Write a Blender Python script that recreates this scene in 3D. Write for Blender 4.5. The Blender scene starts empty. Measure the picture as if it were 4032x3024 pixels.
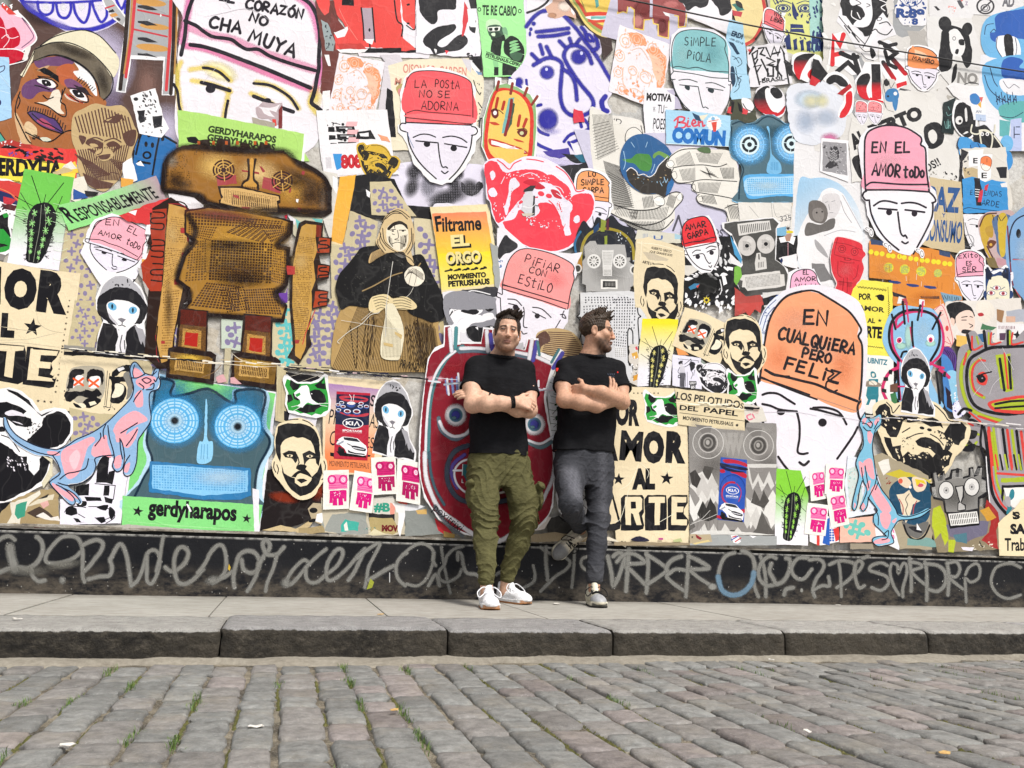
import bpy,bmesh,math,random
import numpy as np
from mathutils import Vector,Matrix
from mathutils.geometry import tessellate_polygon
rad=math.radians
SC=bpy.context.scene
COL=SC.collection
# ------------------------------------------------------------------ camera
YAW,PITCH,ROLL,FPX=0.2585,0.1859,0.03285,3250.0
CAMH,SIDE_Z,WALL_Y,KERB_Y,SLAB_Y,PLINTH_Z=0.488,0.119,5.08,3.448,3.91,0.448
cy_,sy_=math.cos(YAW),math.sin(YAW);cp_,sp_=math.cos(PITCH),math.sin(PITCH)
FW=Vector((sy_*cp_,cy_*cp_,sp_));RT0=Vector((cy_,-sy_,0));UP0=RT0.cross(FW)
RT=RT0*math.cos(ROLL)+UP0*math.sin(ROLL);UP=-RT0*math.sin(ROLL)+UP0*math.cos(ROLL)
cam=bpy.data.cameras.new('camera');camo=bpy.data.objects.new('camera',cam);COL.objects.link(camo)
cam.sensor_fit='HORIZONTAL';cam.sensor_width=36.0;cam.lens=36.0*FPX/4032.0
cam.clip_start=0.05;cam.clip_end=3000
M=Matrix((RT,UP,-FW)).transposed().to_4x4();M.translation=(0,0,CAMH)
camo.matrix_world=M
SC.camera=camo
# ------------------------------------------------------------------ world, sun, exposure
SUN_EL,SUN_AZ=rad(55),rad(155) # high, over the photographer's right shoulder
w=bpy.data.worlds.new("World");SC.world=w;w.use_nodes= True
nt=w.node_tree;nt.nodes.clear()
sky=nt.nodes.new('ShaderNodeTexSky');sky.sky_type='NISHITA';sky.sun_disc= False
sky.sun_elevation=SUN_EL;sky.sun_rotation=SUN_AZ
sky.air_density=1.0;sky.dust_density=3.0;sky.ozone_density=1.0
hs=nt.nodes.new('ShaderNodeHueSaturation');hs.inputs['Saturation'].default_value=0.3
bg=nt.nodes.new('ShaderNodeBackground');bg.inputs['Strength'].default_value=0.11
wo=nt.nodes.new('ShaderNodeOutputWorld')
nt.links.new(sky.outputs[0],hs.inputs['Color']);nt.links.new(hs.outputs[0],bg.inputs['Color']);nt.links.new(bg.outputs[0],wo.inputs[0])
sun=bpy.data.lights.new('sun','SUN');sun.energy=2.2;sun.angle=rad(11);sun.color=(1,.965,.9)
suno=bpy.data.objects.new('sun',sun);COL.objects.link(suno)
sd=Vector((math.sin(SUN_AZ)*math.cos(SUN_EL),math.cos(SUN_AZ)*math.cos(SUN_EL),math.sin(SUN_EL)))
suno.rotation_euler=sd.to_track_quat('Z','Y').to_euler();suno.location=(2,-4,12)
SC.view_settings.view_transform='Standard';SC.view_settings.look='None'
SC.view_settings.gamma=1.0;SC.view_settings.use_curve_mapping= False
SC.view_settings.exposure=0.62
SC.cycles.max_bounces=6;SC.cycles.transparent_max_bounces=24
# ------------------------------------------------------------------ helpers
RNG=random.Random(7)
def ray(px,py): return FW*FPX+RT*(px-2016)-UP*(py-1512)
def on_wall(px,py,Y=WALL_Y):
 d=ray(px,py);t=Y/d.y
 return (d.x*t,d.z*t+CAMH)
def tag(o,label=None,cat=None,group=None,kind=None):
 if label:o['label']=label
 if cat:o['category']=cat
 if group:o['group']=group
 if kind:o['kind']=kind
 return o
def s2l(c): return c/12.92 if c<=.04045 else ((c+.055)/1.055)**2.4
GAIN=1.08
_cc={}
def colr(h):
 if h in _cc: return _cc[h]
 k=h
 if len(k)==3:k=''.join(a+a for a in k)
 v=[min(.84,max(.006,s2l(int(k[i:i+2],16)/255)/GAIN)) for i in (0,2,4)]
 _cc[h]=v; return v
# --- node helper
class N:
 def __init__(s,name):
  s.m=bpy.data.materials.new(name);s.m.use_nodes= True;s.t=s.m.node_tree;s.t.nodes.clear()
  s.out=s.t.nodes.new('ShaderNodeOutputMaterial')
 def n(s,typ,ins=None,**kw):
  x=s.t.nodes.new('ShaderNode'+typ)
  for k,v in kw.items():setattr(x,k,v)
  for k,v in (ins or {}).items():
   if hasattr(v,'is_output'):s.t.links.new(v,x.inputs[k])
   else:x.inputs[k].default_value=v
  return x
 def noise(s,vec,scale,detail=4,rough=.55,**kw):
  return s.n('TexNoise',{'Vector':vec,'Scale':scale,'Detail':detail,'Roughness':rough},**kw).outputs['Fac']
 def ramp(s,fac,*stops):
  r=s.n('ValToRGB',{'Fac':fac});e=r.color_ramp.elements
  while len(e)<len(stops):e.new(.5)
  for q,(p,c) in zip(e,stops):q.position=p;q.color=(*c,1) if not isinstance(c,(int,float)) else (c,c,c,1)
  return r.outputs[0]
 def mix(s,fac,a,b,mode='MIX'):
  x=s.n('MixRGB',{'Fac':fac,'Color1':a,'Color2':b},blend_type=mode); return x.outputs[0]
 def math(s,op,a,b=0.0): return s.n('Math',{0:a,1:b},operation=op).outputs[0]
 def obj(s): return s.n('TexCoord').outputs['Object']
 def mapv(s,vec,scale=(1,1,1),rot=(0,0,0),loc=(0,0,0)):
  return s.n('Mapping',{'Vector':vec,'Scale':scale,'Rotation':rot,'Location':loc}).outputs[0]
 def bump(s,h,strength=.3,dist=.01,normal=None):
  i={'Height':h,'Strength':strength,'Distance':dist}
  if normal is not None:i['Normal']=normal
  return s.n('Bump',i).outputs[0]
 def fin(s,color,rough=.6,normal=None,spec=.4,**kw):
  i={'Base Color':color,'Roughness':rough,'Specular IOR Level':spec};i.update(kw)
  if normal is not None:i['Normal']=normal
  b=s.n('BsdfPrincipled',i);s.t.links.new(b.outputs[0],s.out.inputs[0]);s.b=b; return s.m
def paper_mat(name,so=False,crumple=1.0,gloss=.5,stain=1.0):
 q=N(name)
 at=q.n('Attribute',attribute_name='Col');vec=q.obj()
 rnd=q.n('ObjectInfo').outputs['Random']
 off=q.n('CombineXYZ',{0:q.math('MULTIPLY',rnd,37.0),2:q.math('MULTIPLY',rnd,71.0)}).outputs[0]
 v2=q.n('VectorMath',{0:vec,1:off},operation='ADD').outputs[0]
 g=q.noise(vec,170,3,.7)
 c=q.mix(.5,at.outputs['Color'],q.mix(1.0,at.outputs['Color'],q.ramp(g,(.3,.82),(.7,1.12)),'MULTIPLY'))
 big=q.noise(v2,2.2,6,.65)
 c=q.mix(.55*stain,c,q.mix(1.0,c,q.ramp(big,(.3,(.83,.81,.78)),(.55,(1,1,1))),'MULTIPLY'))
 # worn specks where ink has come off
 wear=q.ramp(q.noise(v2,46,8,.75),(.66,0.0),(.72,1.0))
 c=q.mix(q.math('MULTIPLY',wear,.45*stain),c,(.62,.6,.57,1))
 # creases: ridged noise, two scales, plus fine wet-paste wrinkles
 w1=q.noise(q.mapv(v2,(1,1,1.6)),3.2,3,.5)
 ridge=q.math('ABSOLUTE',q.math('SUBTRACT',w1,.5))
 r1=q.ramp(ridge,(0,1.0),(.03,0.0))
 w2=q.noise(q.mapv(v2,(1.5,1,.55),(0,.5,0)),6.5,2,.5)
 r2=q.ramp(q.math('ABSOLUTE',q.math('SUBTRACT',w2,.5)),(0,1.0),(.022,0.0))
 h=q.math('ADD',q.math('MULTIPLY',r1,.6),q.math('MULTIPLY',r2,.5))
 h=q.math('ADD',h,q.math('MULTIPLY',q.noise(v2,9,4,.6),1.3))
 nrm=q.bump(h,.2*crumple,.006)
 c=q.mix(q.math('MULTIPLY',q.math('MAXIMUM',r1,r2),.02*crumple),c,(.75,.73,.7,1))
 m=q.fin(c,q.ramp(big,(.3,gloss+.2),(.7,gloss)),nrm,.13)
 if so:
  tr=q.n('BsdfTransparent');mx=q.n('MixShader')
  sp=q.noise(vec,260,2,.6)
  al=at.outputs['Alpha']
  # spray edge: speckles thin out with the coat
  a2=q.math('ADD',al,q.math('MULTIPLY',q.math('SUBTRACT',sp,.5),q.math('MULTIPLY',q.math('SUBTRACT',1.0,al),q.math('MULTIPLY',al,5.0))))
  a2=q.n('Clamp',{0:a2}).outputs[0]
  q.t.links.new(a2,mx.inputs[0]);q.t.links.new(tr.outputs[0],mx.inputs[1]);q.t.links.new(q.b.outputs[0],mx.inputs[2])
  q.t.links.new(mx.outputs[0],q.out.inputs[0])
 return m
PAPER=paper_mat('printed_paper');SPRAY=paper_mat('spray_paint', True)
PLASTER_INK= None
# --- drawing state: source-pixel coordinates of the wall art, mapped on to the wall plane
UN=800/221.2
_st=[(0.0,0.0,UN,0.0,0.0,UN)]
def T(i,j):_st[:]=[(800.0*i,600.0*j,UN,0.0,0.0,UN)]
def push(x0,y0,ux,uy,vx,vy,k=100.0):
 a=_st[-1]
 f= lambda x,y:(x*a[2]+y*a[4],x*a[3]+y*a[5])
 o=f(x0,y0);u=f(ux/k,uy/k);v=f(vx/k,vy/k)
 _st.append((a[0]+o[0],a[1]+o[1],u[0],u[1],v[0],v[1]))
def pop():_st.pop()
def tp(x,y):
 a=_st[-1]; return (a[0]+x*a[2]+y*a[4],a[1]+x*a[3]+y*a[5])
def scl():
 a=_st[-1]; return math.sqrt(abs(a[2]*a[5]-a[3]*a[4]))
def P_(s):
 if not isinstance(s,str): return [tp(*q) for q in s]
 a=[float(v) for v in s.split()]
 return [tp(a[i],a[i+1]) for i in range(0,len(a),2)]
def crom(p,closed,n=5):
 out=[];m=len(p)
 if m<3: return p
 rg=range(m) if closed else range(m-1)
 for i in rg:
  if closed:a,b,c,d=p[(i-1)%m],p[i],p[(i+1)%m],p[(i+2)%m]
  else:a,b,c,d=p[max(i-1,0)],p[i],p[i+1],p[min(i+2,m-1)]
  for k in range(n):
   t=k/n
   out.append(tuple(.5*((2*b[q])+(c[q]-a[q])*t+(2*a[q]-5*b[q]+4*c[q]-d[q])*t*t+(3*b[q]-a[q]-3*c[q]+d[q])*t**3) for q in (0,1)))
 if not closed:out.append(p[-1])
 return out
def rough(p,amp,step=16.0):
 out=[];m=len(p)
 for i in range(m):
  a,b=p[i],p[(i+1)%m];L=math.hypot(b[0]-a[0],b[1]-a[1]);n=max(1,int(L/step))
  for k in range(n):
   t=k/n;j=amp if (k or L>3*step) else amp*.5
   out.append((a[0]+(b[0]-a[0])*t+RNG.uniform(-j,j),a[1]+(b[1]-a[1])*t+RNG.uniform(-j,j)))
 return out
HG={};HC=36.0
class Sheet:
 def __init__(s,name,label,cat,group=None,parent=None,Y=WALL_Y,base=.00015,mats=None):
  s.name,s.label,s.cat,s.group,s.parent,s.Y=name,label,cat,group,parent,Y
  s.v=[];s.f=[];s.mi=[];s.c=[];s.h=0.0;s.base=base;s.cells=set();s.mats=mats or (PAPER,SPRAY)
 def lay(s,px):
  xs=[p[0] for p in px];ys=[p[1] for p in px]
  for i in range(int(min(xs)//HC),int(max(xs)//HC)+1):
   for j in range(int(min(ys)//HC),int(max(ys)//HC)+1):s.cells.add((i,j))
 def add(s,px,tris,cols,mat=0,hs=None):
  b=len(s.v)
  for i,(p,c) in enumerate(zip(px,cols)):
   s.v.append((p[0],p[1],s.h+(hs[i] if hs else 0)));s.c.append(c)
  for t in tris:s.f.append(tuple(b+k for k in t));s.mi.append(mat)
  s.lay(px)
  s.h+=.000012+(max(hs) if hs else 0)
 def done(s):
  if not s.v: return None
  z0=max([HG.get(c,0) for c in s.cells] or [0])+s.base if s.parent is None else s.base
  if s.parent is None:
   for c in s.cells:HG[c]=z0+s.h
  co=[]
  for x,y,h in s.v:
   X,Z=on_wall(x,y,s.Y);co.append((X,s.Y-z0-h,Z))
  xs=[c[0] for c in co];zs=[c[2] for c in co]
  ctr=((min(xs)+max(xs))/2,s.Y,(min(zs)+max(zs))/2)
  if s.parent is not None:ctr=(0,0,0)
  me=bpy.data.meshes.new(s.name)
  me.from_pydata([(a-ctr[0],b-ctr[1],c-ctr[2]) for a,b,c in co],[],s.f)
  # all faces must look at the street (-y)
  n=np.empty(len(me.polygons)*3,'f');me.polygons.foreach_get('normal',n)
  bad=n.reshape(-1,3)[:,1]>0
  if bad.any():
   bm=bmesh.new();bm.from_mesh(me);bm.faces.ensure_lookup_table()
   bmesh.ops.reverse_faces(bm,faces=[bm.faces[i] for i in np.nonzero(bad)[0]]);bm.to_mesh(me);bm.free()
  ca=me.color_attributes.new('Col','FLOAT_COLOR','POINT')
  ca.data.foreach_set('color',np.array(s.c,'f').ravel())
  me.polygons.foreach_set('material_index',np.array(s.mi,'i'))
  for m in s.mats:me.materials.append(m)
  o=bpy.data.objects.new(s.name,me);COL.objects.link(o);o.location=ctr
  if s.parent is not None:o.parent=s.parent
  else:tag(o,s.label,s.cat,s.group)
  return o
CUR= None
def poster(name,label,cat='poster',group=None,**kw):
 global CUR
 if CUR:CUR.done()
 CUR=Sheet(name,label,cat,group,**kw)
def finish():
 global CUR
 if CUR:CUR.done()
 CUR= None
def cols(px,c,a=1.0):
 if isinstance(c,str): return [(*colr(c),a)]*len(px)
 c0,p0,c1,p1=c # linear gradient between two points
 A,B=tp(*p0),tp(*p1);d=(B[0]-A[0],B[1]-A[1]);L=d[0]**2+d[1]**2;u,v=colr(c0),colr(c1);o=[]
 for p in px:
  t=min(1,max(0,((p[0]-A[0])*d[0]+(p[1]-A[1])*d[1])/L));o.append((*[u[k]+(v[k]-u[k])*t for k in range(3)],a))
 return o
def fill(px,c,holes=(),a=1.0,mat=0):
 loops=[px]+list(holes)
 flat=[p for l in loops for p in l]
 tr=tessellate_polygon([[Vector((p[0],p[1],0)) for p in l] for l in loops])
 CUR.add(flat,tr,cols(flat,c,a),mat)
def f(c,*ls,r=.3): # straight polygon (further strings are holes)
 L=[P_(l) for l in ls]
 if r:L=[rough(l,r*scl()) for l in L]
 fill(L[0],c,L[1:])
def F(c,*ls,r=.3,n=5): # smooth polygon
 L=[crom(P_(l), True,n) for l in ls]
 if r:L=[rough(l,r*scl(),9) for l in L]
 fill(L[0],c,L[1:])
def ell(cx,cy,rx,ry,rot=0,n=28):
 q=rad(rot);o=[]
 for i in range(n):
  t=2*math.pi*i/n;x,y=rx*math.cos(t),ry*math.sin(t)
  o.append((cx+x*math.cos(q)-y*math.sin(q),cy+x*math.sin(q)+y*math.cos(q)))
 return o
def e(c,cx,cy,rx,ry=None,rot=0,hole=None,r=0.0):
 ry=ry or rx;L=[P_(ell(cx,cy,rx,ry,rot))]
 if r:L[0]=rough(L[0],r*scl(),9)
 if hole:L.append(P_(ell(cx,cy,rx*hole,ry*hole,rot)))
 fill(L[0],c,L[1:])
def es(c,cx,cy,rx,ry=None,rot=0,core=.6,a=1.0): # so sprayed ellipse
 ry=ry or rx;n=24
 A=P_(ell(cx,cy,rx*core,ry*core,rot,n));B=P_(ell(cx,cy,rx*1.15,ry*1.15,rot,n))
 px=[tp(cx,cy)]+A+B;cc=cols(px[:n+1],c,a)+cols(B,c,0.0);t=[]
 for i in range(n):
  j=(i+1)%n;t+=[(0,1+i,1+j),(1+i,1+n+i,1+n+j,1+j)]
 CUR.add(px,t,cc,1)
def strip(p,w,c,so=0.0,a=1.0,closed=False,tq=False,wob=.06):
 # mitred ribbon along p; so > 0 feathers the edge
 q=[p[0]]
 for b in p[1:]:
  if math.hypot(b[0]-q[-1][0],b[1]-q[-1][1])>.6:q.append(b)
 if closed:q.append(q[0])
 m=len(q)
 if m<2: return
 rows=[]
 hw=w/2
 for i in range(m):
  if closed:a0,b0=q[i-1 if i else m-2],q[i+1 if i<m-1 else 1]
  else:a0,b0=q[max(i-1,0)],q[min(i+1,m-1)]
  d0=(q[i][0]-a0[0],q[i][1]-a0[1]);d1=(b0[0]-q[i][0],b0[1]-q[i][1])
  l0,l1=math.hypot(*d0),math.hypot(*d1)
  if l0<1e-6:d0,l0=d1,l1
  if l1<1e-6:d1,l1=d0,l0
  t0=(d0[0]/l0,d0[1]/l0);t1=(d1[0]/l1,d1[1]/l1)
  nx,ny=-(t0[1]+t1[1]),t0[0]+t1[0];L=math.hypot(nx,ny)
  if L<.3:nx,ny,L=-t1[1],t1[0],1
  k=min(1.6,2/L if L>.01 else 1)
  h=hw*(1+RNG.uniform(-wob,wob))
  if tq:h*=max(.12,math.sin(math.pi*min(1,max(0,(i+.3)/(m-.4)))))**.6
  rows.append((q[i],(nx/L*k,ny/L*k),h))
 offs=(-1,1) if not so else (-1-so,-1+so*.6,1-so*.6,1+so)
 al=(a,a) if not so else (0,a,a,0)
 px=[];cc=[];hs=[];nc=len(offs);tr=[]
 base=cols([r[0] for r in rows],c,1.0)
 for i,(o,n,h) in enumerate(rows):
  for k,of in enumerate(offs):
   px.append((o[0]+n[0]*h*of,o[1]+n[1]*h*of));cc.append((*base[i][:3],al[k]));hs.append(.000008*i/max(1,m-1))
  if i:
   for k in range(nc-1):tr.append(((i-1)*nc+k,i*nc+k,i*nc+k+1,(i-1)*nc+k+1))
 if not closed and not tq and w>3:
  for end in (0,m-1):
   o,n,h=rows[end];nb=rows[1 if end==0 else m-2][0]
   dx,dy=o[0]-nb[0],o[1]-nb[1];L=math.hypot(dx,dy) or 1;dx,dy=dx/L,dy/L
   b=len(px);K=5;H=hs[end*nc]
   if so:
    px.append(o);cc.append((*base[end][:3],a));hs.append(H)
    for k in range(K+1):
     t=math.pi*(k/K-.5);X,Y_=math.cos(t),math.sin(t)
     for rr,aa in ((1-so*.6,a),(1+so,0)):
      px.append((o[0]+(dx*X-dy*Y_)*h*rr,o[1]+(dy*X+dx*Y_)*h*rr));cc.append((*base[end][:3],aa));hs.append(H)
     if k:
      j=b+1+2*k;tr+=[(b,j-2,j),(j-2,j-1,j+1,j)]
   else:
    px.append(o);cc.append((*base[end][:3],a));hs.append(H)
    for k in range(K+1):
     t=math.pi*(k/K-.5);X,Y_=math.cos(t),math.sin(t)
     px.append((o[0]+(dx*X-dy*Y_)*h,o[1]+(dy*X+dx*Y_)*h));cc.append((*base[end][:3],a));hs.append(H)
     if k:tr.append((b,b+k,b+k+1))
 CUR.add(px,tr,cc,1 if so else 0,hs)
def s(c,w,*ls,so=0.0,a=1.0,closed=False,tq=False): # straight strokes
 for l in ls:strip(P_(l),w*scl(),c,so,a,closed,tq)
def S(c,w,*ls,so=0.0,a=1.0,closed=False,tq=False,n=5): # smooth strokes
 for l in ls:
  p=P_(l);p=crom(p,closed,n);strip(p,w*scl(),c,so,a,closed,tq)
def lerp4(q,a,b):
 p=[(q[i],q[i+1]) for i in range(0,8,2)]
 x=[(p[0][k]*(1-a)+p[1][k]*a)*(1-b)+(p[3][k]*(1-a)+p[2][k]*a)*b for k in (0,1)]
 return x
def grid(c,q,nx,ny,duty=.6,jit=.0,round_=False,keep=1.0,dx=None): # small dark cells in a quad (tl tr br bl)
 q=[float(v) for v in q.split()];px=[];tr=[];dy=duty;dx=dx or duty
 for i in range(nx):
  for j in range(ny):
   if keep<1 and RNG.random()>keep: continue
   k=RNG.uniform(1-jit,1+jit)
   cs=[((-1,-1),(1,-1),(1,1),(-1,1)) if not round_ else ((-1,-.5),(-.5,-1),(.5,-1),(1,-.5),(1,.5),(.5,1),(-.5,1),(-1,.5))][0]
   b=len(px)
   for sx,sy in cs:px.append(tp(*lerp4(q,(i+.5+sx*dx*.5*k)/nx,(j+.5+sy*dy*.5*k)/ny)))
   tr.append(tuple(range(b,b+len(cs))))
 if px:CUR.add(px,tr,cols(px,c))
def ha(c,w,q,n,wob=.0): # n lines from edge tl-tr to edge bl-br
 q=[float(v) for v in q.split()]
 for i in range(n):
  t=(i+.5)/n;a=lerp4(q,t+RNG.uniform(-wob,wob)/n,RNG.uniform(0,wob*.3));b=lerp4(q,t+RNG.uniform(-wob,wob)/n,1-RNG.uniform(0,wob*.3))
  strip([tp(*a),tp(*b)],w*scl(),c)
def bb(c,q,n,r0,r1,ang=None,asp=2.0): # ragged marks scattered in a quad
 q=[float(v) for v in q.split()]
 for _ in range(n):
  x,y=lerp4(q,RNG.random(),RNG.random());r=RNG.uniform(r0,r1);k=7
  th=(ang if ang is not None else RNG.uniform(0,180))+RNG.uniform(-25,25);th=rad(th)
  o=[]
  for i in range(k):
   t=2*math.pi*i/k;m=RNG.uniform(.55,1.25);X,Y_=r*m*math.cos(t),r*m*math.sin(t)/asp
   o.append((x+X*math.cos(th)-Y_*math.sin(th),y+X*math.sin(th)+Y_*math.cos(th)))
  px=P_(o);CUR.add(px,[tuple(range(k))],cols(px,c))
# --- lettering
_tc={}
def glyphs(txt,bold):
 k=(txt,bold)
 if k not in _tc:
  cu=bpy.data.curves.new('lettering','FONT');cu.body=txt;cu.offset=bold;cu.resolution_u=3;cu.fill_mode='FRONT'
  ob=bpy.data.objects.new('lettering',cu);COL.objects.link(ob)
  dg=bpy.context.evaluated_depsgraph_get();dg.update()
  me=bpy.data.meshes.new_from_object(ob.evaluated_get(dg))
  v=[tuple(q.co[:2]) for q in me.vertices];fs=[tuple(p.vertices) for p in me.polygons]
  bpy.data.objects.remove(ob);bpy.data.curves.remove(cu);bpy.data.meshes.remove(me)
  xs=[a[0] for a in v];ys=[a[1] for a in v]
  _tc[k]=(v,fs,min(xs),max(xs),min(ys),max(ys))
 return _tc[k]
def t(c,txt,x0,y0,x1,y1,h,bold=.02,lean=0.0,full=False): # base line from (x0,y0) to (x1,y1), letter height h
 v,fs,a0,a1,b0,b1=glyphs(txt,bold)
 if not full:b0=max(b0,-.03)
 dx,dy=x1-x0,y1-y0;L=math.hypot(dx,dy);nx,ny=dy/L,-dx/L
 px=[]
 for X,Y_ in v:
  A=(X-a0)/(a1-a0);B=(Y_-b0)/(b1-b0)*h
  px.append(tp(x0+dx*A+nx*B+dx/L*B*lean*.1,y0+dy*A+ny*B+dy/L*B*lean*.1))
 CUR.add(px,fs,cols(px,c))
HW={'A':'0 6 2 0 4 6/.9 4 3.3 4','B':'0 0 0 6/0 0 2.6 .5 3 1.7 2.4 2.7 0 3 3 3.4 3.8 4.6 3 5.8 0 6','C':'3.6 .6 2 0 .4 1.6 0 3.6 .8 5.6 2.4 6 3.8 5.2',
 'D':'.3 0 .2 6/0 .2 2.4 .4 4 2.4 3.6 4.6 2 6 .2 6','E':'3.4 .1 .4 .2 .2 5.9 3.6 5.8/.3 3 2.9 2.8','F':'3.6 .1 .4 .2 .2 6/.3 3 2.9 2.8',
 'G':'3.6 .8 2 0 .3 1.8 .2 4.4 1.6 6 3.4 5.4 3.6 3.6 2.2 3.6','H':'.2 0 .2 6/3.6 0 3.6 6/.2 3.2 3.6 3','I':'1 0 1 6','i':'1 2.2 1 6/1 .3 1 .7',
 'J':'2.8 0 2.8 4.6 1.8 6 .4 5.4','L':'.4 0 .2 5.9 3.4 5.8','M':'0 6 .7 .2 2.4 4 4.2 .2 5 6','N':'.1 6 .4 .1 3.4 5.9 3.7 0','Ñ':'.1 6 .4 1 3.4 5.9 3.7 1/.8 0 2 -.4 3 .2',
 'O':'2 0 .4 1.4 .1 3.6 1 5.7 2.6 5.9 3.8 4 3.6 1.6 2 0','Q':'2 0 .4 1.4 .1 3.6 1 5.7 2.6 5.9 3.8 4 3.6 1.6 2 0/2.2 4 4.2 6.4','P':'.2 6 .4 .1 2.8 .3 3.6 1.8 2.6 3.2 .4 3.4',
 'R':'.2 6 .4 .1 2.8 .3 3.5 1.6 2.5 3 .4 3.3 3.7 6','S':'3.4 .6 1.8 0 .5 1.2 1.2 2.7 2.9 3.4 3.5 4.8 2.2 6 .2 5.4','T':'0 .2 4 .2/2 .2 2 6','t':'.4 1.8 3.6 1.6/1.9 0 1.9 5.6 3.2 5.8',
 'U':'.2 0 .3 4.4 1.6 6 3 5.2 3.6 0','V':'0 0 1.9 6 3.8 0','X':'0 0 3.8 6/3.6 0 .2 6','Y':'0 0 1.9 2.8/3.8 0 1.9 2.8 1.7 6','Z':'.2 .3 3.6 .2 .3 5.8 3.8 5.7','o':'2 2 .6 3 .6 5 2 6 3.4 5 3.4 3 2 2','Ó':'2 0 .4 1.4 .1 3.6 1 5.7 2.6 5.9 3.8 4 3.6 1.6 2 0/2 -.8 3 -1.8'}
ADV={'M':6.4,'I':3,'i':3,' ':3.2}
def hw(c,w,txt,x0,y0,x1,y1,h,so=0.0,jit=.25): # hand lettering on a base line
 tot=sum(ADV.get(q,5.1) for q in txt)-1.2;dx,dy=x1-x0,y1-y0;L=math.hypot(dx,dy);nx,ny=-dy/L,dx/L;k=L/tot;x=0
 for q in txt:
  if q in HW:
   jx,jy,js=RNG.uniform(-jit,jit),RNG.uniform(-jit,jit),RNG.uniform(.92,1.06)
   for pl in HW[q].split('/'):
    a=[float(u) for u in pl.split()];p=[]
    for i in range(0,len(a),2):
     X=(x+jx+a[i]*js)*k;Y_=(a[i+1]*js-6+jy)/6*h
     p.append(tp(x0+dx/L*X+nx*Y_,y0+dy/L*X+ny*Y_))
    round_=q in 'BCDGJOQPRSUotÓ'
    strip(crom(p, False,4) if round_ else p,w*scl(),c,so)
  x+=ADV.get(q,5.1)
def star(c,x,y,r,rot=0,k=5,inner=.4):
 o=[]
 for i in range(2*k):
  q=r if i%2==0 else r*inner;th=math.pi*i/k-math.pi/2+rad(rot);o.append((x+q*math.cos(th),y+q*math.sin(th)))
 fill(P_(o),c)
# ------------------------------------------------------------------ wall, plinth, pavement, kerb, road
def mesh_obj(name,bm,mats,parent=None,smooth=False):
 me=bpy.data.meshes.new(name);bm.normal_update();bm.to_mesh(me);bm.free()
 for m in (mats if isinstance(mats,(list,tuple)) else [mats]):me.materials.append(m)
 if smooth:me.polygons.foreach_set('use_smooth',[True]*len(me.polygons))
 o=bpy.data.objects.new(name,me);COL.objects.link(o)
 if parent is not None:o.parent=parent
 return o
def box(bm,x0,x1,y0,y1,z0,z1,bev=0.0,mi=0):
 v=[bm.verts.new(p) for p in ((x0,y0,z0),(x1,y0,z0),(x1,y1,z0),(x0,y1,z0),(x0,y0,z1),(x1,y0,z1),(x1,y1,z1),(x0,y1,z1))]
 fs=[bm.faces.new([v[i] for i in q]) for q in ((0,3,2,1),(4,5,6,7),(0,1,5,4),(1,2,6,5),(2,3,7,6),(3,0,4,7))]
 for q in fs:q.material_index=mi
 if bev:
  bmesh.ops.bevel(bm,geom=list({ed for q in fs for ed in q.edges}),offset=bev,segments=2,affect='EDGES',profile=.6)
 return fs
q=N('old_plaster');vv=q.obj()
vo=q.n('TexVoronoi',{'Vector':q.n('VectorMath',{0:vv,1:q.n('VectorMath',{0:q.n('TexNoise',{'Vector':vv,'Scale':3.0,'Detail':6}).outputs['Color'],1:(.5,.5,.5)},operation='MULTIPLY').outputs[0]},operation='ADD').outputs[0],'Scale':3.6}).outputs['Color']
sep=q.n('SeparateColor',{0:vo}).outputs[0]
cc=q.ramp(sep,(.1,(.44,.42,.38)),(.3,(.62,.59,.55)),(.5,(.36,.33,.28)),(.62,(.66,.65,.64)),(.8,(.42,.43,.44)),(.95,(.5,.42,.3)))
cc=q.mix(.5,cc,q.ramp(q.noise(vv,30,8,.7),(.3,(.2,.17,.14)),(.6,(.62,.6,.56))))
PLASTER=q.fin(cc,.8,q.bump(q.noise(vv,40,8,.7),.6,.01))
q=N('black_painted_plinth');vv=q.obj();z=q.n('SeparateXYZ',{0:vv}).outputs[2]
dirt=q.math('MULTIPLY',q.ramp(z,(.13,1.0),(.30,.0)),q.ramp(q.noise(q.mapv(vv,(1,1,2)),9,8,.75),(.4,0.0),(.62,1.0)))
cc=q.mix(q.ramp(q.noise(vv,2.2,4,.6),(.35,0.0),(.7,.55)),(.006,.0065,.009,1),(.02,.0195,.021,1))
cc=q.mix(dirt,cc,(.105,.088,.068,1))
ch=q.ramp(q.noise(vv,75,3,.8),(.71,0.0),(.735,1.0));ch2=q.ramp(q.noise(q.mapv(vv,(1,1,1),(0,0,0),(9,0,0)),22,9,.8),(.69,0.0),(.71,1.0))
chip=q.math('MULTIPLY',q.math('MAXIMUM',ch,q.math('MULTIPLY',ch2,.7)),q.ramp(z,(.13,1.0),(.42,.35)))
cc=q.mix(chip,cc,(.42,.4,.37,1))
edge=q.math('MULTIPLY',q.ramp(z,(.434,0.0),(.443,1.0)),q.ramp(q.noise(vv,18,6,.7),(.4,.1),(.55,.9)))
cc=q.mix(edge,cc,(.33,.32,.3,1))
PLINTH=q.fin(cc,q.ramp(q.noise(vv,6,4,.6),(.3,.38),(.7,.6)),q.bump(q.noise(vv,28,8,.65),.5,.006),.15)
q=N('grimy_ledge');vv=q.obj()
LEDGE=q.fin(q.ramp(q.noise(q.mapv(vv,(1,1,3)),14,8,.75),(.32,(.05,.045,.04)),(.5,(.24,.21,.17)),(.62,(.4,.38,.34)),(.7,(.1,.09,.08))),.8,q.bump(q.noise(vv,50,6,.7),.8,.006))
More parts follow.
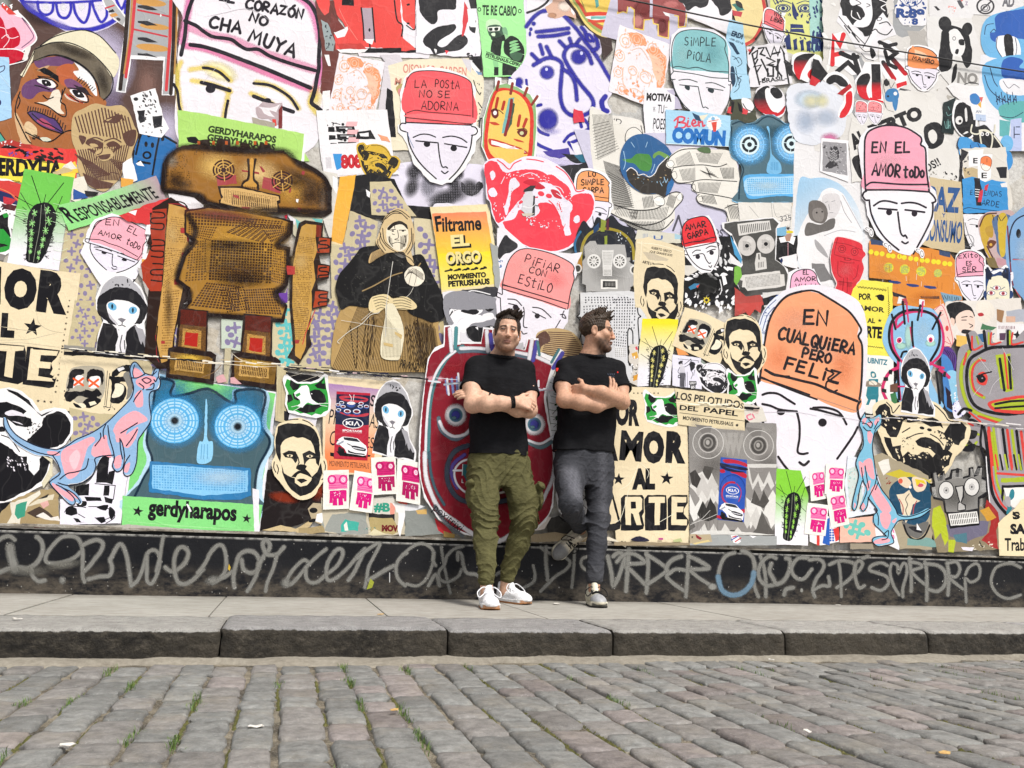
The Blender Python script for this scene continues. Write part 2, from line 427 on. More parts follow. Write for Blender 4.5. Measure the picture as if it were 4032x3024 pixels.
q=N('dark_gap');DARK=q.fin((.006,.006,.006,1),.9)
WX0,WX1=-7.0,13.0
bm=bmesh.new();box(bm,WX0,WX1,WALL_Y,WALL_Y+.35,-.1,6.4)
WALL=mesh_obj('poster_wall',bm,PLASTER);tag(WALL,'tall street wall covered in layers of pasted posters above a black plinth','wall')
bm=bmesh.new();box(bm,WX0,WX1,WALL_Y-.03,WALL_Y-.0005,-.1,PLINTH_Z,.004);PL=mesh_obj('plinth',bm,PLINTH,WALL)
bm=bmesh.new();box(bm,WX0,WX1,WALL_Y-.012,WALL_Y-.0007,PLINTH_Z+.001,PLINTH_Z+.02);mesh_obj('recess',bm,DARK,WALL)
bm=bmesh.new();n_=160
for i in range(n_):
 a,b=WX0+(WX1-WX0)*i/n_,WX0+(WX1-WX0)*(i+1)/n_
 box(bm,a,b,WALL_Y-.028-RNG.uniform(0,.004),WALL_Y-.0009,PLINTH_Z+.021,PLINTH_Z+.036+RNG.uniform(-.003,.004),.002)
mesh_obj('ledge',bm,LEDGE,WALL)
# spray-painted scrawl on the plinth
CUR=Sheet('graffiti', None, None,parent=PL,Y=WALL_Y-.03,base=.0006)
gc='8a8984'
T(0,3)
GW=4.2
def scrawl(*ls,w=GW,c=gc):
 for l in ls:S(c,w*RNG.uniform(.85,1.1),l,so=.62,a=.8)
scrawl("-6 94 2 88 10 86 16 90","-6 128 8 122 20 120 30 121 40 115 46 104 46 94 42 88 40 87","34 121 36 130 42 135 49 134","88 103 80 110 66 115 52 115 50 108 56 98 66 88 76 86 84 88 88 94 90 102 90 112 90 128 92 136","90 96 98 92 106 90 112 94 110 102 104 110 98 118 92 124","96 133 108 130 119 129 122 121 120 112 122 108 126 100 130 95 134 97 138 108 140 120 142 134 143 140","143 140 150 134 156 120 160 106 166 101 172 104 174 112 172 124 168 134 164 138 160 134 160 122 160 108","178 86 176 96 174 110 170 124","180 120 186 124 194 122 202 114 205 104 200 98 194 100 190 110 190 124 194 136 202 138 212 132 221 122")
scrawl("11 98 12 106 14 114 16 122",w=9);es(gc,68,134,4,4.6,0,.4,.8);es('7d7b74',30,124,24,6,0,.1,.6);es('7d7b74',70,117,20,5,-8,.2,.7)
T(1,3)
scrawl("-6 126 2 116 8 104 16 96 22 98 25 110 24 124 16 134 8 138 12 136 24 130 32 124","34 142 33 130 36 116 40 106 48 102 56 104 61 112 60 122 52 126 44 122 42 112","60 116 58 128 52 140 48 146","60 118 66 108 72 100 72 94 68 90 65 94 66 100 70 106 80 106 86 100 88 98","80 108 76 122 70 136 68 146","116 116 110 112 102 118 94 128 90 138 96 138 104 130 112 120 124 108 134 100","112 120 112 130 116 136 124 136 134 128 146 118 152 106 150 100 144 102 136 114 134 126 136 134 144 132 156 122 168 108 176 100","176 100 170 114 164 126 158 134","168 110 180 100 190 94 192 96 186 108 180 120 178 132 176 142","180 134 190 128 200 122 208 118","222 104 214 110 210 120 212 132 220 140",w=3.9)
es(gc,10,134,9,5,-20,.2,.8);es(gc,90,137,6,6,0,.3,.8);f('c8a63a',"28 116 30 120 29 124 27 122");f('9aa03a',"182 132 186 136 184 142 178 144");S('c8c8c8',.9,"203 126 203 136")
T(2,3)
scrawl("-4 106 6 98 16 94 26 98 30 106 28 118 22 132 12 140 0 138","30 104 29 112 32 118","38 98 40 112 44 132 48 148","62 97 52 100 44 108 42 116 36 124 36 132 44 136 56 130 60 122","56 112 56 104 60 106 62 118 66 126 76 128 82 134","24 140 32 128 36 140","98 128 104 124 110 118","138 118 140 128 138 136 128 142","146 98 154 104 170 108 178 114 174 122 162 130 152 140 146 146","152 98 152 116 154 134","183 102 182 122 180 142","200 108 192 110 190 116 194 122 204 126",w=3.5)
T(3,3)
scrawl("-2 108 2 126 4 140 10 130 16 112 20 104","4 108 10 104 16 108 18 120","21 100 20 116 18 146","8 114 16 106 28 106 38 114 30 116 20 116","22 122 30 130 40 140","40 104 42 116 41 136 40 148","40 106 50 112 62 122 54 130 42 138","78 108 68 112 62 120 64 126","82 123 72 122 66 126 62 130 70 138 82 146","86 105 85 124 83 152","86 108 96 112 108 120 100 122 88 122","88 124 98 132 114 142","136 104 126 108 120 120 118 132","154 138 158 122 156 110 150 104 144 102","156 130 158 142 162 152","164 108 168 120 170 136 170 152","181 110 174 108 166 114 162 124 164 134 172 140 182 138","176 116 174 124 178 132 182 138 190 134 196 122 196 112 192 110","190 150 192 144 200 142","216 110 206 110 200 116 198 124 204 132 212 132 220 122",w=4)
S('6d8aa0',5,"118 130 122 144 132 150 144 148 154 138 157 126",so=.5,a=.85);es(gc,209,145,1.8,2.6);es(gc,112,141,5,4)
T(4,3)
scrawl("-4 112 6 111 12 116 10 124 4 132 0 144 2 152","0 145 10 140 18 140 17 130","18 117 28 113 40 114 46 118 44 128 36 136 26 142","28 114 30 128 31 152","44 128 50 124 54 116 50 113 46 118 46 130 50 142 56 140","54 110 60 108","81 118 74 115 64 118 62 123 70 126 80 130 82 138 74 145 64 142","94 150 88 140 84 126 86 116 92 118 93 126 98 116 102 118 102 128 98 142 98 152","105 110 107 128 107 146","106 114 116 116 118 120 108 124 114 132 124 140","122 114 124 128 124 156","122 116 136 118 144 126 144 138 136 146 126 144","146 115 148 130 147 150","146 116 156 114 160 122 156 130 148 130 156 138 164 144","166 128 170 120 178 116 182 122 180 132 172 136 166 132 166 140 167 158","226 120 216 116 206 117 198 122 194 136 200 148 212 154 226 150",w=3.4)
for _ in range(150):
 T(RNG.randrange(5),3);x=RNG.uniform(0,221);s('b9b7b2',RNG.uniform(.3,.8),f"{x} {RNG.uniform(100, 150)} {x+RNG.uniform(-.8, .8)} {RNG.uniform(100, 150)}"[:0] or f"{x} {(y_ := RNG.uniform(92, 148))} {x+RNG.uniform(-.9, .9)} {y_+RNG.uniform(.4, 1.4)}")
finish()
# ---- pavement slabs and kerb stones
q=N('pavement_concrete');vv=q.obj()
cc=q.mix(.6,q.ramp(q.noise(vv,1.7,6,.65),(.3,(.29,.27,.23)),(.7,(.45,.43,.385))),q.ramp(q.noise(q.mapv(vv,(1,2.5,1)),11,8,.72),(.3,(.17,.155,.13)),(.55,(.34,.325,.295)),(.75,(.44,.425,.4))))
cc=q.mix(q.ramp(q.noise(vv,120,3,.7),(.62,0.0),(.7,.5)),cc,(.16,.15,.13,1))
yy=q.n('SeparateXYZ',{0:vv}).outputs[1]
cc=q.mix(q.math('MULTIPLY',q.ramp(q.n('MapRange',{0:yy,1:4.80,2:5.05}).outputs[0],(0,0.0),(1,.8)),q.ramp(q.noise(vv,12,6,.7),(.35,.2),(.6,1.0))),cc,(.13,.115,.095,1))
PAVE=q.fin(cc,.85,q.bump(q.noise(vv,60,8,.7),.35,.006))
q=N('worn_granite');vv=q.obj();atn=q.n('Attribute',attribute_name='Col');at=atn.outputs['Color']
cc=q.mix(.75,at,q.mix(1.0,at,q.ramp(q.noise(vv,16,8,.75),(.3,.55),(.65,1.3)),'MULTIPLY'));sp=q.noise(vv,210,2,.6)
cc=q.mix(q.ramp(sp,(.58,0.0),(.7,.55)),cc,(.55,.53,.5,1));cc=q.mix(q.ramp(sp,(.3,.6),(.42,0.0)),cc,(.07,.065,.06,1))
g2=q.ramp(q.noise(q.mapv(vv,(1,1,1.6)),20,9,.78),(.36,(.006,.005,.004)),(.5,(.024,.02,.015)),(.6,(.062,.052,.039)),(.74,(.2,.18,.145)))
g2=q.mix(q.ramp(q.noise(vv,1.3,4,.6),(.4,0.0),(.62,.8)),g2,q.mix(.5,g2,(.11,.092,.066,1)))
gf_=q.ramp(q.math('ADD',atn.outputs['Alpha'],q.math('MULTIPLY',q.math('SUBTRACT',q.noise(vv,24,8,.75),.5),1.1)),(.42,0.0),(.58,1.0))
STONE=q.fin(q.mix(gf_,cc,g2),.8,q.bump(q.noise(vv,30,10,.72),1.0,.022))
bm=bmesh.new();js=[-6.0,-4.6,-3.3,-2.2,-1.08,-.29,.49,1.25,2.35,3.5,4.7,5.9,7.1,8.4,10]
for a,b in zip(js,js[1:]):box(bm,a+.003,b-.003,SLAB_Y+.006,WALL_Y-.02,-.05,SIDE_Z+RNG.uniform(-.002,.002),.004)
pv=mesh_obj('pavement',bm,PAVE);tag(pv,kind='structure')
bm=bmesh.new();box(bm,-6,10,SLAB_Y-.01,WALL_Y-.02,-.06,SIDE_Z-.012);o=mesh_obj('pavement_joints',bm,LEDGE);tag(o,kind='structure')
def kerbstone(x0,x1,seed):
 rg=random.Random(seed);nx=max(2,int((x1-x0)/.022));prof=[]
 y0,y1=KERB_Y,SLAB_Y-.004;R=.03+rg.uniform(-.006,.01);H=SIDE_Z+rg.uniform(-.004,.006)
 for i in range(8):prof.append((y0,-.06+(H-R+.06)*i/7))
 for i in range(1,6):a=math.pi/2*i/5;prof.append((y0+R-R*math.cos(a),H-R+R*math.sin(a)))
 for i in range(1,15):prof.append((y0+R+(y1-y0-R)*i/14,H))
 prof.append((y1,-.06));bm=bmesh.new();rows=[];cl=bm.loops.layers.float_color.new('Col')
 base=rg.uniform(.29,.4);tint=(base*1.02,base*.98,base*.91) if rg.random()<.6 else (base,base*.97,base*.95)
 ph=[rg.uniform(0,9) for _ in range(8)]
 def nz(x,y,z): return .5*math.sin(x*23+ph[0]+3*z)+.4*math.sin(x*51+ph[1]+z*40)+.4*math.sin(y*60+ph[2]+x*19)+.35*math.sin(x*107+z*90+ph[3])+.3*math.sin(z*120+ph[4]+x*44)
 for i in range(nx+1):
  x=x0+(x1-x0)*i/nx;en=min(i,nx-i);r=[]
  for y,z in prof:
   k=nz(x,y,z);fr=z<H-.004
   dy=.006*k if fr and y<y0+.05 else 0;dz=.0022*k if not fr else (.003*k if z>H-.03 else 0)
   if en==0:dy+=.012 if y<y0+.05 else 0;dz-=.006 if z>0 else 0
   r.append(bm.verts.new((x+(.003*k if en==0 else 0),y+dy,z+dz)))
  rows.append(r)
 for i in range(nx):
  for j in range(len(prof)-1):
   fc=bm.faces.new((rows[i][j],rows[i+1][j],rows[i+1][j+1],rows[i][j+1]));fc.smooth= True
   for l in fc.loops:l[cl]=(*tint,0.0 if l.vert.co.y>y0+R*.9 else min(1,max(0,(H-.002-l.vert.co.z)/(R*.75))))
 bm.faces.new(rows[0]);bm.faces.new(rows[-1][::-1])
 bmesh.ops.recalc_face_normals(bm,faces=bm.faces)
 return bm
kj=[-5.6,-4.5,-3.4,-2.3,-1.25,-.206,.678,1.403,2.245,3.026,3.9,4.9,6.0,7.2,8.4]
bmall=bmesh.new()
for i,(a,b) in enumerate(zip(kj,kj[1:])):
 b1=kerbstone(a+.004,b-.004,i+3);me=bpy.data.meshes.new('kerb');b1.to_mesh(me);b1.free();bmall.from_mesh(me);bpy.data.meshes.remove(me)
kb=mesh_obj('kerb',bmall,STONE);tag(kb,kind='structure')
q=N('joint_sand');vv=q.obj()
cc=q.ramp(q.noise(vv,7,8,.7),(.36,(.035,.029,.02)),(.47,(.09,.075,.05)),(.56,(.2,.17,.12)),(.66,(.28,.25,.19)),(.76,(.1,.11,.04)))
cc=q.mix(q.ramp(q.noise(vv,190,2,.6),(.5,0.0),(.7,.5)),cc,(.5,.46,.4,1))
SAND=q.fin(cc,.9,q.bump(q.noise(vv,130,6,.75),.8,.006))
bm=bmesh.new()
vs=[bm.verts.new(p) for p in ((-400,-400,-.011),(400,-400,-.011),(400,400,-.011),(-400,400,-.011))];bm.faces.new(vs)
o=mesh_obj('ground',bm,SAND);tag(o,kind='structure')
q=N('gutter_mortar');vv=q.obj()
GUT=q.fin(q.mix(.5,q.ramp(q.noise(vv,4,6,.7),(.3,(.15,.13,.1)),(.7,(.3,.27,.215))),q.ramp(q.noise(vv,40,7,.7),(.3,(.13,.11,.085)),(.7,(.38,.35,.29)))),.9,q.bump(q.noise(vv,60,7,.7),.7,.008))
def gutter():
 bm=bmesh.new();rows=[];n=320
 for i in range(n+1):
  x=-5+13*i/n;w_=.075+.035*math.sin(x*5.1)+.02*math.sin(x*17+1)+.012*math.sin(x*41)
  rows.append([bm.verts.new((x,KERB_Y+.02,.012+.004*math.sin(x*13))),bm.verts.new((x,KERB_Y-w_*.5,.008+.003*math.sin(x*29))),bm.verts.new((x,KERB_Y-w_,-.006)),bm.verts.new((x,KERB_Y-w_-.03,-.03))])
 for a,b in zip(rows,rows[1:]):
  for j in range(3):bm.faces.new((a[j],a[j+1],b[j+1],b[j])).smooth= True
 return bm
o=mesh_obj('gutter',gutter(),GUT);tag(o,kind='structure')
q=N('basalt_setts');vv=q.obj();at=q.n('Attribute',attribute_name='Col').outputs['Color']
cc=q.mix(.8,at,q.mix(1.0,at,q.ramp(q.noise(vv,22,9,.72),(.3,.45),(.5,1.0),(.68,1.5)),'MULTIPLY'))
cc=q.mix(q.ramp(q.noise(vv,150,3,.65),(.6,0.0),(.72,.4)),cc,(.5,.49,.46,1))
cc=q.mix(q.ramp(q.noise(vv,5,6,.7),(.5,0.0),(.7,.4)),cc,(.3,.26,.2,1))
SETT=q.fin(cc,q.ramp(q.noise(vv,12,5,.6),(.3,.5),(.7,.78)),q.bump(q.noise(vv,48,9,.68),.9,.009),.35)
def setts():
 rg=random.Random(11);V=[];Fc=[];C=[];joints=[]
 x=-2.6;W=.112
 while x<7.2:
  w_=W*rg.uniform(.9,1.1);y=KERB_Y-.06-rg.uniform(0,.09);drift=0
  while y>.3:
   L=rg.choice((.12,.15,.17,.19,.21,.23));L*=rg.uniform(.93,1.07);g=rg.uniform(.002,.009);gx=rg.uniform(.0025,.009)
   a,b,c,d=x+gx+rg.uniform(-.007,.004),x+w_-gx+rg.uniform(-.004,.007),y-L+g/2,y-g/2
   t=rg.random()
   base=rg.uniform(.155,.225);col=(base*1.0,base*1.0,base*.95) if t<.6 else ((base*1.05,base*.99,base*.93) if t<.88 else (base*1.1,base*.97,base*.92))
   hz=rg.uniform(-.004,.002);tx,ty=rg.uniform(-.03,.03),rg.uniform(-.03,.03);n=6;dm=rg.uniform(.0,.003);i0=len(V);ph=[rg.uniform(0,6.3) for _ in range(4)]
   cut=[rg.uniform(.001,.012) for _ in range(4)]
   for j in range(n+1):
    for i in range(n+1):
     u,v=i/n,j/n;uu=(0,.06,.2,.5,.8,.94,1)[i];vv_=(0,.045,.18,.5,.82,.955,1)[j]
     X=a+(b-a)*uu;Y=c+(d-c)*vv_;ex=min(uu,1-uu);ey=min(vv_,1-vv_)
     # rounded corners
     cx=max(0,.14-ex)/.14;cyy=max(0,.10-ey)/.10
     if cx and cyy:X+=(1 if uu<.5 else -1)*cx*cyy*cut[(uu>.5)*2+(vv_>.5)];Y+=(1 if vv_<.5 else -1)*cx*cyy*cut[(uu>.5)*2+(vv_>.5)]
     X+=(.0028*math.sin(Y*70+ph[0])+.0018*math.sin(Y*151+ph[2]))*(ex==0);Y+=(.003*math.sin(X*90+ph[1])+.002*math.sin(X*190+ph[3]))*(ey==0)
     z=hz+tx*(X-(a+b)/2)+ty*(Y-(c+d)/2)+dm*(1-(2*uu-1)**2)*(1-(2*vv_-1)**2)+.0014*math.sin(X*120+ph[2])+.0014*math.sin(Y*95+ph[3])
     if ex==0 or ey==0:z-=.0075
     elif ex<.07 or ey<.05:z-=.0012
     V.append((X,Y,z));C.append((*col,1))
   for j in range(n):
    for i in range(n):Fc.append((i0+j*(n+1)+i,i0+j*(n+1)+i+1,i0+(j+1)*(n+1)+i+1,i0+(j+1)*(n+1)+i))
   ring=[i0+i for i in range(n+1)]+[i0+j*(n+1)+n for j in range(1,n+1)]+[i0+n*(n+1)+i for i in range(n-1,-1,-1)]+[i0+j*(n+1) for j in range(n-1,0,-1)]
   k0=len(V)
   for r in ring:V.append((V[r][0],V[r][1],-.036));C.append((*[q_*.6 for q_ in col],1))
   m=len(ring)
   for i in range(m):Fc.append((ring[(i+1)%m],ring[i],k0+i,k0+(i+1)%m))
   joints.append((x+rg.uniform(-.004,.004),c,d));y-=L
  x+=w_
 me=bpy.data.meshes.new('road');me.from_pydata(V,[],Fc);ca=me.color_attributes.new('Col','FLOAT_COLOR','POINT');ca.data.foreach_set('color',np.array(C,'f').ravel())
 me.polygons.foreach_set('use_smooth',[True]*len(me.polygons));me.materials.append(SETT);me.update()
 o=bpy.data.objects.new('road',me);COL.objects.link(o);tag(o,kind='structure')
 return joints
JO=setts()
# grass tufts and moss in the joints
q=N('grass_blades');vv=q.obj();GRASS=q.fin(q.ramp(q.noise(vv,60,2,.5),(.3,(.045,.10,.018)),(.6,(.12,.2,.04)),(.8,(.22,.24,.07))),.6, None,.3)
q=N('moss');vv=q.obj();MOSS=q.fin(q.ramp(q.noise(vv,90,6,.7),(.3,(.05,.06,.015)),(.55,(.13,.125,.035)),(.75,(.26,.22,.1))),.9,q.bump(q.noise(vv,220,4,.7),1,.006))
rg=random.Random(5);gv=[];gf=[];mv=[];mf=[]
for (x,c,d) in JO:
 near=.55+.3*math.sin(x*2.3+1)*math.sin(c*3.1)
 if rg.random()<.42*near: # moss pads lying in the joint
  y=c
  while y<d:
   r=rg.uniform(.004,.0085);i0=len(mv);k=7;mv.append((x,y,-.004+rg.uniform(-.004,.003)))
   for i in range(k):t_=6.283*i/k;mv.append((x+r*1.1*math.cos(t_),y+r*rg.uniform(1,1.8)*math.sin(t_),-.0115))
   for i in range(k):mf.append((i0,i0+1+i,i0+1+(i+1)%k))
   y+=rg.uniform(.006,.016)
 if rg.random()<.13*near+(.1 if x<.4 else 0):
  for _ in range(rg.randrange(10,60)):
   bx,by=x+rg.gauss(0,.009),rg.uniform(c,d);L=rg.uniform(.008,.026);th=rg.uniform(0,6.28);ln=rg.uniform(.3,1.2);w_=.0011
   dx,dy=math.cos(th),math.sin(th);px,py=-dy*w_,dx*w_;i0=len(gv)
   gv+=[(bx-px,by-py,-.015),(bx+px,by+py,-.015),(bx+dx*L*ln*.4+px*.8,by+dy*L*ln*.4+py*.8,-.01+L*.7),(bx+dx*L*ln*.4-px*.8,by+dy*L*ln*.4-py*.8,-.01+L*.7),(bx+dx*L*ln,by+dy*L*ln,-.008+L*(1 if ln<.8 else .7))]
   gf+=[(i0,i0+1,i0+2,i0+3),(i0+3,i0+2,i0+4)]
for nm,V_,F_,m_ in (('grass',gv,gf,GRASS),('moss',mv,mf,MOSS)):
 me=bpy.data.meshes.new(nm);me.from_pydata(V_,[],F_);me.materials.append(m_);o=bpy.data.objects.new(nm,me);COL.objects.link(o);tag(o,kind='stuff')
# litter
q=N('litter_paper');vv=q.obj();LIT=q.fin(q.ramp(q.noise(vv,300,3,.6),(.3,(.55,.5,.42)),(.7,(.75,.73,.7))),.7)
q=N('litter_leaf');vv=q.obj();LEAF=q.fin(q.ramp(q.noise(vv,200,3,.6),(.3,(.4,.2,.06)),(.7,(.6,.42,.16))),.7)
def chip(name,label,x,y,z,r,mat,group=None,asp=1.7):
 bm=bmesh.new();k=9;a0=RNG.uniform(0,3);vs=[]
 for lay in (0,1):
  vs.append([bm.verts.new(((r*(RNGc[i]))*math.cos(6.283*i/k)*asp*math.cos(a0)-r*RNGc[i]*math.sin(6.283*i/k)*math.sin(a0),r*RNGc[i]*math.cos(6.283*i/k)*asp*math.sin(a0)+r*RNGc[i]*math.sin(6.283*i/k)*math.cos(a0),lay*.0012+.003*math.sin(i*1.4)**2)) for i in range(k)])
 bm.faces.new(vs[0][::-1]);bm.faces.new(vs[1])
 for i in range(k):bm.faces.new((vs[0][i],vs[0][(i+1)%k],vs[1][(i+1)%k],vs[1][i]))
 o=mesh_obj(name,bm,mat);o.location=(x,y,z);tag(o,label,'litter',group)
def ground_at(px,py,z):
 d=ray(px,py);t_=(z-CAMH)/d.z; return d.x*t_,d.y*t_
RNGc=[RNG.uniform(.7,1.2) for _ in range(9)]
for nm,lb,px,py,z,r,m_ in (('paper_scrap','folded white paper scrap on the kerb top at the left edge',66,2437,SIDE_Z+.006,.013,LIT),('paper_scrap','white paper scrap in a joint of the setts near the lower left corner',262,2935,.007,.012,LIT),('paper_scrap','white scrap lying on the setts left of the green cactus side, centre foreground',1002,2862,.007,.012,LIT),('dry_leaf','small orange dry leaf on the setts below the white shoes',1553,2797,.007,.009,LEAF),('dry_leaf','little tan leaf at a pavement joint left of the white shoes',1498,2420,SIDE_Z+.004,.012,LEAF),('paper_scrap','pale scrap on the setts in the right foreground',3178,2880,.007,.012,LIT),('paper_scrap','white scrap at the foot of the kerb right of centre',3035,2598,.012,.009,LIT),('dry_leaf','tan leaf curled on the setts at the lower right',3720,2967,.007,.012,LEAF),('paper_scrap','white crumb of paper by the plinth under the blue sprayed ring',3490,2378,SIDE_Z+.004,.014,LIT),('paper_scrap','crumpled white scrap on the pavement by the plinth right of the blue sprayed ring',3300,2383,SIDE_Z+.004,.016,LIT),('paper_scrap','white paper flake on the pavement between the two men',2190,2378,SIDE_Z+.004,.02,LIT)):
 x,y=ground_at(px,py,z);RNGc=[RNG.uniform(.7,1.2) for _ in range(9)];chip(nm,lb,x,y,z,r,m_)
# ------------------------------------------------------------------ motifs that come back on several posters
PO,PC,TP,GP,GH='poster','paper cutout','torn poster','newspaper sheets painted with plus signs','white faces in brimless hats'
K_,W_,L_,CR,TN,G_='16151a','f4f2f5','e9e4f2','ead9b6','c9b48a','a9a8ab'
def hf(hat,x,y,ux,uy,vx,vy,lw=1.0,ink='1d1a22',face=L_,band=None,flip=False,cut=None,ears=True):
 push(x,y,ux,uy,vx,vy)
 if flip:push(100,0,-1,0,0,1,1)
 f(W_,"-8 95 -9 40 -4 14 12 -4 36 -9 64 -6 90 4 106 24 108 92 114 98 116 110 108 120 106 140 92 170 72 195 57 200 38 195 14 165 2 130 -4 118 -12 110 -12 98",r=1.0)
 F(face,"0 92 100 92 102 112 98 135 88 158 74 180 56 193 40 184 20 162 7 135 2 112")
 f(hat,"0 92 -1 45 3 20 15 6 35 0 60 3 82 12 96 26 100 32 97 40 100 48 100 92")
 es('fff',40,30,26,12,10,.2,.16);es('fff',70,62,22,14,0,.2,.12)
 if band:f(band,"0 92 1 81 25 80 50 79 75 81 100 81 100 92")
 S(ink,lw*2.9,"0 92 -1 45 3 20 15 6 35 0 60 3 82 12 96 26 100 32 97 40 100 48 100 92")
 S(ink,lw*2.7,"1 80 10 76 25 79 50 78 75 80 100 80");s(ink,lw*2.7,"0 92 100 92")
 if ears:S(ink,lw*2.7,"0 94 -6 94 -9 99 -7 106 1 109","101 94 107 96 110 102 107 108 101 110")
 S(ink,lw*2.9,"3 110 6 130 16 153 30 172 48 190","102 110 99 135 90 157 80 175 68 190")
 S(ink,lw*2.7,"12 118 24 112 36 112 46 116","57 116 70 113 84 116 94 123")
 s(ink,lw*2.7,"16 124 50 126","60 127 94 132")
 e(ink,33,129,5,5.2);e(ink,74,134.5,5,5.2)
 S(ink,lw*2.7,"50 126 52 146 55 163 58 169 62 168 65 170","56 176 61 180 66 176")
 if flip:pop()
 pop()
def beard(x,y,ux,uy,vx,vy,bg=CR,ink='1c1b1d'):
 push(x,y,ux,uy,vx,vy)
 F(bg,"5 8 21 2 46 -3 68 2 83 13 90 29 93 48 101 54 102 71 94 83 87 90 76 102 50 107 26 96 10 82 0 74 -5 58 2 46 0 29",r=.7)
 S(ink,1.6,"22 1 34 -.5 46 -1","55 0 66 3 75 8","96 55 99 62 97 70","94 72 96 77 92 80","0 56 -1 64 3 70","5 60 8 66 6 72",closed=False)
 f(ink,"7 9 16 6 26 4 38 5 50 4 60 6 70 9 77 13 82 18 86 26 87 34 89 51 87 62 81 58 79 45 76 35 70 28 60 24 54 23 46 24 37 22 28 24 21 26 16 30 12 35 13 48 12 57 7 51 2 40 3 23",r=.9)
 f(ink,"16 45 28 41 41 42 46 49 44 55 41 58 36 53 32 51 21 50",r=.6);f(ink,"54 45 68 41 80 45 88 54 79 52 68 52 62 56 58 61 56 52",r=.6)
 F(bg,"24 47.5 30 46 36 47.5 31 50");F(bg,"62 48.5 69 46.5 75 48.5 68 50.5");e(ink,30,48,2,1.6);e(ink,69,48.5,2,1.6)
 f(ink,"43 62 50 59 59 60 63 62 59 67 48 67 42 65",r=.5);s(ink,1.8,"46 50 48 57 44 63")
 f(ink,"33 76 40 71 46 68 54 67 61 66 68 71 75 78 68 76 63 74 56 72 50 71 45 73 41 77",r=.6)
 f(ink,"14 60 17 66 19 71 27 75 34 77 40 78 40 84 50 89 63 87 71 81 73 76 83 69 87 62 90 57 93 71 86 86 79 92 72 97 50 102 32 93 21 81 15 71",r=.9)
 f(ink,"43 80 50 78.5 57 78.5 64 81 52 85");f(ink,"46 90 52 89 60 90 53 93")
 pop()
def hoodcat(x,y,ux,uy,vx,vy):
 push(x,y,ux,uy,vx,vy);k='1f1e23'
 f(W_,"43 -1 58 3 76 15 85 29 91 42 82 56 85 71 102 88 101 102 2 95 7 71 15 56 2 42 1 29 10 15 26 3",r=.7)
 F('b5b4ba',"43 2 57 5 74 17 81 30 60 24 40 21 20 26 7 32 12 17 27 5",r=.5);bb(k,"30 6 70 6 70 14 26 14",8,1,3)
 F(k,"12 24 28 17 45 15 65 18 82 30 87 42 78 56 68 58 60 60 30 60 20 56 8 50 4 42 5 31",r=1.2)
 F(W_,"20 36 32 31 40 30.5 50 31 60 33 73 39 73 48 66 58 55 64 43 64 31 56 23 48")
 F('c9c7cf',"23 46 30 52 40 60 33 58 25 52");e('6fb4de',29,38.5,7.5,4.6,15);e('6fb4de',63,42,7,4.4,-8);e('20303c',29,38.5,1.8,3);e('20303c',63,42,1.8,3)
 f('7d7a82',"38 53 44 51.5 52 53 46 57.5");S(k,1.2,"46 57 45 60 40 61","46 60 51 61.5")
 f(k,"15 58 30 60 41 66 40 74 36 84 36 96 4 92 5 82 8 72",r=.8);f('eceaf0',"36 63 46 70 54 64 58 66 50 76 53 88 50 98 36 96 36 84 40 74")
 S(k,1.4,"46 72 43 84 45 92","50 78 51 88");f(k,"54 68 68 58 82 70 90 80 98 90 97 99 52 97 54 84 51 76",r=1.2)
 f('a9a7ae',"66 60 80 64 84 71 92 82 99 90 94 90 88 84 86 88 80 78 78 82 72 70",r=1.0)
 pop()
def greencat(x,y,ux,uy,vx,vy):
 push(x,y,ux,uy,vx,vy);g,k='2f9a3d','17171a'
 f(W_,"0 2 6 -1 14 6 30 17 58 17 74 10 88 -3 96 2 97 34 102 60 101 82 90 95 70 100 50 97 30 93 10 87 2 68 4 42 -3 12",r=.8)
 f(g,"6 10 16 14 28 21 58 21 74 17 88 3 92 32 97 62 95 82 86 86 80 92 68 90 60 94 44 88 36 90 26 84 10 82 6 66 10 42 2 24",r=.9)
 f(k,"14 11 28 21 36 22 30 34 20 36 12 24",r=.7);f(k,"72 20 87 7 91 34 72 31 66 24",r=.5);f(g,"82 16 88 10 88 20 82 20")
 f(k,"56 38 66 34 78 35 88 46 92 62 84 66 74 65 62 58 55 48",r=.6);f(k,"18 44 30 40 40 42 40 54 30 60 22 56",r=.7);f(k,"7 46 16 45 20 58 8 66",r=.5)
 f(k,"28 80 40 74 50 67 62 70 76 68 84 72 70 80 66 86 46 89 34 84",r=.8)
 f(W_,"22 42 30 34 38 26 50 24 54 30 56 42 60 56 70 64 80 68 62 68 52 64 46 68 40 76 28 72 36 66 34 58 24 50",r=.7)
 f(g,"24 46 34 41 36 46 28 52");s(W_,1,"76 66 96 66","78 70 94 73","36 74 20 84","34 70 16 74");e(W_,60,44,1.6,1)
 pop()
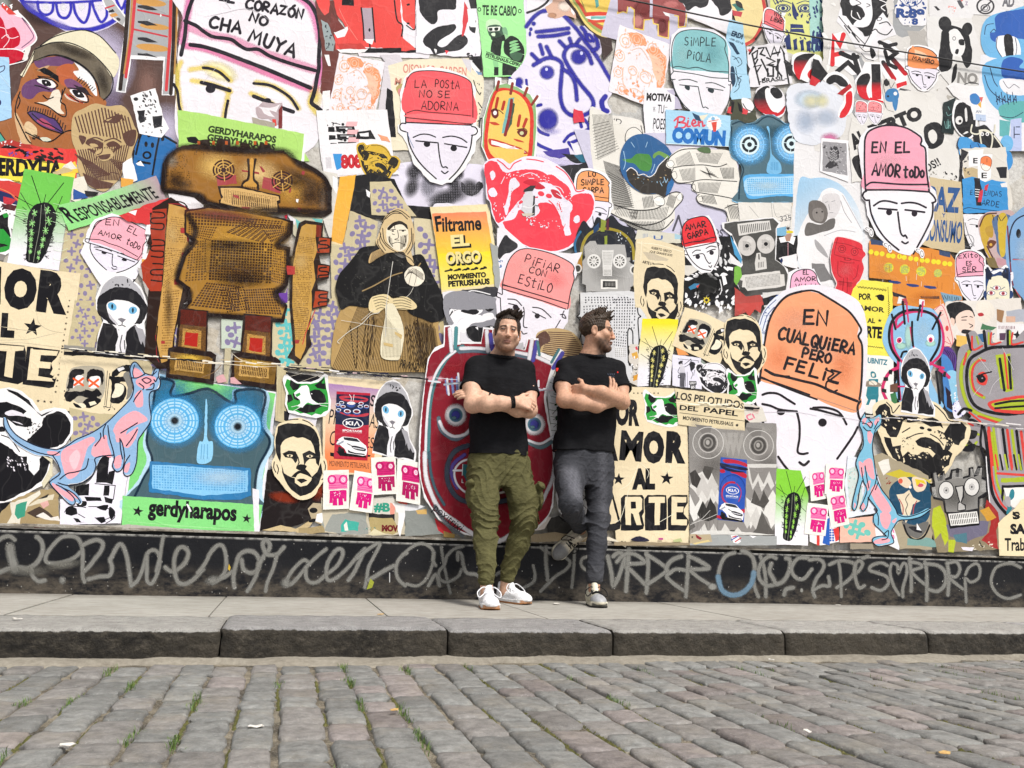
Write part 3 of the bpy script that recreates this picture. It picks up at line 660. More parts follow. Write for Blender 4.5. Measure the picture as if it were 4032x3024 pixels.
def cactus(x,y,ux,uy,vx,vy,sc):
 push(x,y,ux,uy,vx,vy);k='15171a'
 s(k,1.6,"50 32 20 1","75 31 124 9");s(k,1.3,"28 36 -34 24","18 40 -16 20","98 42 120 24","100 52 140 62","4 54 -38 45","60 31 66 22")
 F(k,"45 32 67 31 88 35 100 45 98 55 88 66 80 76 67 88 45 99.5 18 99.5 2 96 3 86 6 74 5 55 12 43 27 35",r=1.0)
 for _ in range(46):
  v=RNG.random();L=RNG.random()<.5;X=(3+6*math.sin(v*2.4) if L else 99-38*v**1.6)+0;Y=36+v*58
  s(k,.9,f"{X} {Y} {X+(-1 if L else 1)*RNG.uniform(6, 16)} {Y+RNG.uniform(-5, 4)}")
 S('8c9183',1.0,"52 34 46 60 34 82 26 99","62 33 66 55 52 80 40 99","28 40 22 60 14 80 12 97")
 for X,Y,r in ((30,43,9),(72,40,10),(22,55,10),(76,52,12),(20,65,9),(66,63,10),(18,73,8),(58,73,8),(18,80,7),(54,80,7),(16,87,6),(44,88,6),(42,94,5)):
  for q in range(4):
   a=rad(q*45+RNG.uniform(-15,15));s(sc,1.2,f"{X-r*math.cos(a)} {Y-r*math.sin(a)*.45} {X+r*math.cos(a)} {Y+r*math.sin(a)*.45}")
 pop()
def xskulls(x,y,ux,uy,vx,vy,bg=CR):
 push(x,y,ux,uy,vx,vy);k,g,o='17161a','85827c','e9602f'
 f(bg,"0 2 40 -1 100 4 101 60 98 101 50 98 -2 95",r=.6)
 F('b3ab9a',"14 26 22 20 36 17 54 18 62 26 62 60 52 80 30 84 14 72 8 56")
 F(k,"14 30 20 23 32 24 33 30 27 36 22 52 10 58 12 42",r=1.4);F(k,"38 30 44 22 58 25 61 34 58 50 55 36 42 36 40 46 37 42",r=1.4)
 F(k,"6 66 14 62 30 62 36 58 46 60 52 56 58 66 50 70 40 72 26 70 14 80 8 78",r=1.4);F(k,"34 76 48 70 57 76 48 86 38 90 32 84",r=1.2)
 F(W_,"22 36 32 35 31 48 22 52 18 56");F(W_,"42 37 55 35 55 50 46 56 40 53");f('f0e6cc',"40 80 48 77 51 82 42 86");F('f0e6cc',"22 84 32 82 36 88 26 91");F(k,"18 82 24 84 30 90 22 89")
 for cx,cy in ((26,45),(47,46)):
  s(o,3.4,f"{cx-7} {cy-5} {cx+6} {cy+6}",f"{cx+6} {cy-6} {cx-6} {cy+6}")
 s('4a4743',1.0,"66 24 62 84","69 28 64 86","60 86 70 88 72 70");F(k,"72 28 80 18 92 13 99 14 97 24 86 24 80 32 73 34",r=1.2);f(W_,"79 20 88 16 90 20 82 25")
 F(k,"68 34 84 34 96 30 98 42 84 42 86 52 76 56 74 74 70 76 72 46",r=1.4);F(k,"84 46 92 52 90 70 82 80 70 78 76 66 86 62",r=1.4);F('efe6cf',"77 46 88 48 88 60 82 68 72 70 76 56");F(g,"88 30 98 26 100 60 92 72 94 52",r=1)
 bb(k,"58 86 76 84 78 92 60 92",8,.6,2);bb(k,"6 58 16 56 12 80 4 80",10,.6,2.2)
 pop()
def pinkbot(x,y,ux,uy,vx,vy,a='ef7fb4',b='d9177f'):
 push(x,y,ux,uy,vx,vy)
 f('f6f2ea',"0 2 99 0 101 98 1 101",r=.5);ha('d6d2cf',.5,"10 10 94 8 94 92 8 94",20)
 f(a,"22 15 50 12 92 13 94 47 22 50",r=.8);s(b,1.5,"24 34 92 32","24 40 92 38","23 45 92 43");s(b,1,"36 24 78 23")
 for cx in (34,78):e(b,cx,25,17,12,hole=.68);e(a,cx,25,12,8.4);e('fbdcec',cx,25,8,6,hole=.5);e('fbdcec',cx,25,2.5,2)
 f(b,"26 53 90 51 88 72 28 73",r=.8);f(b,"26 55 38 55 38 84 25 84",r=.6);f(b,"80 54 91 53 91 80 82 80",r=.6)
 f(b,"40 70 54 70 56 90 38 90",r=.6);f(b,"60 70 76 70 79 89 60 90",r=.6);bb('fbe0ee',"40 56 78 55 78 66 40 67",14,1,2.6)
 pop()
def chimp(x,y,ux,uy,vx,vy,bg=CR,k='1b1a1c',full=True):
 push(x,y,ux,uy,vx,vy)
 F(bg,"-2 12 3 3 14 -1 22 4 32 0 50 -3 66 1 76 12 81 21 93 20 103 30 101 46 94 60 87 68 81 82 69 98 56 103 40 95 23 82 12 64 6 46 1 30",r=.6)
 S(k,1.3,"13 3 18 9 20 16 27 6","32 3 50 0 64 4 74 14 80 23 90 24")
 f(k,"1 15 5 7 12 5 17 10 18 18 24 20 36 19 50 21 62 20 72 26 74 34 70 30 60 32 50 26 38 28 30 26 28 36 24 46 17 46 12 36 7 32 3 24",r=1.2)
 f(k,"82 25 93 24 99 31 97 44 90 54 84 52 80 60 74 62 78 48 74 40 78 32",r=1.0)
 f(k,"10 46 18 48 20 58 28 56 30 70 36 64 46 68 54 62 62 70 70 60 78 60 84 64 79 78 68 93 56 99 42 92 26 80 15 64",r=1.2)
 f(k,"44 50 50 45 60 46 70 52 74 60 66 66 60 60 52 58 46 56",r=.9)
 S(k,1.3,"34 48 44 42 52 40","60 41 68 46 74 54","30 40 38 34","68 36 76 40");e(k,51,33.5,2.6,1.9,15);e(k,59,35.5,2.6,1.9,15)
 bb(bg,"5 17 12 14 26 40 14 42",14,.8,2.4,60);bb(bg,"26 22 60 22 60 26 26 26",16,.6,2,10);bb(bg,"36 60 62 56 60 70 38 74",34,.6,2.2,20);bb(bg,"78 44 88 48 84 58 76 54",10,.6,1.8,90)
 bb(k,"28 40 40 46 42 60 30 58",16,.5,1.6);bb(k,"64 36 78 40 78 48 66 44",12,.5,1.8);bb(bg,"20 62 26 60 34 76 28 78",8,.8,2.4,80);bb(bg,"72 70 80 66 74 82 68 82",8,.8,2.6,100)
 pop()
def psh(poly,bg,ink,seed,step=10.5,sz=5.0):
 f(bg,poly);L=P_(poly);rg=random.Random(seed)
 a=[float(v) for v in poly.split()];X=a[0::2];Y=a[1::2]
 def inside(p):
  c= False
  for i in range(len(L)):
   (x1,y1),(x2,y2)=L[i-1],L[i]
   if (y1>p[1])!=(y2>p[1]) and p[0]<(x2-x1)*(p[1]-y1)/(y2-y1)+x1:c= not c
  return c
 j=0;y=min(Y)+3
 while y<max(Y):
  x=min(X)+2+(j%2)*step*.5;i=0
  while x<max(X):
   cx,cy=x+rg.uniform(-1,1),y+rg.uniform(-1,1);m=sz*.9
   if all(inside(tp(cx+dx*m,cy+dy*m)) for dx,dy in ((1,0),(-1,0),(0,1),(0,-1))):
    if (i+j)%2==0:
     q=rg.uniform(-.35,.35);c_,s_=math.cos(q),math.sin(q);u,v=sz,sz*.27
     o=[(-u,-v*.7),(-v,-v),(-v*.8,-u),(v*.8,-u),(v,-v),(u,-v*.7),(u,v*.7),(v,v),(v*.8,u),(-v*.8,u),(-v,v),(-u,v*.7)]
     fill(rough(P_([(cx+p*c_-r*s_,cy+p*s_+r*c_) for p,r in o]),.25*scl(),8),ink)
    else:e(ink,cx,cy,sz*.55,sz*.45,rg.uniform(0,180))
   x+=step;i+=1
  y+=step*.86;j+=1
def paperlines(q,n,c='8d8878',w=.18):
 ha(c,w,q,n,.8)
def kiabanner(q,big):
 q=[float(v) for v in q.split()] # tl tr br bl -> canonical 100 x 230
 push(q[0],q[1],q[2]-q[0],q[3]-q[1],(q[6]-q[0])/2.3,(q[7]-q[1])/2.3)
 nv,rd,bl='17203f','b8243c','2b54b0'
 if big:
  f(rd,"0 0 100 0 100 230 0 230");f(nv,"0 9 100 8 100 108 60 116 0 112");
  F('c03a48',"10 16 50 12 92 18 88 30 60 34 20 30");F(nv,"20 22 60 19 90 24 60 27");F('c03a48',"6 68 50 76 96 68 88 80 40 82");F(nv,"20 72 60 73 90 70 60 76")
  e('2d4f98',44,42,13,11);F('f2eaea',"32 38 40 33 52 33 57 38 48 43 38 42");bb(rd,"36 35 54 35 54 40 36 40",7,.6,1.6);S(W_,1.6,"38 8 44 18 44 30","52 8 51 20 50 30")
  for x,y,r in ((16,38,8),(74,37,8),(6,46,8),(21,51,8),(72,48,8),(90,46,8),(8,63,8),(34,66,11),(62,65,12)):
   e('2d4f98',x,y+1,r,r*.95);e(W_,x,y-.6,r*.92,r*.6);e('6e2030' if x%4 else nv,x,y,r*.7,r*.42)
  e(W_,52,106,31,17.5);e(nv,52,106,28.4,15);t(W_,'KI',31,112.5,53,112.5,13,.04);s(W_,3.4,"57 113 64 99.5 71 113")
  t(W_,'SPORTAGE',22,135,80,135,7,.03);s('e8a0a8',1,"22 138 80 138")
 else:
  f(bl,"0 0 100 0 100 230 0 230");F(rd,"10 8 50 4 98 14 98 26 60 18 20 20",r=1);F(nv,"0 22 40 26 100 30 96 40 40 36 4 34",r=1);F(rd,"0 46 14 44 20 54 4 58",r=.6);F(rd,"40 44 96 50 98 68 60 56 44 54",r=.6);F(nv,"2 34 60 42 98 46 60 50 20 46",r=.8)
  e('1d3c8c',52,118,50,60,hole=.93);e(rd,50,130,42,46,hole=.84);f(bl,"60 76 96 100 96 180 60 180");e('234aa2',52,118,44,54,hole=.97);S(rd,3,"66 92 80 108 84 130 76 156")
  e(W_,51,118,24.5,14);e(bl,51,118,22,12);t(W_,'KI',35,123,52,123,10.5,.04);s(W_,2.8,"55 123.5 60.5 112.5 66 123.5");t(W_,'SPORTAGE',27,143,74,142,6,.03);s('b9c4e4',1,"28 146 74 146");F(rd,"0 214 40 220 60 224 4 226");F(rd,"86 190 100 196 100 182 88 184")
 y=150 if big else 163
 push(2,y,1,0,0,.72 if big else .68,1)
 f('101116',"4 74 92 90 94 98 16 96");F('101116',"12 52 10 76 22 92 26 70");f(W_,"3 40 10 16 22 4 48 5 66 9 78 26 92 42 96 62 94 86 84 90 64 86 36 82 28 60 14 44");f('2a2c35',"24 7 46 7 64 11 74 26 40 22 26 18");e('14151a',20,74,9,15)
 F('24262e',"48 48 60 44 88 54 92 62 86 68 60 62");F('24262e',"34 34 42 38 52 46 40 42");f('24262e',"38 64 46 72 62 78 88 80 90 86 62 84 40 78");F('dcdce2',"54 52 84 58 84 61 56 56");F('d0d4de',"80 46 90 52 90 56 82 52");f('9aa0ae',"4 42 24 22 26 30 10 46");e('3a3d46',6,24,4,3)
 pop();pop()
# ------------------------------------------------------------------ the pasted posters, bottom layer first: left third
T(0,0)
poster('backdrop_sheet','dark brown and lilac painted sheet behind the capped man and the striped legs','painted sheet')
f('5b4540',"-6 -4 222 -4 222 60 214 112 220 166 170 170 -6 166");es('3f2f2e',52,12,26,16);es('8d6b62',160,92,14,24,0,.3,.8);es('3d2c2e',196,70,16,30);es('c9bfdc',100,70,44,44,0,.6);es('cfc6e0',180,140,24,26,0,.3,.8);es('7e6e8a',122,116,12,20,0,.3,.7);es('4a3430',130,150,30,12)
es('8c8f8a',0,6,12,14)
poster('mouth_mural','white mouth with big teeth drawn in blurred violet spray lines at the top left corner','mural sheet')
F('e6def4',"21 -6 26 6 45 18 62 29 78 36 100 36 118 30 131 22 139 18 140 -8 80 -9")
S('3330b4',4.2,"22 -3 28 6 40 15 60 26 80 32 100 32 118 26 130 18",so=.5);S('3330b4',2.4,"25 2 60 3 90 2 112 0",so=.5)
S('3330b4',2.6,"41 2 42 10 46 15 52 16 57 12 58 3","61 3 63 14 67 19 73 19 77 12 77 3","80 3 82 14 88 23 93 24 97 14 98 2","100 2 104 14 110 24 116 18 116 8","126 -2 132 10 137 0","136 18 137 6",so=.5)
es('7a74cc',34,7,10,6,30,.2,.6);es('8a80d0',66,27,16,4,25,.2,.5)
for x in (50,69,89,108):es('ffffff',x,8,5,5,0,.3,.7)
poster('striped_cutout','short grey striped paper arm beside the violet mouth',PC)
f(W_,"110 -2 121 -2 139 19 136 30 124 21 113 6",r=.5);f('b4b4b6',"112 -2 120 -2 137 20 134 28 124 19 115 6");s('c9474e',1.8,"115 9 124 6");f('2e2c30',"118 12 123 10 125 13 119 14");f('d59a55',"119 16 126 14 129 17 122 19");e('3a3638',129,21,2.5,1.6,30)
poster('striped_cutout','grey striped paper legs with red and brown edges, left of the giant hat face',PC)
f(W_,"137 -4 192 -4 194 20 190 104 176 104 178 66 143 64 137 101 126 100 132 60 138 20");f('aaabae',"139 -4 190 -4 192 20 188 103 177 103 180 62 142 61 136 100 128 99 134 60 139 20")
for x,y,a,b in ((164,3,17,4),(168,29,16,3.4),(166,52,18,4)):e('cf9a55',x,y,a,b,6)
s('2f2420',4.4,"140 -3 137 40 131 97");s('2f2420',4.2,"190 -3 189 50 186 102");s('b98a4e',2,"144 -3 141 40 135 80","193 -2 192 40 190 80");s('cf4248',3.4,"147 -3 144 34 137 84","186 -3 185 44 181 98")
for y in (6,23,41,58):f('2f2e33',f"150 {y} 160 {y} 172 {y+5} 160 {y+5} 150 {y+2}",r=.5)
s('c9414a',1.9,"150 11 184 18","146 32 182 40");S(W_,1.6,"143 61 160 62 178 65");f(W_,"175 15 176 17 175 19 174 17");f(W_,"162 21 163 21 162 23")
poster('portrait_painting','painted portrait of a man in a cream flat cap with purple lips, head tilted','portrait poster')
F('a9683c',"-4 130 12 126 13 112 20 98 24 84 34 70 60 60 86 64 108 84 110 104 116 112 108 128 84 166 60 172 -4 170")
F('a4683f',"0 130 16 124 40 150 80 164 80 170 -4 168");f('56ad9d',"-4 140 3 148 8 156 -4 158");S(K_,1,"0 144 4 150 9 157")
F('6f4a72',"38 66 56 62 70 62 82 66 74 72 54 72 42 74");F('6a4470',"26 92 40 86 58 92 60 100 44 100 34 108 24 104");F('c0663f',"62 74 78 70 84 84 72 94 64 88");F(W_,"80 66 92 72 102 86 106 104 100 100 94 90 84 84 80 78 86 76");F('e2c59c',"30 132 40 140 38 150 26 142");F('d9b48a',"16 122 22 130 34 156 26 160 18 140")
F('7c4f76',"70 88 78 86 90 94 84 98 74 96");F('efe2d0',"57 100 64 98 67 108 66 118 70 124 60 122 48 114 40 112 52 110");F('caa27c',"40 76 50 72 54 72 46 78");F('d9c6b6',"70 102 80 106 92 112 86 112 74 108");S('b4432f',2.2,"73 103 80 108 90 112")
F(W_,"40 88 46 86 56 88 61 93 57 96 48 93");F('19161a',"46 87 53 88 56 93 50 94 46 91");F(W_,"76 98 84 98 92 103 95 110 88 109 80 104");F('19161a',"79 98 87 99 92 106 84 106 80 102");e(W_,50,90,.9);e(W_,86,102,1)
S(K_,1.3,"39 86 46 85 56 87 63 93 58 97","38 93 46 95 54 98","74 96 84 97 94 103 96 111 88 111","76 104 86 111");s(K_,.9,"41 83 62 85","42 84 56 87");f(K_,"38 76 48 74 58 79 64 83 65 90 58 86 48 80",r=1)
for i in range(8):s(K_,.9,f"{84+i*2.4} {88+i*1.6} {87+i*2.4} {84+i*1.8}")
f('2a2028',"80 92 92 95 102 106 96 104 86 98",r=1);S(K_,1.3,"71 96 66 110 71 115 72 126 66 126 52 116 38 112","47 104 52 108 58 106","68 98 67 108")
F('5a3f78',"30 123 36 121 46 124 54 128 60 130 66 138 69 145 62 143 48 138 38 132");F('b2506e',"40 132 46 129 54 134 60 141 50 138");S(K_,1.3,"30 123 36 121 46 124 54 128 60 130 66 138 69 145 62 144 48 139 38 132 30 123","35 124 46 133 54 136 68 144")
for i in range(16):s('33282c',1.1,f"{31+i*2.7} {116+i*.5+(i>9)*(i-9)*2.2} {31+i*2.7-1} {121+i*.5+(i>9)*(i-9)*2.2}")
S(K_,1.3,"22 100 18 112 17 124 22 136 30 152 34 156","20 104 22 110 19 118","28 144 38 149 50 154 58 153 70 144 78 142");bb('2b2422',"34 146 44 148 42 152 36 151",10,.8,1.8,20);F('d9dbc8',"44 150 52 150 56 153 48 154")
F('6d6354',"36 56 45 49 62 46 80 48 100 58 115 72 122 86 120 100 114 108 109 104 106 90 95 76 78 65 58 60 42 66 35 64");es('3c342d',80,56,26,5,20,.2,.7);es('3c342d',112,88,6,16,-20,.2,.7)
F('e8e0c4',"44 50 55 42 70 35 88 33 105 38 120 50 130 66 127 80 122 84 112 70 95 56 75 48 58 46")
S(K_,1.2,"38 54 56 47 76 47 98 57 115 73 123 86 121 100 113 109","44 50 60 40 88 33 108 39 126 58");S(K_,2.2,"38 66 58 60 78 65 96 77 106 92 109 106",tq=True);f('e9e0c4',"37 56 28 74 22 82 26 84 36 66");s(K_,.9,"38 56 24 84")
poster('rose_cutout','pink and red rose cutout with a torn ribbon at the left edge',PC)
F('f3b9cd',"-4 8 6 10 14 14 26 22 37 34 39 42 34 50 22 56 8 62 -4 62",r=.6);S(W_,1.6,"20 14 30 24 39 38 38 46 24 56");S('6a4c70',1,"24 20 34 34 36 42 24 52");F('c3122f',"-4 18 3 22 7 32 16 30 22 40 20 50 8 54 -4 54");f(W_,"11 14 20 11 24 20 18 18",r=1);f('d8473f',"3 3 12 10 18 16 10 16 2 8",r=1);bb(W_,"2 2 14 6 12 12 4 10",8,.8,2)
S('f6d5dd',.9,"0 30 6 32 8 40 14 42 20 40","4 52 10 44 8 38 2 42");F('c3122f',"-4 54 16 54 28 58 30 63 22 66 10 71 -4 72");S(W_,1.1,"-4 54 18 54 29 60 28 66 10 71");f('e8e4e0',"28 52 34 50 30 66 24 66",r=.6)
poster('blue_leaflet','plain pale blue leaflet with small dark marks at the left edge','leaflet')
f('a9d0ef',"-4 62 10 63 13 128 -4 134");S('3a3560',1,"-2 80 4 77 5 72 -2 74");e('2f3c6a',0,112,1.6,3);S('d6e8f6',.5,"-4 98 4 100 11 102");s('d6e8f6',.4,"0 82 12 96")
poster('cutout_strip','strip of red, black and orange torn letter sheet under the capped portrait',TP)
f('b23a34',"-4 156 12 152 22 156 34 158 60 164 80 168 80 176 -4 178",r=.8);f('1f1a1c',"-4 162 10 158 24 162 34 168 20 172 -4 170",r=.8);f('c98a52',"0 170 20 176 30 170 18 168",r=.6);f(W_,"68 163 78 166 76 172 66 170",r=.8);f('d6483f',"33 158 50 161 70 167 66 172 40 166",r=.6);bb(W_,"0 154 24 154 22 160 6 160",10,.6,1.8)
T(0,1)
poster('lettering_poster','yellow poster with fat black capital letters under a red top at the left edge',PO)
f('e2433f',"-4 -4 84 -4 84 30 -4 20",r=.6);bb('1f1a1c',"-4 -4 60 -6 84 18 40 8",26,2,5,10);bb('7a4a9a',"10 0 40 0 30 6 10 4",8,1,3);f('f5de4e',"-4 3 28 8 84 14 80 40 -4 30");f('1c1a1c',"-4 6 -4 25 3 26 2 7");t(K_,'ERDYHA',-3,25,68,28,19,.05)
s(K_,.8,"-4 29 22 32","-2 6 60 12");f('f0c94a',"60 20 82 10 86 22 70 24");f('e8e2d8',"70 14 78 10 84 18 66 20",r=.6);f(TN,"58 22 70 16 80 20 58 26",r=.5)
poster('torn_patchwork','torn scraps of red, navy and white print left of the green cactus poster',TP)
f('f1eef0',"-4 28 12 30 22 36 24 60 14 84 -4 70",r=.6);f('d2433f',"-4 30 14 32 24 36 24 56 12 52 -4 50",r=.7);f('26315e',"-4 40 12 46 20 54 20 58 8 56 -4 52",r=.5);S('e58b5a',.8,"-4 38 10 44 20 52");f('c22f3e',"4 48 18 52 12 58 4 56");f('5a2a2e',"2 56 20 58 16 64 4 62",r=.5);bb('2a2226',"-4 58 18 60 16 70 -4 70",12,1,2.6)
poster('green_cat_torn','torn half of a green cat face at the left edge below the red scraps',PC)
f(W_,"-4 64 4 66 10 64 11 72 13 94 12 108 -4 118",r=.6);f(K_,"-4 72 6 66 10 68 9 80 12 92 6 96 -4 90",r=.8);f('2f9a3d',"3 68 8 66 10 70 5 72");f('2f9a3d',"-4 84 4 84 12 94 13 104 6 108 -4 110",r=.8);f(K_,"-4 98 6 100 10 102 -4 104",r=.5);f('8a8480',"-4 110 6 112 4 118 -4 118",r=.8)
poster('plus_sheet','newspaper sheet with mauve plus signs left of the hooded cat','newsprint sheet',group=GP)
psh("72 80 98 78 110 100 104 160 118 220 64 222 60 160",'c9bb97','8a7ea0',3)
poster('blue_figure','blue blocky figure with black outlines behind the gold robot head',PC)
T(0,0);F('2b6cab',"154 146 162 142 176 146 190 154 192 170 194 200 160 200 146 196 146 164");S(K_,2.2,"148 168 154 146 164 143 176 147 192 156","174 146 170 166 166 190");s(K_,3.6,"162 138 162 148","178 144 177 152");e(K_,159,157,1.8,3);e(K_,166,158,1.8,3)
e(K_,160,169,5,4.4,0,hole=.55);s(K_,2.6,"151 176 163 178");S(K_,1.8,"146 164 144 180 147 196");f(W_,"148 178 153 175 157 181 150 180")
poster('black_white_photos','white strip with two blurred black and white figures beside the striped legs','paper strip')
f(W_,"142 104 169 96 178 128 184 140 176 150 152 146 146 120",r=.5);e('2a292c',148,108,2.6,2);bb('2d2b30',"152 100 168 100 170 112 158 118",22,.8,2.4,60);f('26252a',"149 121 158 120 158 132 152 134",r=.8);f('26252a',"166 127 177 126 176 138 168 140",r=.8);bb('3a383d',"150 116 168 112 174 128 154 132",26,.6,1.8,40);bb('4a484d',"154 134 176 134 178 146 156 144",18,.5,1.5)
poster('brown_portrait','brown kraft paper stencil of a frowning man in a striped cap',PC)
F('c5aa7c',"80 126 92 118 104 113 118 116 132 115 140 122 146 136 150 148 144 166 142 180 134 188 128 197 116 208 106 207 94 200 86 188 84 168 78 150");b_='5f4239'
for i in range(17):s(b_,1.5,f"{82+i*3.6} {127-min(i,8)*1.2+max(0,i-9)*1.4+1} {87+i*3.7} {144+i*.6}")
F(b_,"112 133 122 127 134 126 128 134 118 134");F(b_,"124 124 132 126 136 132 130 128");F('c5aa7c',"116 131 122 129 118 132");F(b_,"86 148 94 150 90 158");F(b_,"134 146 148 142 146 158 138 158");F(b_,"93 156 100 151 112 156 110 162 100 160");F('c5aa7c',"98 157 104 157 107 160 100 160");F(b_,"116 157 124 154 132 160 126 164 120 162");F('c5aa7c',"119 161 126 160 124 163");F(b_,"96 162 112 166 126 164 118 170 104 168")
for i in range(16):s(b_,1.05,f"{82+i*2.2} {168+i*1.1} {106+i*1.8} {194-i*.4}") if i<9 else s(b_,1.05,f"{98+i*2.4} {170+i*.4} {120+i*1.2} {190-i*.5}")
ha(b_,1.2,'84 164 142 158 132 196 96 196',22);F('c5aa7c','104 166 118 162 124 170 112 176');F(b_,'108 170 120 168 118 173 110 174');S(b_,1.2,'95 153 104 150 112 153','114 154 124 151 132 155','112 156 111 166 106 169')
f(b_,"90 188 106 196 124 200 120 205 104 206 94 200");S(b_,.8,"116 192 122 188 130 190","104 174 108 170 112 172")
T(0,1)
poster('torn_scraps','blue and orange printed scraps tucked under the slogan strip',TP)
f('e8e2d4',"78 30 92 26 96 40 86 56 78 52",r=.5);f('2d57a0',"80 40 94 46 96 50 80 52");poster('torn_scraps','white and orange scraps between the kraft stencil and the blue blocky figure',TP);f(W_,"134 12 144 6 150 30 134 40",r=.8);f('e3a54a',"132 28 146 30 144 38 132 38");f('1f1e22',"92 42 108 44 104 48 94 48")
poster('cactus_poster','green to white poster of a black cactus, upper left under the yellow lettering',PO,'cactus posters')
f(('72c653',(0,60),'f0ecf6',(0,108)),"27 18 81 28 70 88 64 129 8 121 18 62");cactus(28,25,33.5,0,0,96,'9fe08a')
for i in range(7):S('d9f0cf',.35,f"{17+i*.1} {62+i*2.2} {28} {64+i*2.6} {30} {64+i*2.4}",f"58 {56+i*10} 66 {58+i*10} 74 {60+i*9}")
poster('slogan_strip','pale green paper strip reading RESPONSABLEMENTE in narrow black letters','slogan strip')
f(('97e28c',(120,60),'b39aa4',(168,44)),"64 58 100 50 170 26 181 51 140 66 75 86");t(K_,'R',78.5,78,88,75.5,20.5,.03,-5);t(K_,'ESPONSABLEMENTE',89,75.2,174,50,15,.02,-4)
T(0,1)
poster('hat_cutout','small white face in a pink hat reading EN EL AMOR TODO, above the hooded cat',PC,GH)
f('efecf8',"108 72 122 67 136 70 152 78 166 80 162 100 156 124 148 138 140 140 124 146 112 148 100 130 88 110 92 100 96 84")
hf('f5aebd',107,70,55,15,-9,27,.9);F('f5aebd',"98 96 102 86 110 76 122 71 136 73 150 80 160 87 158 98 156 108 151 118 130 108 112 101")
S(K_,.9,"97 98 101 86 109 76 122 71 136 73 150 80 161 87 159 93 160 97 156 102 155 110 150 117","98 95 110 96 120 100 132 104 150 114","97 99 110 103 130 110 150 118")
hw(K_,1.0,'EN',115,79.5,130,80.5,6.5);hw(K_,1.0,'EL',138,86,150,92,7);hw(K_,1.0,'AMOR',107,90,132,97,5.5);hw(K_,1.0,'toDo',137,100,152,107,6.5)
poster('slogan_poster','cream poster with heavy black letters and a star, left of the hooded cat',PO,'cream love of art posters')
T(0,1);f(CR,"-6 118 10 121 64 130 88 132 84 166 79 220 60 310 -6 292")
t(K_,'O',3.5,167,39,170,42,.085);t(K_,'R',39.5,171,73,175,43,.08);f(K_,"-4 124 2 125 1 166 -4 166")
T(0,2);t(K_,'L',1,34,16,35,25,.09);star(K_,36,25,10.4,8);
f(K_,"-6 42 27 45 29 52 26 84 20 87 -6 82",r=.1);f(CR,"1 44 27 46 26 50 17 51 14 80 5 78 8 51 -4 50",r=.1);f(K_,"33 46 66 50 62 58 56 64 58 70 55 76 62 80 59 90 54 91 25 87 30 46",r=.1);f(CR,"37 49 64 51 62 56 45 55 44 62 56 63 55 70 43 69 42 78 61 81 60 76 57 82 59 84 30 82 34 48 36 48",r=.1)
for i in range(17):
 y=-4+i*6.2;star('3a3028',76-i*.93,y,1.7 if i%3 else 1.2,10)
for i in range(3):star('3a3028',42+i*7,105+i*.6,2)
for q in ("-4 39 30 38 50 34 66 30","-4 42 26 42 66 47","40 6 43 20 54 28 70 31","0 24 20 27 40 30"):S('f8f1de',.7,q,tq=True);S('b9a785',.5,q.replace('3','3',1),tq=True)
poster('plus_sheet','newspaper sheet with mauve plus signs between the starred cream poster and the hooded cat','newsprint sheet',group=GP)
psh("82 -4 104 -4 112 20 106 34 103 47 74 45",'c4b792','8a7ea0',5,8.5,4);f('8f8c86',"70 44 104 47 104 52 70 50")
poster('black_box_sheet','black sheet with thin white lines beside the hooded cat',PO)
f('2a272b',"160 6 172 6 176 24 182 36 180 56 168 54 158 36");s('d8d4d0',.4,"164 8 163 28 157 27","163 28 183 36 180 40","162 38 182 45");f('d8424a',"170 52 181 54 180 58 169 56",r=.5)
T(0,1)
poster('hooded_cat','cat in a black fur-trimmed hood and tie, the large one beside the cream poster',PC,'hooded cat cutouts')
T(0,2);hoodcat(104,-34,66,3,-1.5,92)
poster('skull_poster','cream print of two blurred heads with orange crosses for eyes, above the leaping cat',PO,'orange crossed eyes prints')
f('17161a',"70 51 104 53 158 58 190 60 190 62 70 55");xskulls(66,55,78,3,0,63);f('cdbf9b',"140 60 166 62 166 80 150 84");F('8a7ea0',"164 66 176 64 190 70 180 72")
poster('plus_sheet','newspaper sheet with mauve plus signs under the body of the leaping cat','newsprint sheet',group=GP)
psh("76 112 100 118 128 120 112 134 100 146 78 152",'c4b792','8a7ea0',8,9.5,5.4)
poster('chimp_cutout','black and white chimpanzee face cut off by the left edge',PC,'chimpanzee heads')
f(W_,"-6 94 10 90 24 94 36 104 44 116 60 112 72 114 80 124 80 140 72 152 58 160 54 172 58 180 50 196 40 200 20 212 -6 218")
F(K_,"48 124 58 118 68 117 76 126 77 138 70 150 58 156 44 156 34 150 30 148 40 138 46 132",r=1);f(K_,"8 92 20 96 32 104 40 116 46 120 60 114 54 118 46 122 38 114 28 106 18 99 10 95")
f(K_,"-4 107 8 106 20 110 30 116 26 120 34 124 36 132 28 134 18 132 8 124 -4 122",r=1);F('e8e2ec',"6 118 14 115 24 118 28 122 20 121 10 121");F('e8e2ec',"14 127 22 130 26 131 20 128");bb(K_,"26 122 44 128 44 148 28 138",40,.6,1.8);F(K_,"-2 134 4 133 6 138 -2 138");S(K_,1,"2 142 12 146 18 154 22 160");F(K_,"-4 150 8 154 16 160 22 168 -4 172",r=1)
T(0,3);f(K_,"-4 -10 6 -2 12 2 20 -2 30 0 32 14 38 20 43 14 44 2 50 -6 56 2 52 16 46 26 36 34 24 40 12 46 -4 50",r=.8);bb('e8e2ec',"6 0 30 2 34 16 10 14",22,.8,2.2,60);f(K_,"-4 50 12 50 13 60 6 66 -4 64",r=.5);bb(K_,"8 4 34 4 34 16 12 14",18,.6,1.6)
poster('torn_scraps','peeling green, tan and brown scraps under the big black and white chimpanzee',TP)
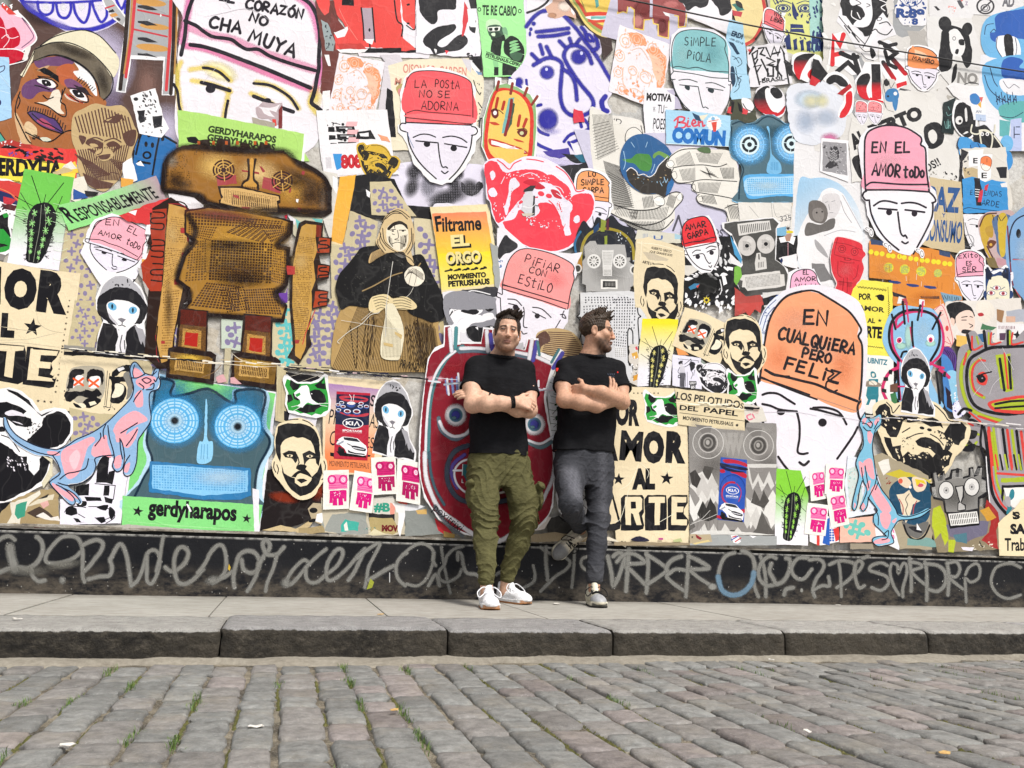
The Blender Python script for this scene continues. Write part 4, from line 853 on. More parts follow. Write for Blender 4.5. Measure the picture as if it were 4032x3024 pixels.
f('a8936c',"-4 66 14 48 30 40 56 34 64 36 66 74 20 74 -4 72",r=1);f('e2dccd',"12 50 30 44 44 36 46 40 34 50 26 62 22 72 8 72 14 62",r=.8);f('3f9a80',"18 52 30 48 28 64 20 68 17 62",r=.8);f('4a3c33',"30 60 44 54 54 60 60 66 40 66",r=.8);f('d9a7a0',"42 46 52 44 54 52 48 56",r=.8);f('d9cfb8',"30 54 46 44 60 40 58 46 44 50",r=.6);f('2a2624',"42 46 54 40 52 44");f('e8e2dc',"40 64 48 60 56 66 64 64 66 70 50 68",r=.5);f('d8d0b4',"46 -2 58 2 58 20 48 34 46 28 54 14 56 6")
poster('ball_print','white sheet with black stencilled boots, ball and blocks at the paws of the leaping cat',PO)
f('ece7f4',"66 46 76 46 100 24 118 -6 140 -4 139 20 132 72 66 74");f(K_,"108 0 120 -2 117 28 105 28");f(K_,"119 16 126 14 123 30 116 28");f(K_,"84 32 98 29 97 42 82 42");s(K_,1,"104 29 126 31 124 46","82 32 81 44");f(K_,"114 31 120 31 119 42 113 42");f(K_,"93 43 110 44 111 48 95 48",r=.6);f(K_,"114 43 124 46 122 51 115 49",r=.6);f(K_,"72 56 78 53 84 56 85 62 78 64 72 62");F(K_,"84 49 94 48 94 53 86 54")
S(K_,.9,"71 60 76 54 88 54 94 55","86 62 93 66","97 54 106 54 118 56 124 60 125 66 116 72","104 66 114 68 124 64");f(K_,"80 66 86 67 87 71 94 71 84 71");F(K_,"106 54 118 52 116 58 110 57");F(K_,"120 54 126 60 122 68 119 62");f(K_,"104 66 114 65 116 70 111 72")
T(0,2)
T(0,2)
poster('cobalt_robot','blue robot face with round grille eyes on bright green paper, low on the left',PO,'blue robot faces')
f('ece9f2',"164 78 222 84 304 96 302 98 282 250 134 240 138 196 146 150 158 100");f('7fd47c',"172 79 222 85 300 97 296 120 279 248 137 240 141 192 150 150 158 100")
B1,B2,B3='2c6f96','6db4e4','aedaf4'
F('b7d9ee',"168 76 190 82 192 100 206 98 222 94 236 104 252 104 256 92 292 95 290 130 300 150 288 178 286 208 290 222 284 232 138 226 150 192 160 170 156 150 162 120 164 96",r=.5)
F('47626c',"170 78 188 84 186 96 190 100 206 96 222 92 236 98 254 108 258 94 286 96 283 130 294 150 280 178 278 204 282 226 142 222 156 190 166 172 160 148 166 118 168 96",r=.6)
es('2d7fae',186,108,30,36,0,.3,.8);es('2d7fae',262,120,34,38,0,.3,.8);es('3c6f86',224,112,20,24,0,.3,.7)
S('102c40',2.2,"170 80 189 84 186 96 190 100 206 97 222 92 232 94 250 106 257 106 258 94 288 96 284 130 294 150 281 178 278 204 284 226",so=.7);S('102c40',2,"170 84 166 118 160 148 166 170 156 190 142 220",so=.7)
for cx,cy,r in ((190.5,126.5,28),(259,133,27)):
 es('3f9ad6',cx,cy,r*1.05,r*.98);e('5aaee2',cx,cy,r*.94,r*.88);e('9ad0f0',cx,cy,r*.9,r*.84,hole=.94)
 for k in (.78,.66,.5,.4,.28):e('b4dcf4',cx,cy,r*k,r*k*.94,hole=1-.07/k)
 for q in range(16):
  a=rad(q*22.5);s('5aaee2',1.3,f"{cx+r*.3*math.cos(a)} {cy+r*.28*math.sin(a)} {cx+r*.92*math.cos(a)} {cy+r*.86*math.sin(a)}")
 es('bfe2f6',cx,cy,r*.42,r*.4,0,.3,.75);es('0c1820',cx,cy,4.6,4.6,0,.5)
for q in ("224 106 226 110 226 146 232 150 230 170 215 172 217 150 222 146",):F('8fcbee',q);s('5a9cc8',.8,"220 152 219 168","223 152 222 168","226 152 226 168")
f('2f79b0',"164 171 228 175 273 178 274 208 262 212 222 212 162 204",r=.6);f('86c4ec',"166 174 228 178 270 181 270 204 222 208 166 200",r=.6);grid('5ba2d8',"167 175 268 181 268 204 167 200",34,9,.6,.3, True);es('cfe8f8',240,188,30,10,0,.2,.5)
f('86d982',"134 208 226 214 286 218 281 248 133 240");s('a2e29a',.9,"140 236 200 241 280 246",tq=True)
T(0,3);star(K_,150.5,59,6.4,12);t(K_,'gerdyharapos',161,69,257,75.5,24,.045,full=True);T(1,3);star(K_,47.5,67,5.4,8);T(0,2)
f('ece9f2',"275 200 282 202 282 250 277 250");f(W_,"203 217 205 217 209 225 207 226")
T(0,2)
poster('leaping_cat','blue and pink hairless cat with a long tail leaping over the left posters',PC,'blue and pink cats')
b_,p_='8fb4da','f4a9b4'
ol="143 66 148 63 153 68 158 75 165 77 168 72 174 70 174 78 175 84 172 92 164 96 163 108 165 120 164 128 158 138 152 146 150 160 149 172 146 182 140 186 135 183 138 172 136 160 136 168 134 178 128 182 123 176 124 166 112 166 106 176 100 186 88 194 74 197 84 206 90 214 88 218 84 216 80 218 76 217 66 206 56 196 56 190 66 182 64 176 56 166 40 164 24 156 12 146 5 132 4 124 7 124 10 132 18 142 30 150 46 156 62 158 72 154 84 146 100 140 114 130 124 122 134 112 142 102 146 92 144 82 142 74"
F(W_,ol)
push(.6,.6,.992,0,0,.994,1);F(b_,ol);pop()
F(p_,"68 160 86 150 100 144 104 148 96 156 92 170 86 184 76 190 70 180");F(p_,"102 154 108 148 116 142 118 152 122 166 112 164 104 166 100 162");F(p_,"124 136 132 124 146 116 156 120 161 126 152 130 140 136 136 146 128 150 126 142");F(p_,"136 144 146 136 151 134 148 146 140 156 133 152");F(p_,"148 98 154 93 156 98 156 110 150 112 147 106");F(p_,"149 82 160 78 170 80 166 88 158 92 150 88");F(p_,"146 70 150 70 156 76 150 80 146 78");F(p_,"58 194 70 202 80 208 80 214 72 210 60 200");F(p_,"72 200 84 208 86 212 80 208");F(p_,"125 168 132 164 132 176 126 178");F(p_,"136 176 142 172 140 182 136 182");F(p_,"52 160 62 160 66 164 56 164");F('f9c4cc',"76 168 84 158 88 166 82 180")
k='1c2338'
S(k,1.25,"62 158 72 155 84 147 100 140 114 131 124 122 134 112 143 102 146 92 144 82 142 72 144 65 148 63 153 68 158 75","158 75 166 77 169 71 174 69 173 78 175 84 173 92 164 96 163 108 165 122 163 130 156 140 151 148 150 160 149 172 145 183 139 187 135 183 137 172 142 164")
S(k,1.3,"5 124 6 134 14 145 26 154 42 161 58 164 66 160","8 124 12 134 20 143 34 151 48 156 62 158","58 164 64 174 66 184 56 192 56 196 66 207 76 217 82 217 81 210 70 200 62 196","64 194 76 197 92 193 101 186 105 176 104 168 112 165 124 164","70 200 80 205 88 214 86 217","118 132 120 146 124 160 125 168 123 176 128 182 134 178 136 166 134 152 131 146","132 140 142 134 150 129","131 146 132 158 134 168","116 130 113 138 114 146","110 140 110 146 104 154","66 190 74 184 84 182 94 178 97 168","138 154 144 146 150 136","154 94 148 102 146 106","155 82 160 80 165 83 160 86 155 82","152 86 157 90 156 93","164 88 168 86 167 92 160 93","144 80 150 80 158 76","172 80 170 84 168 82")
S(k,1.0,"147 66 145 74 146 79","171 73 166 78")
T(0,0)
poster('paper_strip','grey paper with pale pink rose print strip above the base ledge, under the boots sheet','paper strip')
T(0,3);f('b8b2aa',"-4 73 64 73 120 75 140 73 200 78 200 81 100 80 -4 77",r=.5);f('8a3f48',"38 74 50 75 50 77 38 77");f(W_,"84 75 88 75 88 77 84 77");f('c4d4d6',"30 74 38 74 38 76 31 76")
poster('hat_cutout','largest white face in a pink edged hat reading EL CORAZON NO CHAMUYA, top left','mural poster',GH)
T(1,0)
F('eee9f0',"-26 -8 -22 20 -28 60 -26 86 -30 110 -28 150 0 168 80 175 120 160 134 124 130 104 126 80 130 40 118 6 100 -10")
for c_,a in (('f08ac0',.85),):
 S(c_,8,"100 -6 116 6 124 24 128 44",so=.7,a=.8);S(c_,6,"128 66 127 80 124 92 122 100",so=.8,a=.8);S('f2a8c8',8,"-14 30 6 38 30 43 52 52 72 60 96 68 120 76",so=.5,a=.75);S('ee86b4',6,"-20 50 4 54 40 68 80 84 118 98",so=.6,a=.8);S('f08ac0',7,"-14 -4 -18 20 -22 46",so=.7,a=.8)
es('f8ecc0',18,78,20,10,20);S('f4dc6c',4.5,"-14 76 4 74 18 78 30 88","-12 88 10 92 30 100","58 90 76 94 92 104 104 118","52 102 66 108 82 118","28 98 26 110 22 128","120 102 116 112 122 122 130 128","-24 68 -28 80 -26 110 -22 140",so=.9,a=.7);es('f4dc6c',122,106,8,14,0,.2,.7)
k='211d26'
S(k,4.2,"104 -4 116 4 123 16 126 30 127 42 126 62 126 74 124 84 122 96 120 104 118 112 124 117 129 121",so=.14);S(k,4.2,"-10 -4 -14 6 -18 20 -20 40 -24 60",so=.14);S(k,3.8,"-20 23 -8 28 0 34 10 40 24 42 32 44 40 50 48 54 60 54 72 61 88 67 104 72 122 77",so=.14);S(k,4.2,"-14 49 0 51 20 57 44 66 70 76 96 87 117 96",so=.14)
S(k,3,"0 74 8 75 18 79 28 88","55 91 72 93 86 100 96 108 103 119","27 110 25 120 24 128",so=.12);S(k,4,"-2 90 10 93 29 99","55 105 70 111 84 117 98 122",so=.12);e(k,8,97,5.4,4.6);e(k,70,110,4,3);S(k,3,"-32 92 -28 100 -26 116 -22 128",so=.12)
hw(k,2.9,'EL',18,0,34,3,9,.1);hw(k,2.9,'CORAZÓN',46,9,108,21,10,.1);hw(k,2.9,'NO',50,22,68,28,9,.1)
hw(k,3.1,'CHA',7,30,40,37,12,.1);hw(k,3.1,'MUYA',49,44,98,62,13,.1)
f('bba9ae',"57 118 66 112 86 112 86 140 76 132 60 128",r=1.2);f('ece6ea',"60 116 72 118 84 114 80 122 72 120 78 128 66 124",r=1);f('7a2f2f',"82 120 86 114 86 140 82 140");f('d8453c',"75 130 79 130 80 137 76 138");f('aaa294',"53 128 62 130 78 134 78 140 54 136",r=.8)
for q in ("0 19 20 15 44 10 60 14 74 24","20 -2 30 10","88 0 96 18","0 90 16 72"):S('c9c4cc',.5,q,tq=True)
poster('green_strip','bright green sheet with repeated heavy black lettering above the gold robot',PO)
T(1,0);f('b0dc74',"-28 120 0 124 60 136 111 146 110 166 116 176 -26 172");t('2b3a1e','GERDYHARAPOS',5,144,79,156,7.5,.05);t('2b3a1e','GERDYHARAPOS',4,153,78,164.5,7.5,.05);t('2b3a1e','GERDYHARAPOS',2,162,76,173,7.5,.05);f(W_,"110 146 112 146 110 176 107 176");f(K_,"-18 150 -8 149 -4 154 -8 157 -16 155",r=.5)
# ------------------------------------------------------------------ gold robot, knitting woman and the posters between them
T(1,0)
poster('brown_sheet','dark brown torn sheet between the giant pink-edged hat and the orange print',TP)
f('6d3b36',"122 2 146 0 150 60 142 104 134 112 128 100 130 60 126 30",r=.5);f('9aa6a8',"128 22 136 26 144 46 142 56 134 56 131 40",r=.8);bb('2a3038',"130 26 138 30 142 54 134 54",16,.8,2);f(W_,"132 60 137 60 139 72 136 72");f('f0ecec',"130 100 138 98 138 118 130 122",r=.8)
poster('red_block_letters','torn scarlet posters with black outlined block shapes at the top',TP)
f('efe9f0',"140 -6 244 -6 248 50 246 64 170 62",r=.5);f(('ea4d49',(0,0),'f0605a',(0,50)),"122 -4 138 -4 137 14 132 17 126 8",r=.8);f('e94f4a',"140 -6 214 -6 218 54 180 52 144 54 142 38 156 32 146 16",r=.7);f(W_,"142 36 150 32 157 29 158 32 154 40 146 42",r=.5);f('7a3a36',"139 14 150 26 154 31 144 36 138 30",r=.7)
f('b5a3b0',"172 9 184 9 186 44 176 44");S(K_,1.6,"172 9 174 26 175 44","184 9 187 46","208 0 211 22 217 28 216 40");f(K_,"151 0 164 0 164 7 151 6");f(K_,"171 53 246 52 246 58 172 58");s(K_,1.6,"181 46 182 56");f(W_,"175 43 186 43 184 49 178 47",r=.6);e(K_,181,33,1.1,2)
f('d9423e',"170 -4 182 -2 185 7 172 8",r=.6);S('f38a80',.6,"148 10 156 26 168 44");f(W_,"145 54 180 53 176 57 150 58",r=.8);f('c8433e',"145 48 150 54 178 54 172 48",r=.5)
T(2,0);f('e8514b',"-6 -6 10 -6 10 28 8 33 -4 22",r=.5);S(K_,1.2,"10 0 10 26 8 33 0 28");f(K_,"0 5 3 4 4 6 1 7");f(K_,"0 25 3 25 4 27 1 27");f('e8514b',"-6 40 4 48 10 55 -6 56",r=.6)
T(1,0)
poster('orange_print','white sheet printed with an orange rose crowned head, right of the giant hat face',PO,'orange rose crowned head prints')
def orangehead(q,seed):
 q=[float(v) for v in q.split()];push(q[0],q[1],q[2]-q[0],q[3]-q[1],q[6]-q[0],q[7]-q[1]);o,o2='ee9a6c','f5c4a8'
 f('efe8ee',"0 0 100 0 100 100 0 100",r=.6);rg=RNG
 F(o,"56 22 76 12 96 24 98 60 88 76 84 50 72 34",r=2.4);F(o2,"60 26 90 30 92 64 80 54",r=2);F(o,"20 6 44 2 56 14 36 20 24 16",r=2.5);F('efe8ee',"24 26 44 18 66 30 76 56 66 90 40 98 24 84 16 52")
 for x,y,r in ((16,20,12),(10,44,10),(12,68,9),(86,28,11),(92,54,9),(88,82,10),(36,12,10),(68,16,10),(24,90,9)):
  e(o2,x,y,r,r*.9,hole=.86,r=.6);e(o2,x,y,r*.6,r*.5,hole=.7,r=.5);bb(o,f"{x-r} {y-r} {x+r} {y-r} {x+r} {y+r} {x-r} {y+r}",5,1,3)
 for cy in (56,60):S(o2,1,f"30 {cy} 38 {cy-5} 46 {cy}",f"54 {cy} 62 {cy-5} 70 {cy+1}")
 e(o2,64,60,12,9,hole=.85);e(o2,38,58,9,7,hole=.82);S(o2,1.1,"50 56 48 70 54 76 46 78","38 86 50 82 64 87 50 92 38 86","30 30 46 22 64 34","20 60 24 80 38 96","74 60 70 80 60 94");bb(o,"40 68 60 68 60 78 44 80",5,1.5,4);bb(o,"30 86 70 86 74 98 28 98",16,1.5,5);bb(o2,"8 4 92 4 92 96 8 96",60,1,3.4)
 pop()
orangehead("148 58 198 68 190 124 136 122",1)
f('d9d3da',"192 60 214 60 222 80 204 124 190 124 198 68")
poster('fruit_bill','pale yellow bill with faded red lettering behind the red hat face',PO)
T(2,0);f('ece2c8',"-20 72 4 65 68 64 72 76 84 84 84 110 70 164 -20 164 -16 100");t('d9897c','OISON SO. GARDEN',-4,80,65,84,10,.02);f('d8d4da',"60 64 72 66 70 80 66 76");f(K_,"70 62 82 60 82 80 76 72",r=1);f(W_,"70 66 80 78 77 81 71 74");f('7d9bc0',"75 77 82 80 82 82 78 82");T(1,0);t('c98a78','M',208,93,215,94,8,.04);F('b9a36a',"210 96 218 92 220 106 214 106",r=.6);F('d98a8a',"212 98 217 97 216 104 213 104");f(K_,"200 96 206 100 210 150 204 150 198 124");T(2,0);S(K_,1,"73 88 76 98 80 104");s(K_,1,"78 112 82 118","80 130 79 144");bb(K_,"76 88 82 90 82 150 78 150",10,.6,2)
poster('halftone_sheet','white sheet with blurred black halftone shapes under the red hat face',PO)
T(2,1);f('e6e1f2',"-14 12 30 8 86 14 86 60 40 60 -10 58 -20 40");k='2b2a2f'
for x,y,a,b,r in ((8,22,9,10,0),(6,38,8,12,20),(46,48,24,9,-12),(52,34,8,14,-20),(70,38,12,9,30),(40,52,14,6,0),(34,58,10,4,0),(58,24,5,6,0),(24,36,8,12,10)):es(k if x!=24 else '8d8c98',x,y,a,b,r,.35,.95)
es('9a99a8',26,34,14,18,0,.1,.6);F(k,"60 32 72 44 78 32 84 36 74 47 62 44",r=1);grid('e6e1f2',"0 16 80 16 80 58 -4 58",44,24,.22,0, True);f('ece8f4',"30 56 50 56 56 60 28 60",r=1)
poster('fact_sheet','white printed page with rows of small black domino shapes and red digits','flyer')
T(1,0);f('f0edf0',"123 121 200 120 208 180 214 190 132 194 128 170");ha('cfcbd0',.25,"128 126 196 124 198 130 128 132",6)
for j in range(5):
 y=133+j*8.6;x=140+j*1.2
 f(K_,f"{x+4} {y+5} {x+24} {y+5} {x+26} {y+11} {x+5} {y+11}");f(K_,f"{x-4} {y+6} {x+3} {y+6} {x+3} {y+11} {x-4} {y+11}",r=.8);e(K_,x+12,y+3,1.6);s(K_,.9,f"{x} {y+1} {x+9} {y+3}");e(W_,x+16,y+8,1.2);s(W_,.5,f"{x+8} {y+7} {x+22} {y+7}");f('efb9bd',f"{x+16} {y} {x+28} {y} {x+27} {y+5} {x+15} {y+5}")
f(K_,"168 144 182 142 188 152 166 152");f('f0edf0',"170 146 180 145 180 149 171 149");ha('bdb9be',.2,"132 160 137 160 138 176 133 176",10);bb(K_,"134 134 146 134 146 140 136 140",8,.6,1.4);f('eda07a',"190 146 200 150 204 156 194 154",r=1)
T(1,1);f('ece8ec',"128 -8 172 -10 178 24 132 27");f('3a93d6',"141 2 151 2 151 17 145 20");t('c62a34','808',150,18,173,17,15,.06);ha('b9b5bc',.3,"133 6 139 6 140 18 134 18",9)
poster('chimp_cutout','small mustard yellow chimpanzee head with a round black mouth',PC,'chimpanzee heads')
T(1,0);chimp(168,155,46,8,-3,41,'d8b23f','2a2620')
poster('orange_strip','plain orange paper strip running down beside the gold robot','paper strip')
T(1,1);f('d9d4cc',"125 20 146 24 150 80 138 96 126 60");f(W_,"141 26 146 30 145 46 141 38",r=.6);f(('eeb13e',(0,30),'e9ae4c',(0,98)),"149 27 167 25 152 101 139 98 143 60");f('e8d4a8',"139 97 152 101 152 104 139 101")
poster('black_sheet','black painted sheet between the orange strip and the knitting woman','painted sheet')
f('1b1a1d',"166 26 184 24 208 30 222 60 216 80 190 72 180 72 160 64");T(2,1);f('1b1a1d',"-6 58 26 60 28 76 8 70 -8 76");T(1,1);f(W_,"177 41 182 44 181 50 178 48")
poster('plus_sheet','newspaper sheet with mauve plus signs above the headscarf of the knitting woman','newsprint sheet',group=GP)
psh("181 33 204 32 222 58 232 70 183 69",'cabd99','857ba0',11,8.5,5)
poster('plus_sheet','newspaper sheet with mauve plus signs left of the knitting woman','newsprint sheet',group=GP)
psh("160 64 190 76 188 100 176 130 150 160 140 165 138 100 152 102",'cabd99','857ba0',12,9,6)
poster('plus_sheet','newspaper sheet with mauve plus signs left of the skirt of the knitting woman','newsprint sheet',group=GP)
T(1,2);psh("118 0 152 -10 160 10 148 40 140 74 104 72 108 40",'c9bc98','857ba0',13,10,6.4)
poster('turquoise_sheet','newspaper sheet with turquoise plus signs between the legs and arm of the gold robot','newsprint sheet')
psh("76 -2 96 -4 104 36 106 70 84 70 74 54",'cfc4a2','62bdbd',17,9,6.5);poster('torn_scraps','turquoise and tan scraps between the head and right arm of the gold robot',TP)
T(1,1);f('c9c2aa',"96 70 130 72 132 92 118 110 98 90");f('72c0bb',"100 72 108 78 104 88",r=.6);f('72c0bb',"118 72 130 74 128 82",r=.6);f('e9e4ea',"90 66 101 74 100 80 96 76");f('c01f3a',"88 70 92 68 91 74")
T(2,1)
poster('plus_sheet','newspaper sheet with mauve plus signs between the knitting woman and the orange poster','newsprint sheet',group=GP)
psh("8 72 28 74 34 110 44 150 60 158 30 166 10 130",'d2c6a4','857ba0',14,10,6.5);T(2,2);f('c9b98e',"24 20 40 18 44 44 34 46");e('857ba0',32,26,4,5);e('857ba0',36,38,5,7)
poster('plus_sheet','pale green newsprint with mauve plus signs between the two feet of the gold robot','newsprint sheet',group=GP)
T(1,2);psh("20 16 46 18 43 51 20 48",'c4cfc0','857ba0',21,9,6.5);f('c0b698',"24 48 31 48 27 86 22 86")
T(0,2)
poster('plus_sheet','newspaper sheet with mauve plus signs at the left foot of the gold robot','newsprint sheet',group=GP)
psh("180 20 210 20 206 60 178 56",'c9bc98','857ba0',23,9,6.5);f(W_,"187 10 209 6 210 18 187 20");e('d8232f',196,8,5,2)
poster('white_scraps','white and red torn paper left of the gold robot',TP)
T(0,1);f('d63a3c',"130 70 166 56 184 50 184 66 164 66 164 80 140 76",r=.8);f(W_,"140 66 150 64 148 70",r=.5);f('e9e4e8',"184 46 222 48 222 104 206 104 204 60 186 56");f(W_,"160 80 180 78 172 92 158 90");f(W_,"156 112 168 110 168 122 154 122");f('e4a64a',"155 117 162 118 160 121 155 121");f('b9b3ae',"150 126 160 128 166 150 172 166 164 166",r=.8)
f('eceaea',"202 140 216 132 222 166 196 166");f('d8344a',"201 138 216 144 208 152 200 150");s(K_,.9,"200 144 212 152","202 140 214 146")
# gold robot ---------------------------------------------------------
T(1,1)
poster('gold_robot','large gold and brown robot with grille eyes and perforated body, left of centre',PC)
gd,dk,br,rd='99692a','2a1c16','6b4420','a8373a'
def goldpart(ol,inner,mesh,so=True):
 F(dk,ol,r=.3,n=4)
# left arm (viewer) ; head ; body ; right arm ; legs
T(0,1);f('8a2a24',"165 62 186 62 184 56 172 60");f('2a1914',"166 62 186 50 206 62 206 98 214 100 222 150 200 166 190 200 188 236 172 236 158 222 162 150 176 140 176 110 160 100 168 80")
f('a83a22',"166 64 182 62 180 96 176 152 164 152 156 140 154 122 160 116 166 100 164 84")
for y in (66,96,122):S('1f1512',1.6,f"167 {y} 178 {y+1} 179 {y+6} 166 {y+7} 166 {y+12} 178 {y+13} 177 {y+19} 165 {y+18}")
f('c79a52',"184 57 203 62 204 98 212 104 222 112 222 150 204 128 196 166 190 196 186 226 176 230 170 200 178 140 180 110")
grid('6a4a20',"186 70 200 72 204 100 182 98",12,12,.5,.2, True,.8);grid('6a4a20',"180 104 210 106 206 126 178 150",18,16,.5,.2, True,.8);grid('6a4a20',"178 152 196 150 188 218 176 218",10,24,.5,.2, True,.85);es('e0bd7c',188,90,8,16,0,.2,.5);es('3a2615',184,168,5,30,0,.2,.5)
for x,y,w_,h in ((197,83,6,6),(198,110,13,10),(190,139,6,6),(176,120+86,4,3)):f('a83636',f"{x} {y} {x+w_} {y} {x+w_} {y+h} {x} {y+h}")
S('a52a30',.9,"184 57 203 62 205 98","176 60 150 70"[:0] or "170 200 171 222 174 230");S(dk,1.3,"186 54 204 60 206 98 212 100","190 200 188 222 178 232 170 222 172 190")
T(1,1)
f(dk,"-46 40 -44 14 -38 4 -26 -4 -10 -8 -4 -7 -4 -12 7 -13 8 -5 14 -5 16 -14 30 -13 30 -5 40 -4 42 -10 50 -8 52 -3 60 -3 62 -9 72 -7 74 -1 88 -1 90 6 106 10 122 18 134 28 140 40 140 66 132 72 100 70 88 66 60 68 30 66 0 58 -10 50 -44 44",r=.5)
f(gd,"-42 40 -40 12 -34 2 -22 -6 0 -6 88 0 104 14 120 22 132 32 136 42 136 64 110 68 88 62 40 62 4 54 -4 46 -40 42")
es('e2b766',14,16,22,16,0,.2,.9);es('e6c283',60,24,24,16,0,.2,.85);es('3a2a1c',40,-2,60,7,3,.3,.8);es('3a2a1c',110,30,34,8,25,.2,.6);es('57504a',130,50,8,18,0,.3,.6);es('6b4a1e',112,44,18,18,0,.2,.5);es('8a8478',-34,10,8,10,0,.2,.6);es('d9a548',94,44,16,16,0,.2,.6);es('57482e',60,63,70,5,4,.3,.7);es('3d2f22',-24,36,14,8,10,.2,.6)
grid('3a2817',"98 24 134 36 134 64 100 56",26,20,.5,.2, False,.32);grid('3a2817',"-40 10 -18 2 -12 40 -40 38",16,18,.5,.2, False,.4);grid('4a3318',"-10 -2 60 -4 60 6 -10 4",36,6,.5,.2, False,.35)
f('a8474a',"14 26 36 26 37 35 16 38",r=.6);f('a8474a',"66 28 78 30 84 42 84 46 64 40",r=.6);f('a13a40',"42 20 61 23 61 25 42 22");f('a13a40',"61 16 64 17 68 22 65 23");f('a13a40',"108 21 111 22 110 26 107 25");f('a13a40',"103 61 107 62 105 66 102 65");f('a13a40',"94 40 96 40 95 45 93 45")
def grille(cx,cy,r,c,c2=None):
 for k in (1,.72,.46):e(c,cx,cy,r*k,r*k*.94,hole=1-.15/k)
 e(c,cx,cy,r*.26)
 for q in range(6):a=rad(q*60+25);s(c2 or 'd6a85a',r*.09,f"{cx+r*.24*math.cos(a)} {cy+r*.24*math.sin(a)} {cx+r*1.02*math.cos(a)} {cy+r*math.sin(a)}")
grille(22.5,20.5,12,'3a1d1c');grille(86,32.5,11.6,'3a1d1c')
S(dk,2.2,"49 9 50 20 49 30 44 34 42 40","57 9 55 20 55 30 59 35 60 41",so=.5);F('cf9a48',"51 10 55 10 54 30 58 36 57 39 44 38 46 34 51 30");ha('4a2d18',.6,"45 37 57 39 57 41.5 45 40",6)
f(dk,"16 38 40 38 84 48 84 56 82 57 84 68 60 67 18 58 17 53 20 52 18 46");f('d9b172',"19 40 40 40 82 49 83 53 80 54 81 66 60 66 19 56 20 52 22 50 20 46");grid('5a3a1c',"23 41 80 50 80 65 22 55",30,10,.5,.1, True,.96);grid('3a2412',"32 46 73 52 72 64 31 58",20,2,.9,.1,dx=.42);f('a8474a',"32 47 38 48 40 52 34 50");f('a8474a',"42 60 52 61 50 64 43 63")
for x in (-6,10,24,36,55,67):f('b5551f',f"{x} -11 {x+3} -11 {x+3} -7 {x} -7")
f(W_,"101 52 104 52 103 56 101 55")
S('20130e',5,'-42 38 -40 12 -34 3 -22 -4 0 -4 50 -1 88 0 104 14 122 22 134 34 136 62','-40 42 -4 48 6 56 40 64 88 64 134 66',so=.9,a=.75);es('2a1a12',118,48,12,14,0,.1,.6);es('2a1a12',-30,30,10,10,0,.1,.6);es('33220f',100,34,10,8,0,.1,.5)
# body
f(dk,"-20 64 6 60 40 64 84 72 98 76 97 90 83 102 95 104 94 114 112 113 96 118 92 146 84 154 80 153 92 168 88 186 40 182 0 178 -26 178 -16 166 -18 150 -30 140 -22 112 -10 100 -20 90")
f('a57830',"-18 66 6 62 40 66 84 74 95 78 94 89 80 101 92 105 91 112 90 145 77 152 89 169 85 182 40 178 -22 174 -12 164 -14 148 -26 139 -18 114 -4 98 -18 88")
es('d9a442',44,106,50,40,0,.3,.7);es('7a3a34',20,70,44,7,6,.3,.75);es('8a6a34',30,120,40,20,0,.2,.6);es('5a3a18',40,132,34,14,0,.2,.5)
grid('3a2414',"9 96 76 100 74 144 6 140",22,15,.74,.12, False,.98);grid('4a2c1c',"-16 66 88 76 84 84 -16 80",30,4,.68,.1);grid('4a2c1c',"-16 80 16 82 8 98 -16 92",12,6,.6,.1);grid('4a3020',"24 88 52 72 72 92 66 100",12,8,.72,.1);grid('4a3020',"60 78 94 82 92 90 74 100",12,6,.7,.1);grid('5a3f22',"-14 98 4 96 4 140 -20 142",7,16,.6,.1, False,.9);grid('4a3020',"76 104 92 106 90 146 74 142",8,14,.58,.15, False,.9);grid('4a3020',"4 142 40 146 40 174 -14 168",14,10,.72,.1);grid('4a3020',"44 150 78 148 86 178 46 176",14,10,.72,.1);grid('3a2414',"18 150 44 146 52 172 26 176",10,9,.6,.1)
f('6a3f9c',"82 154 90 154 92 148 92 164 85 166")
S('20130e',5,'-16 70 -8 88 -20 112 -28 140 -14 154 -20 172','94 80 92 90 80 102 92 108 90 142 78 154 88 168','-18 176 40 180 84 184',so=.9,a=.75);es('1f130c',44,140,30,10,0,.1,.6);es('1f130c',30,102,34,8,0,.1,.6)
# right arm
f(dk,"104 78 111 75 131 78 130 93 140 94 139 111 126 112 128 122 138 124 137 138 124 142 125 150 136 152 135 168 118 172 116 200 118 210 110 222 104 232 98 226 92 224 98 212 96 190 94 168 96 120 98 108")
f('c19548',"107 82 112 79 124 80 122 94 124 108 120 120 122 140 118 152 118 172 112 200 112 212 106 226 100 222 100 200 97 168 98 124 101 106");f('7a2a1c',"123 80 129 81 128 93 123 93");f('a8401f',"126 94 138 95 137 110 124 110");f('a8401f',"125 124 137 125 136 136 124 138");f('a8401f',"122 152 135 153 134 167 120 170")
for y in (97,126,155):S('1f1512',1.7,f"127 {y} 137 {y+1}"[:0] or f"134 {y} 127 {y+1} 127 {y+4} 135 {y+5} 136 {y+8} 126 {y+9} 126 {y+12}")
grid('5a4020',"104 92 122 94 120 112 102 110",12,10,.5,.2, True,.85);grid('5a4020',"100 114 120 114 118 140 98 140",12,14,.5,.2, True,.8);grid('5a4020',"98 142 118 142 114 168 97 168",12,14,.5,.2, True,.8);f('b03432',"91 124 100 125 100 134 92 134",r=.6);es('e3c07c',106,120,10,10,0,.2,.5)
T(1,2);grid('5a4020',"98 2 116 4 110 40 98 40",12,18,.55,.2, True,.9);f('a33a38',"100 39 105 39 104 43 100 43");s('c8323a',.8,"122 6 112 30 108 44");s('e5c23a',.6,"120 14 114 28")
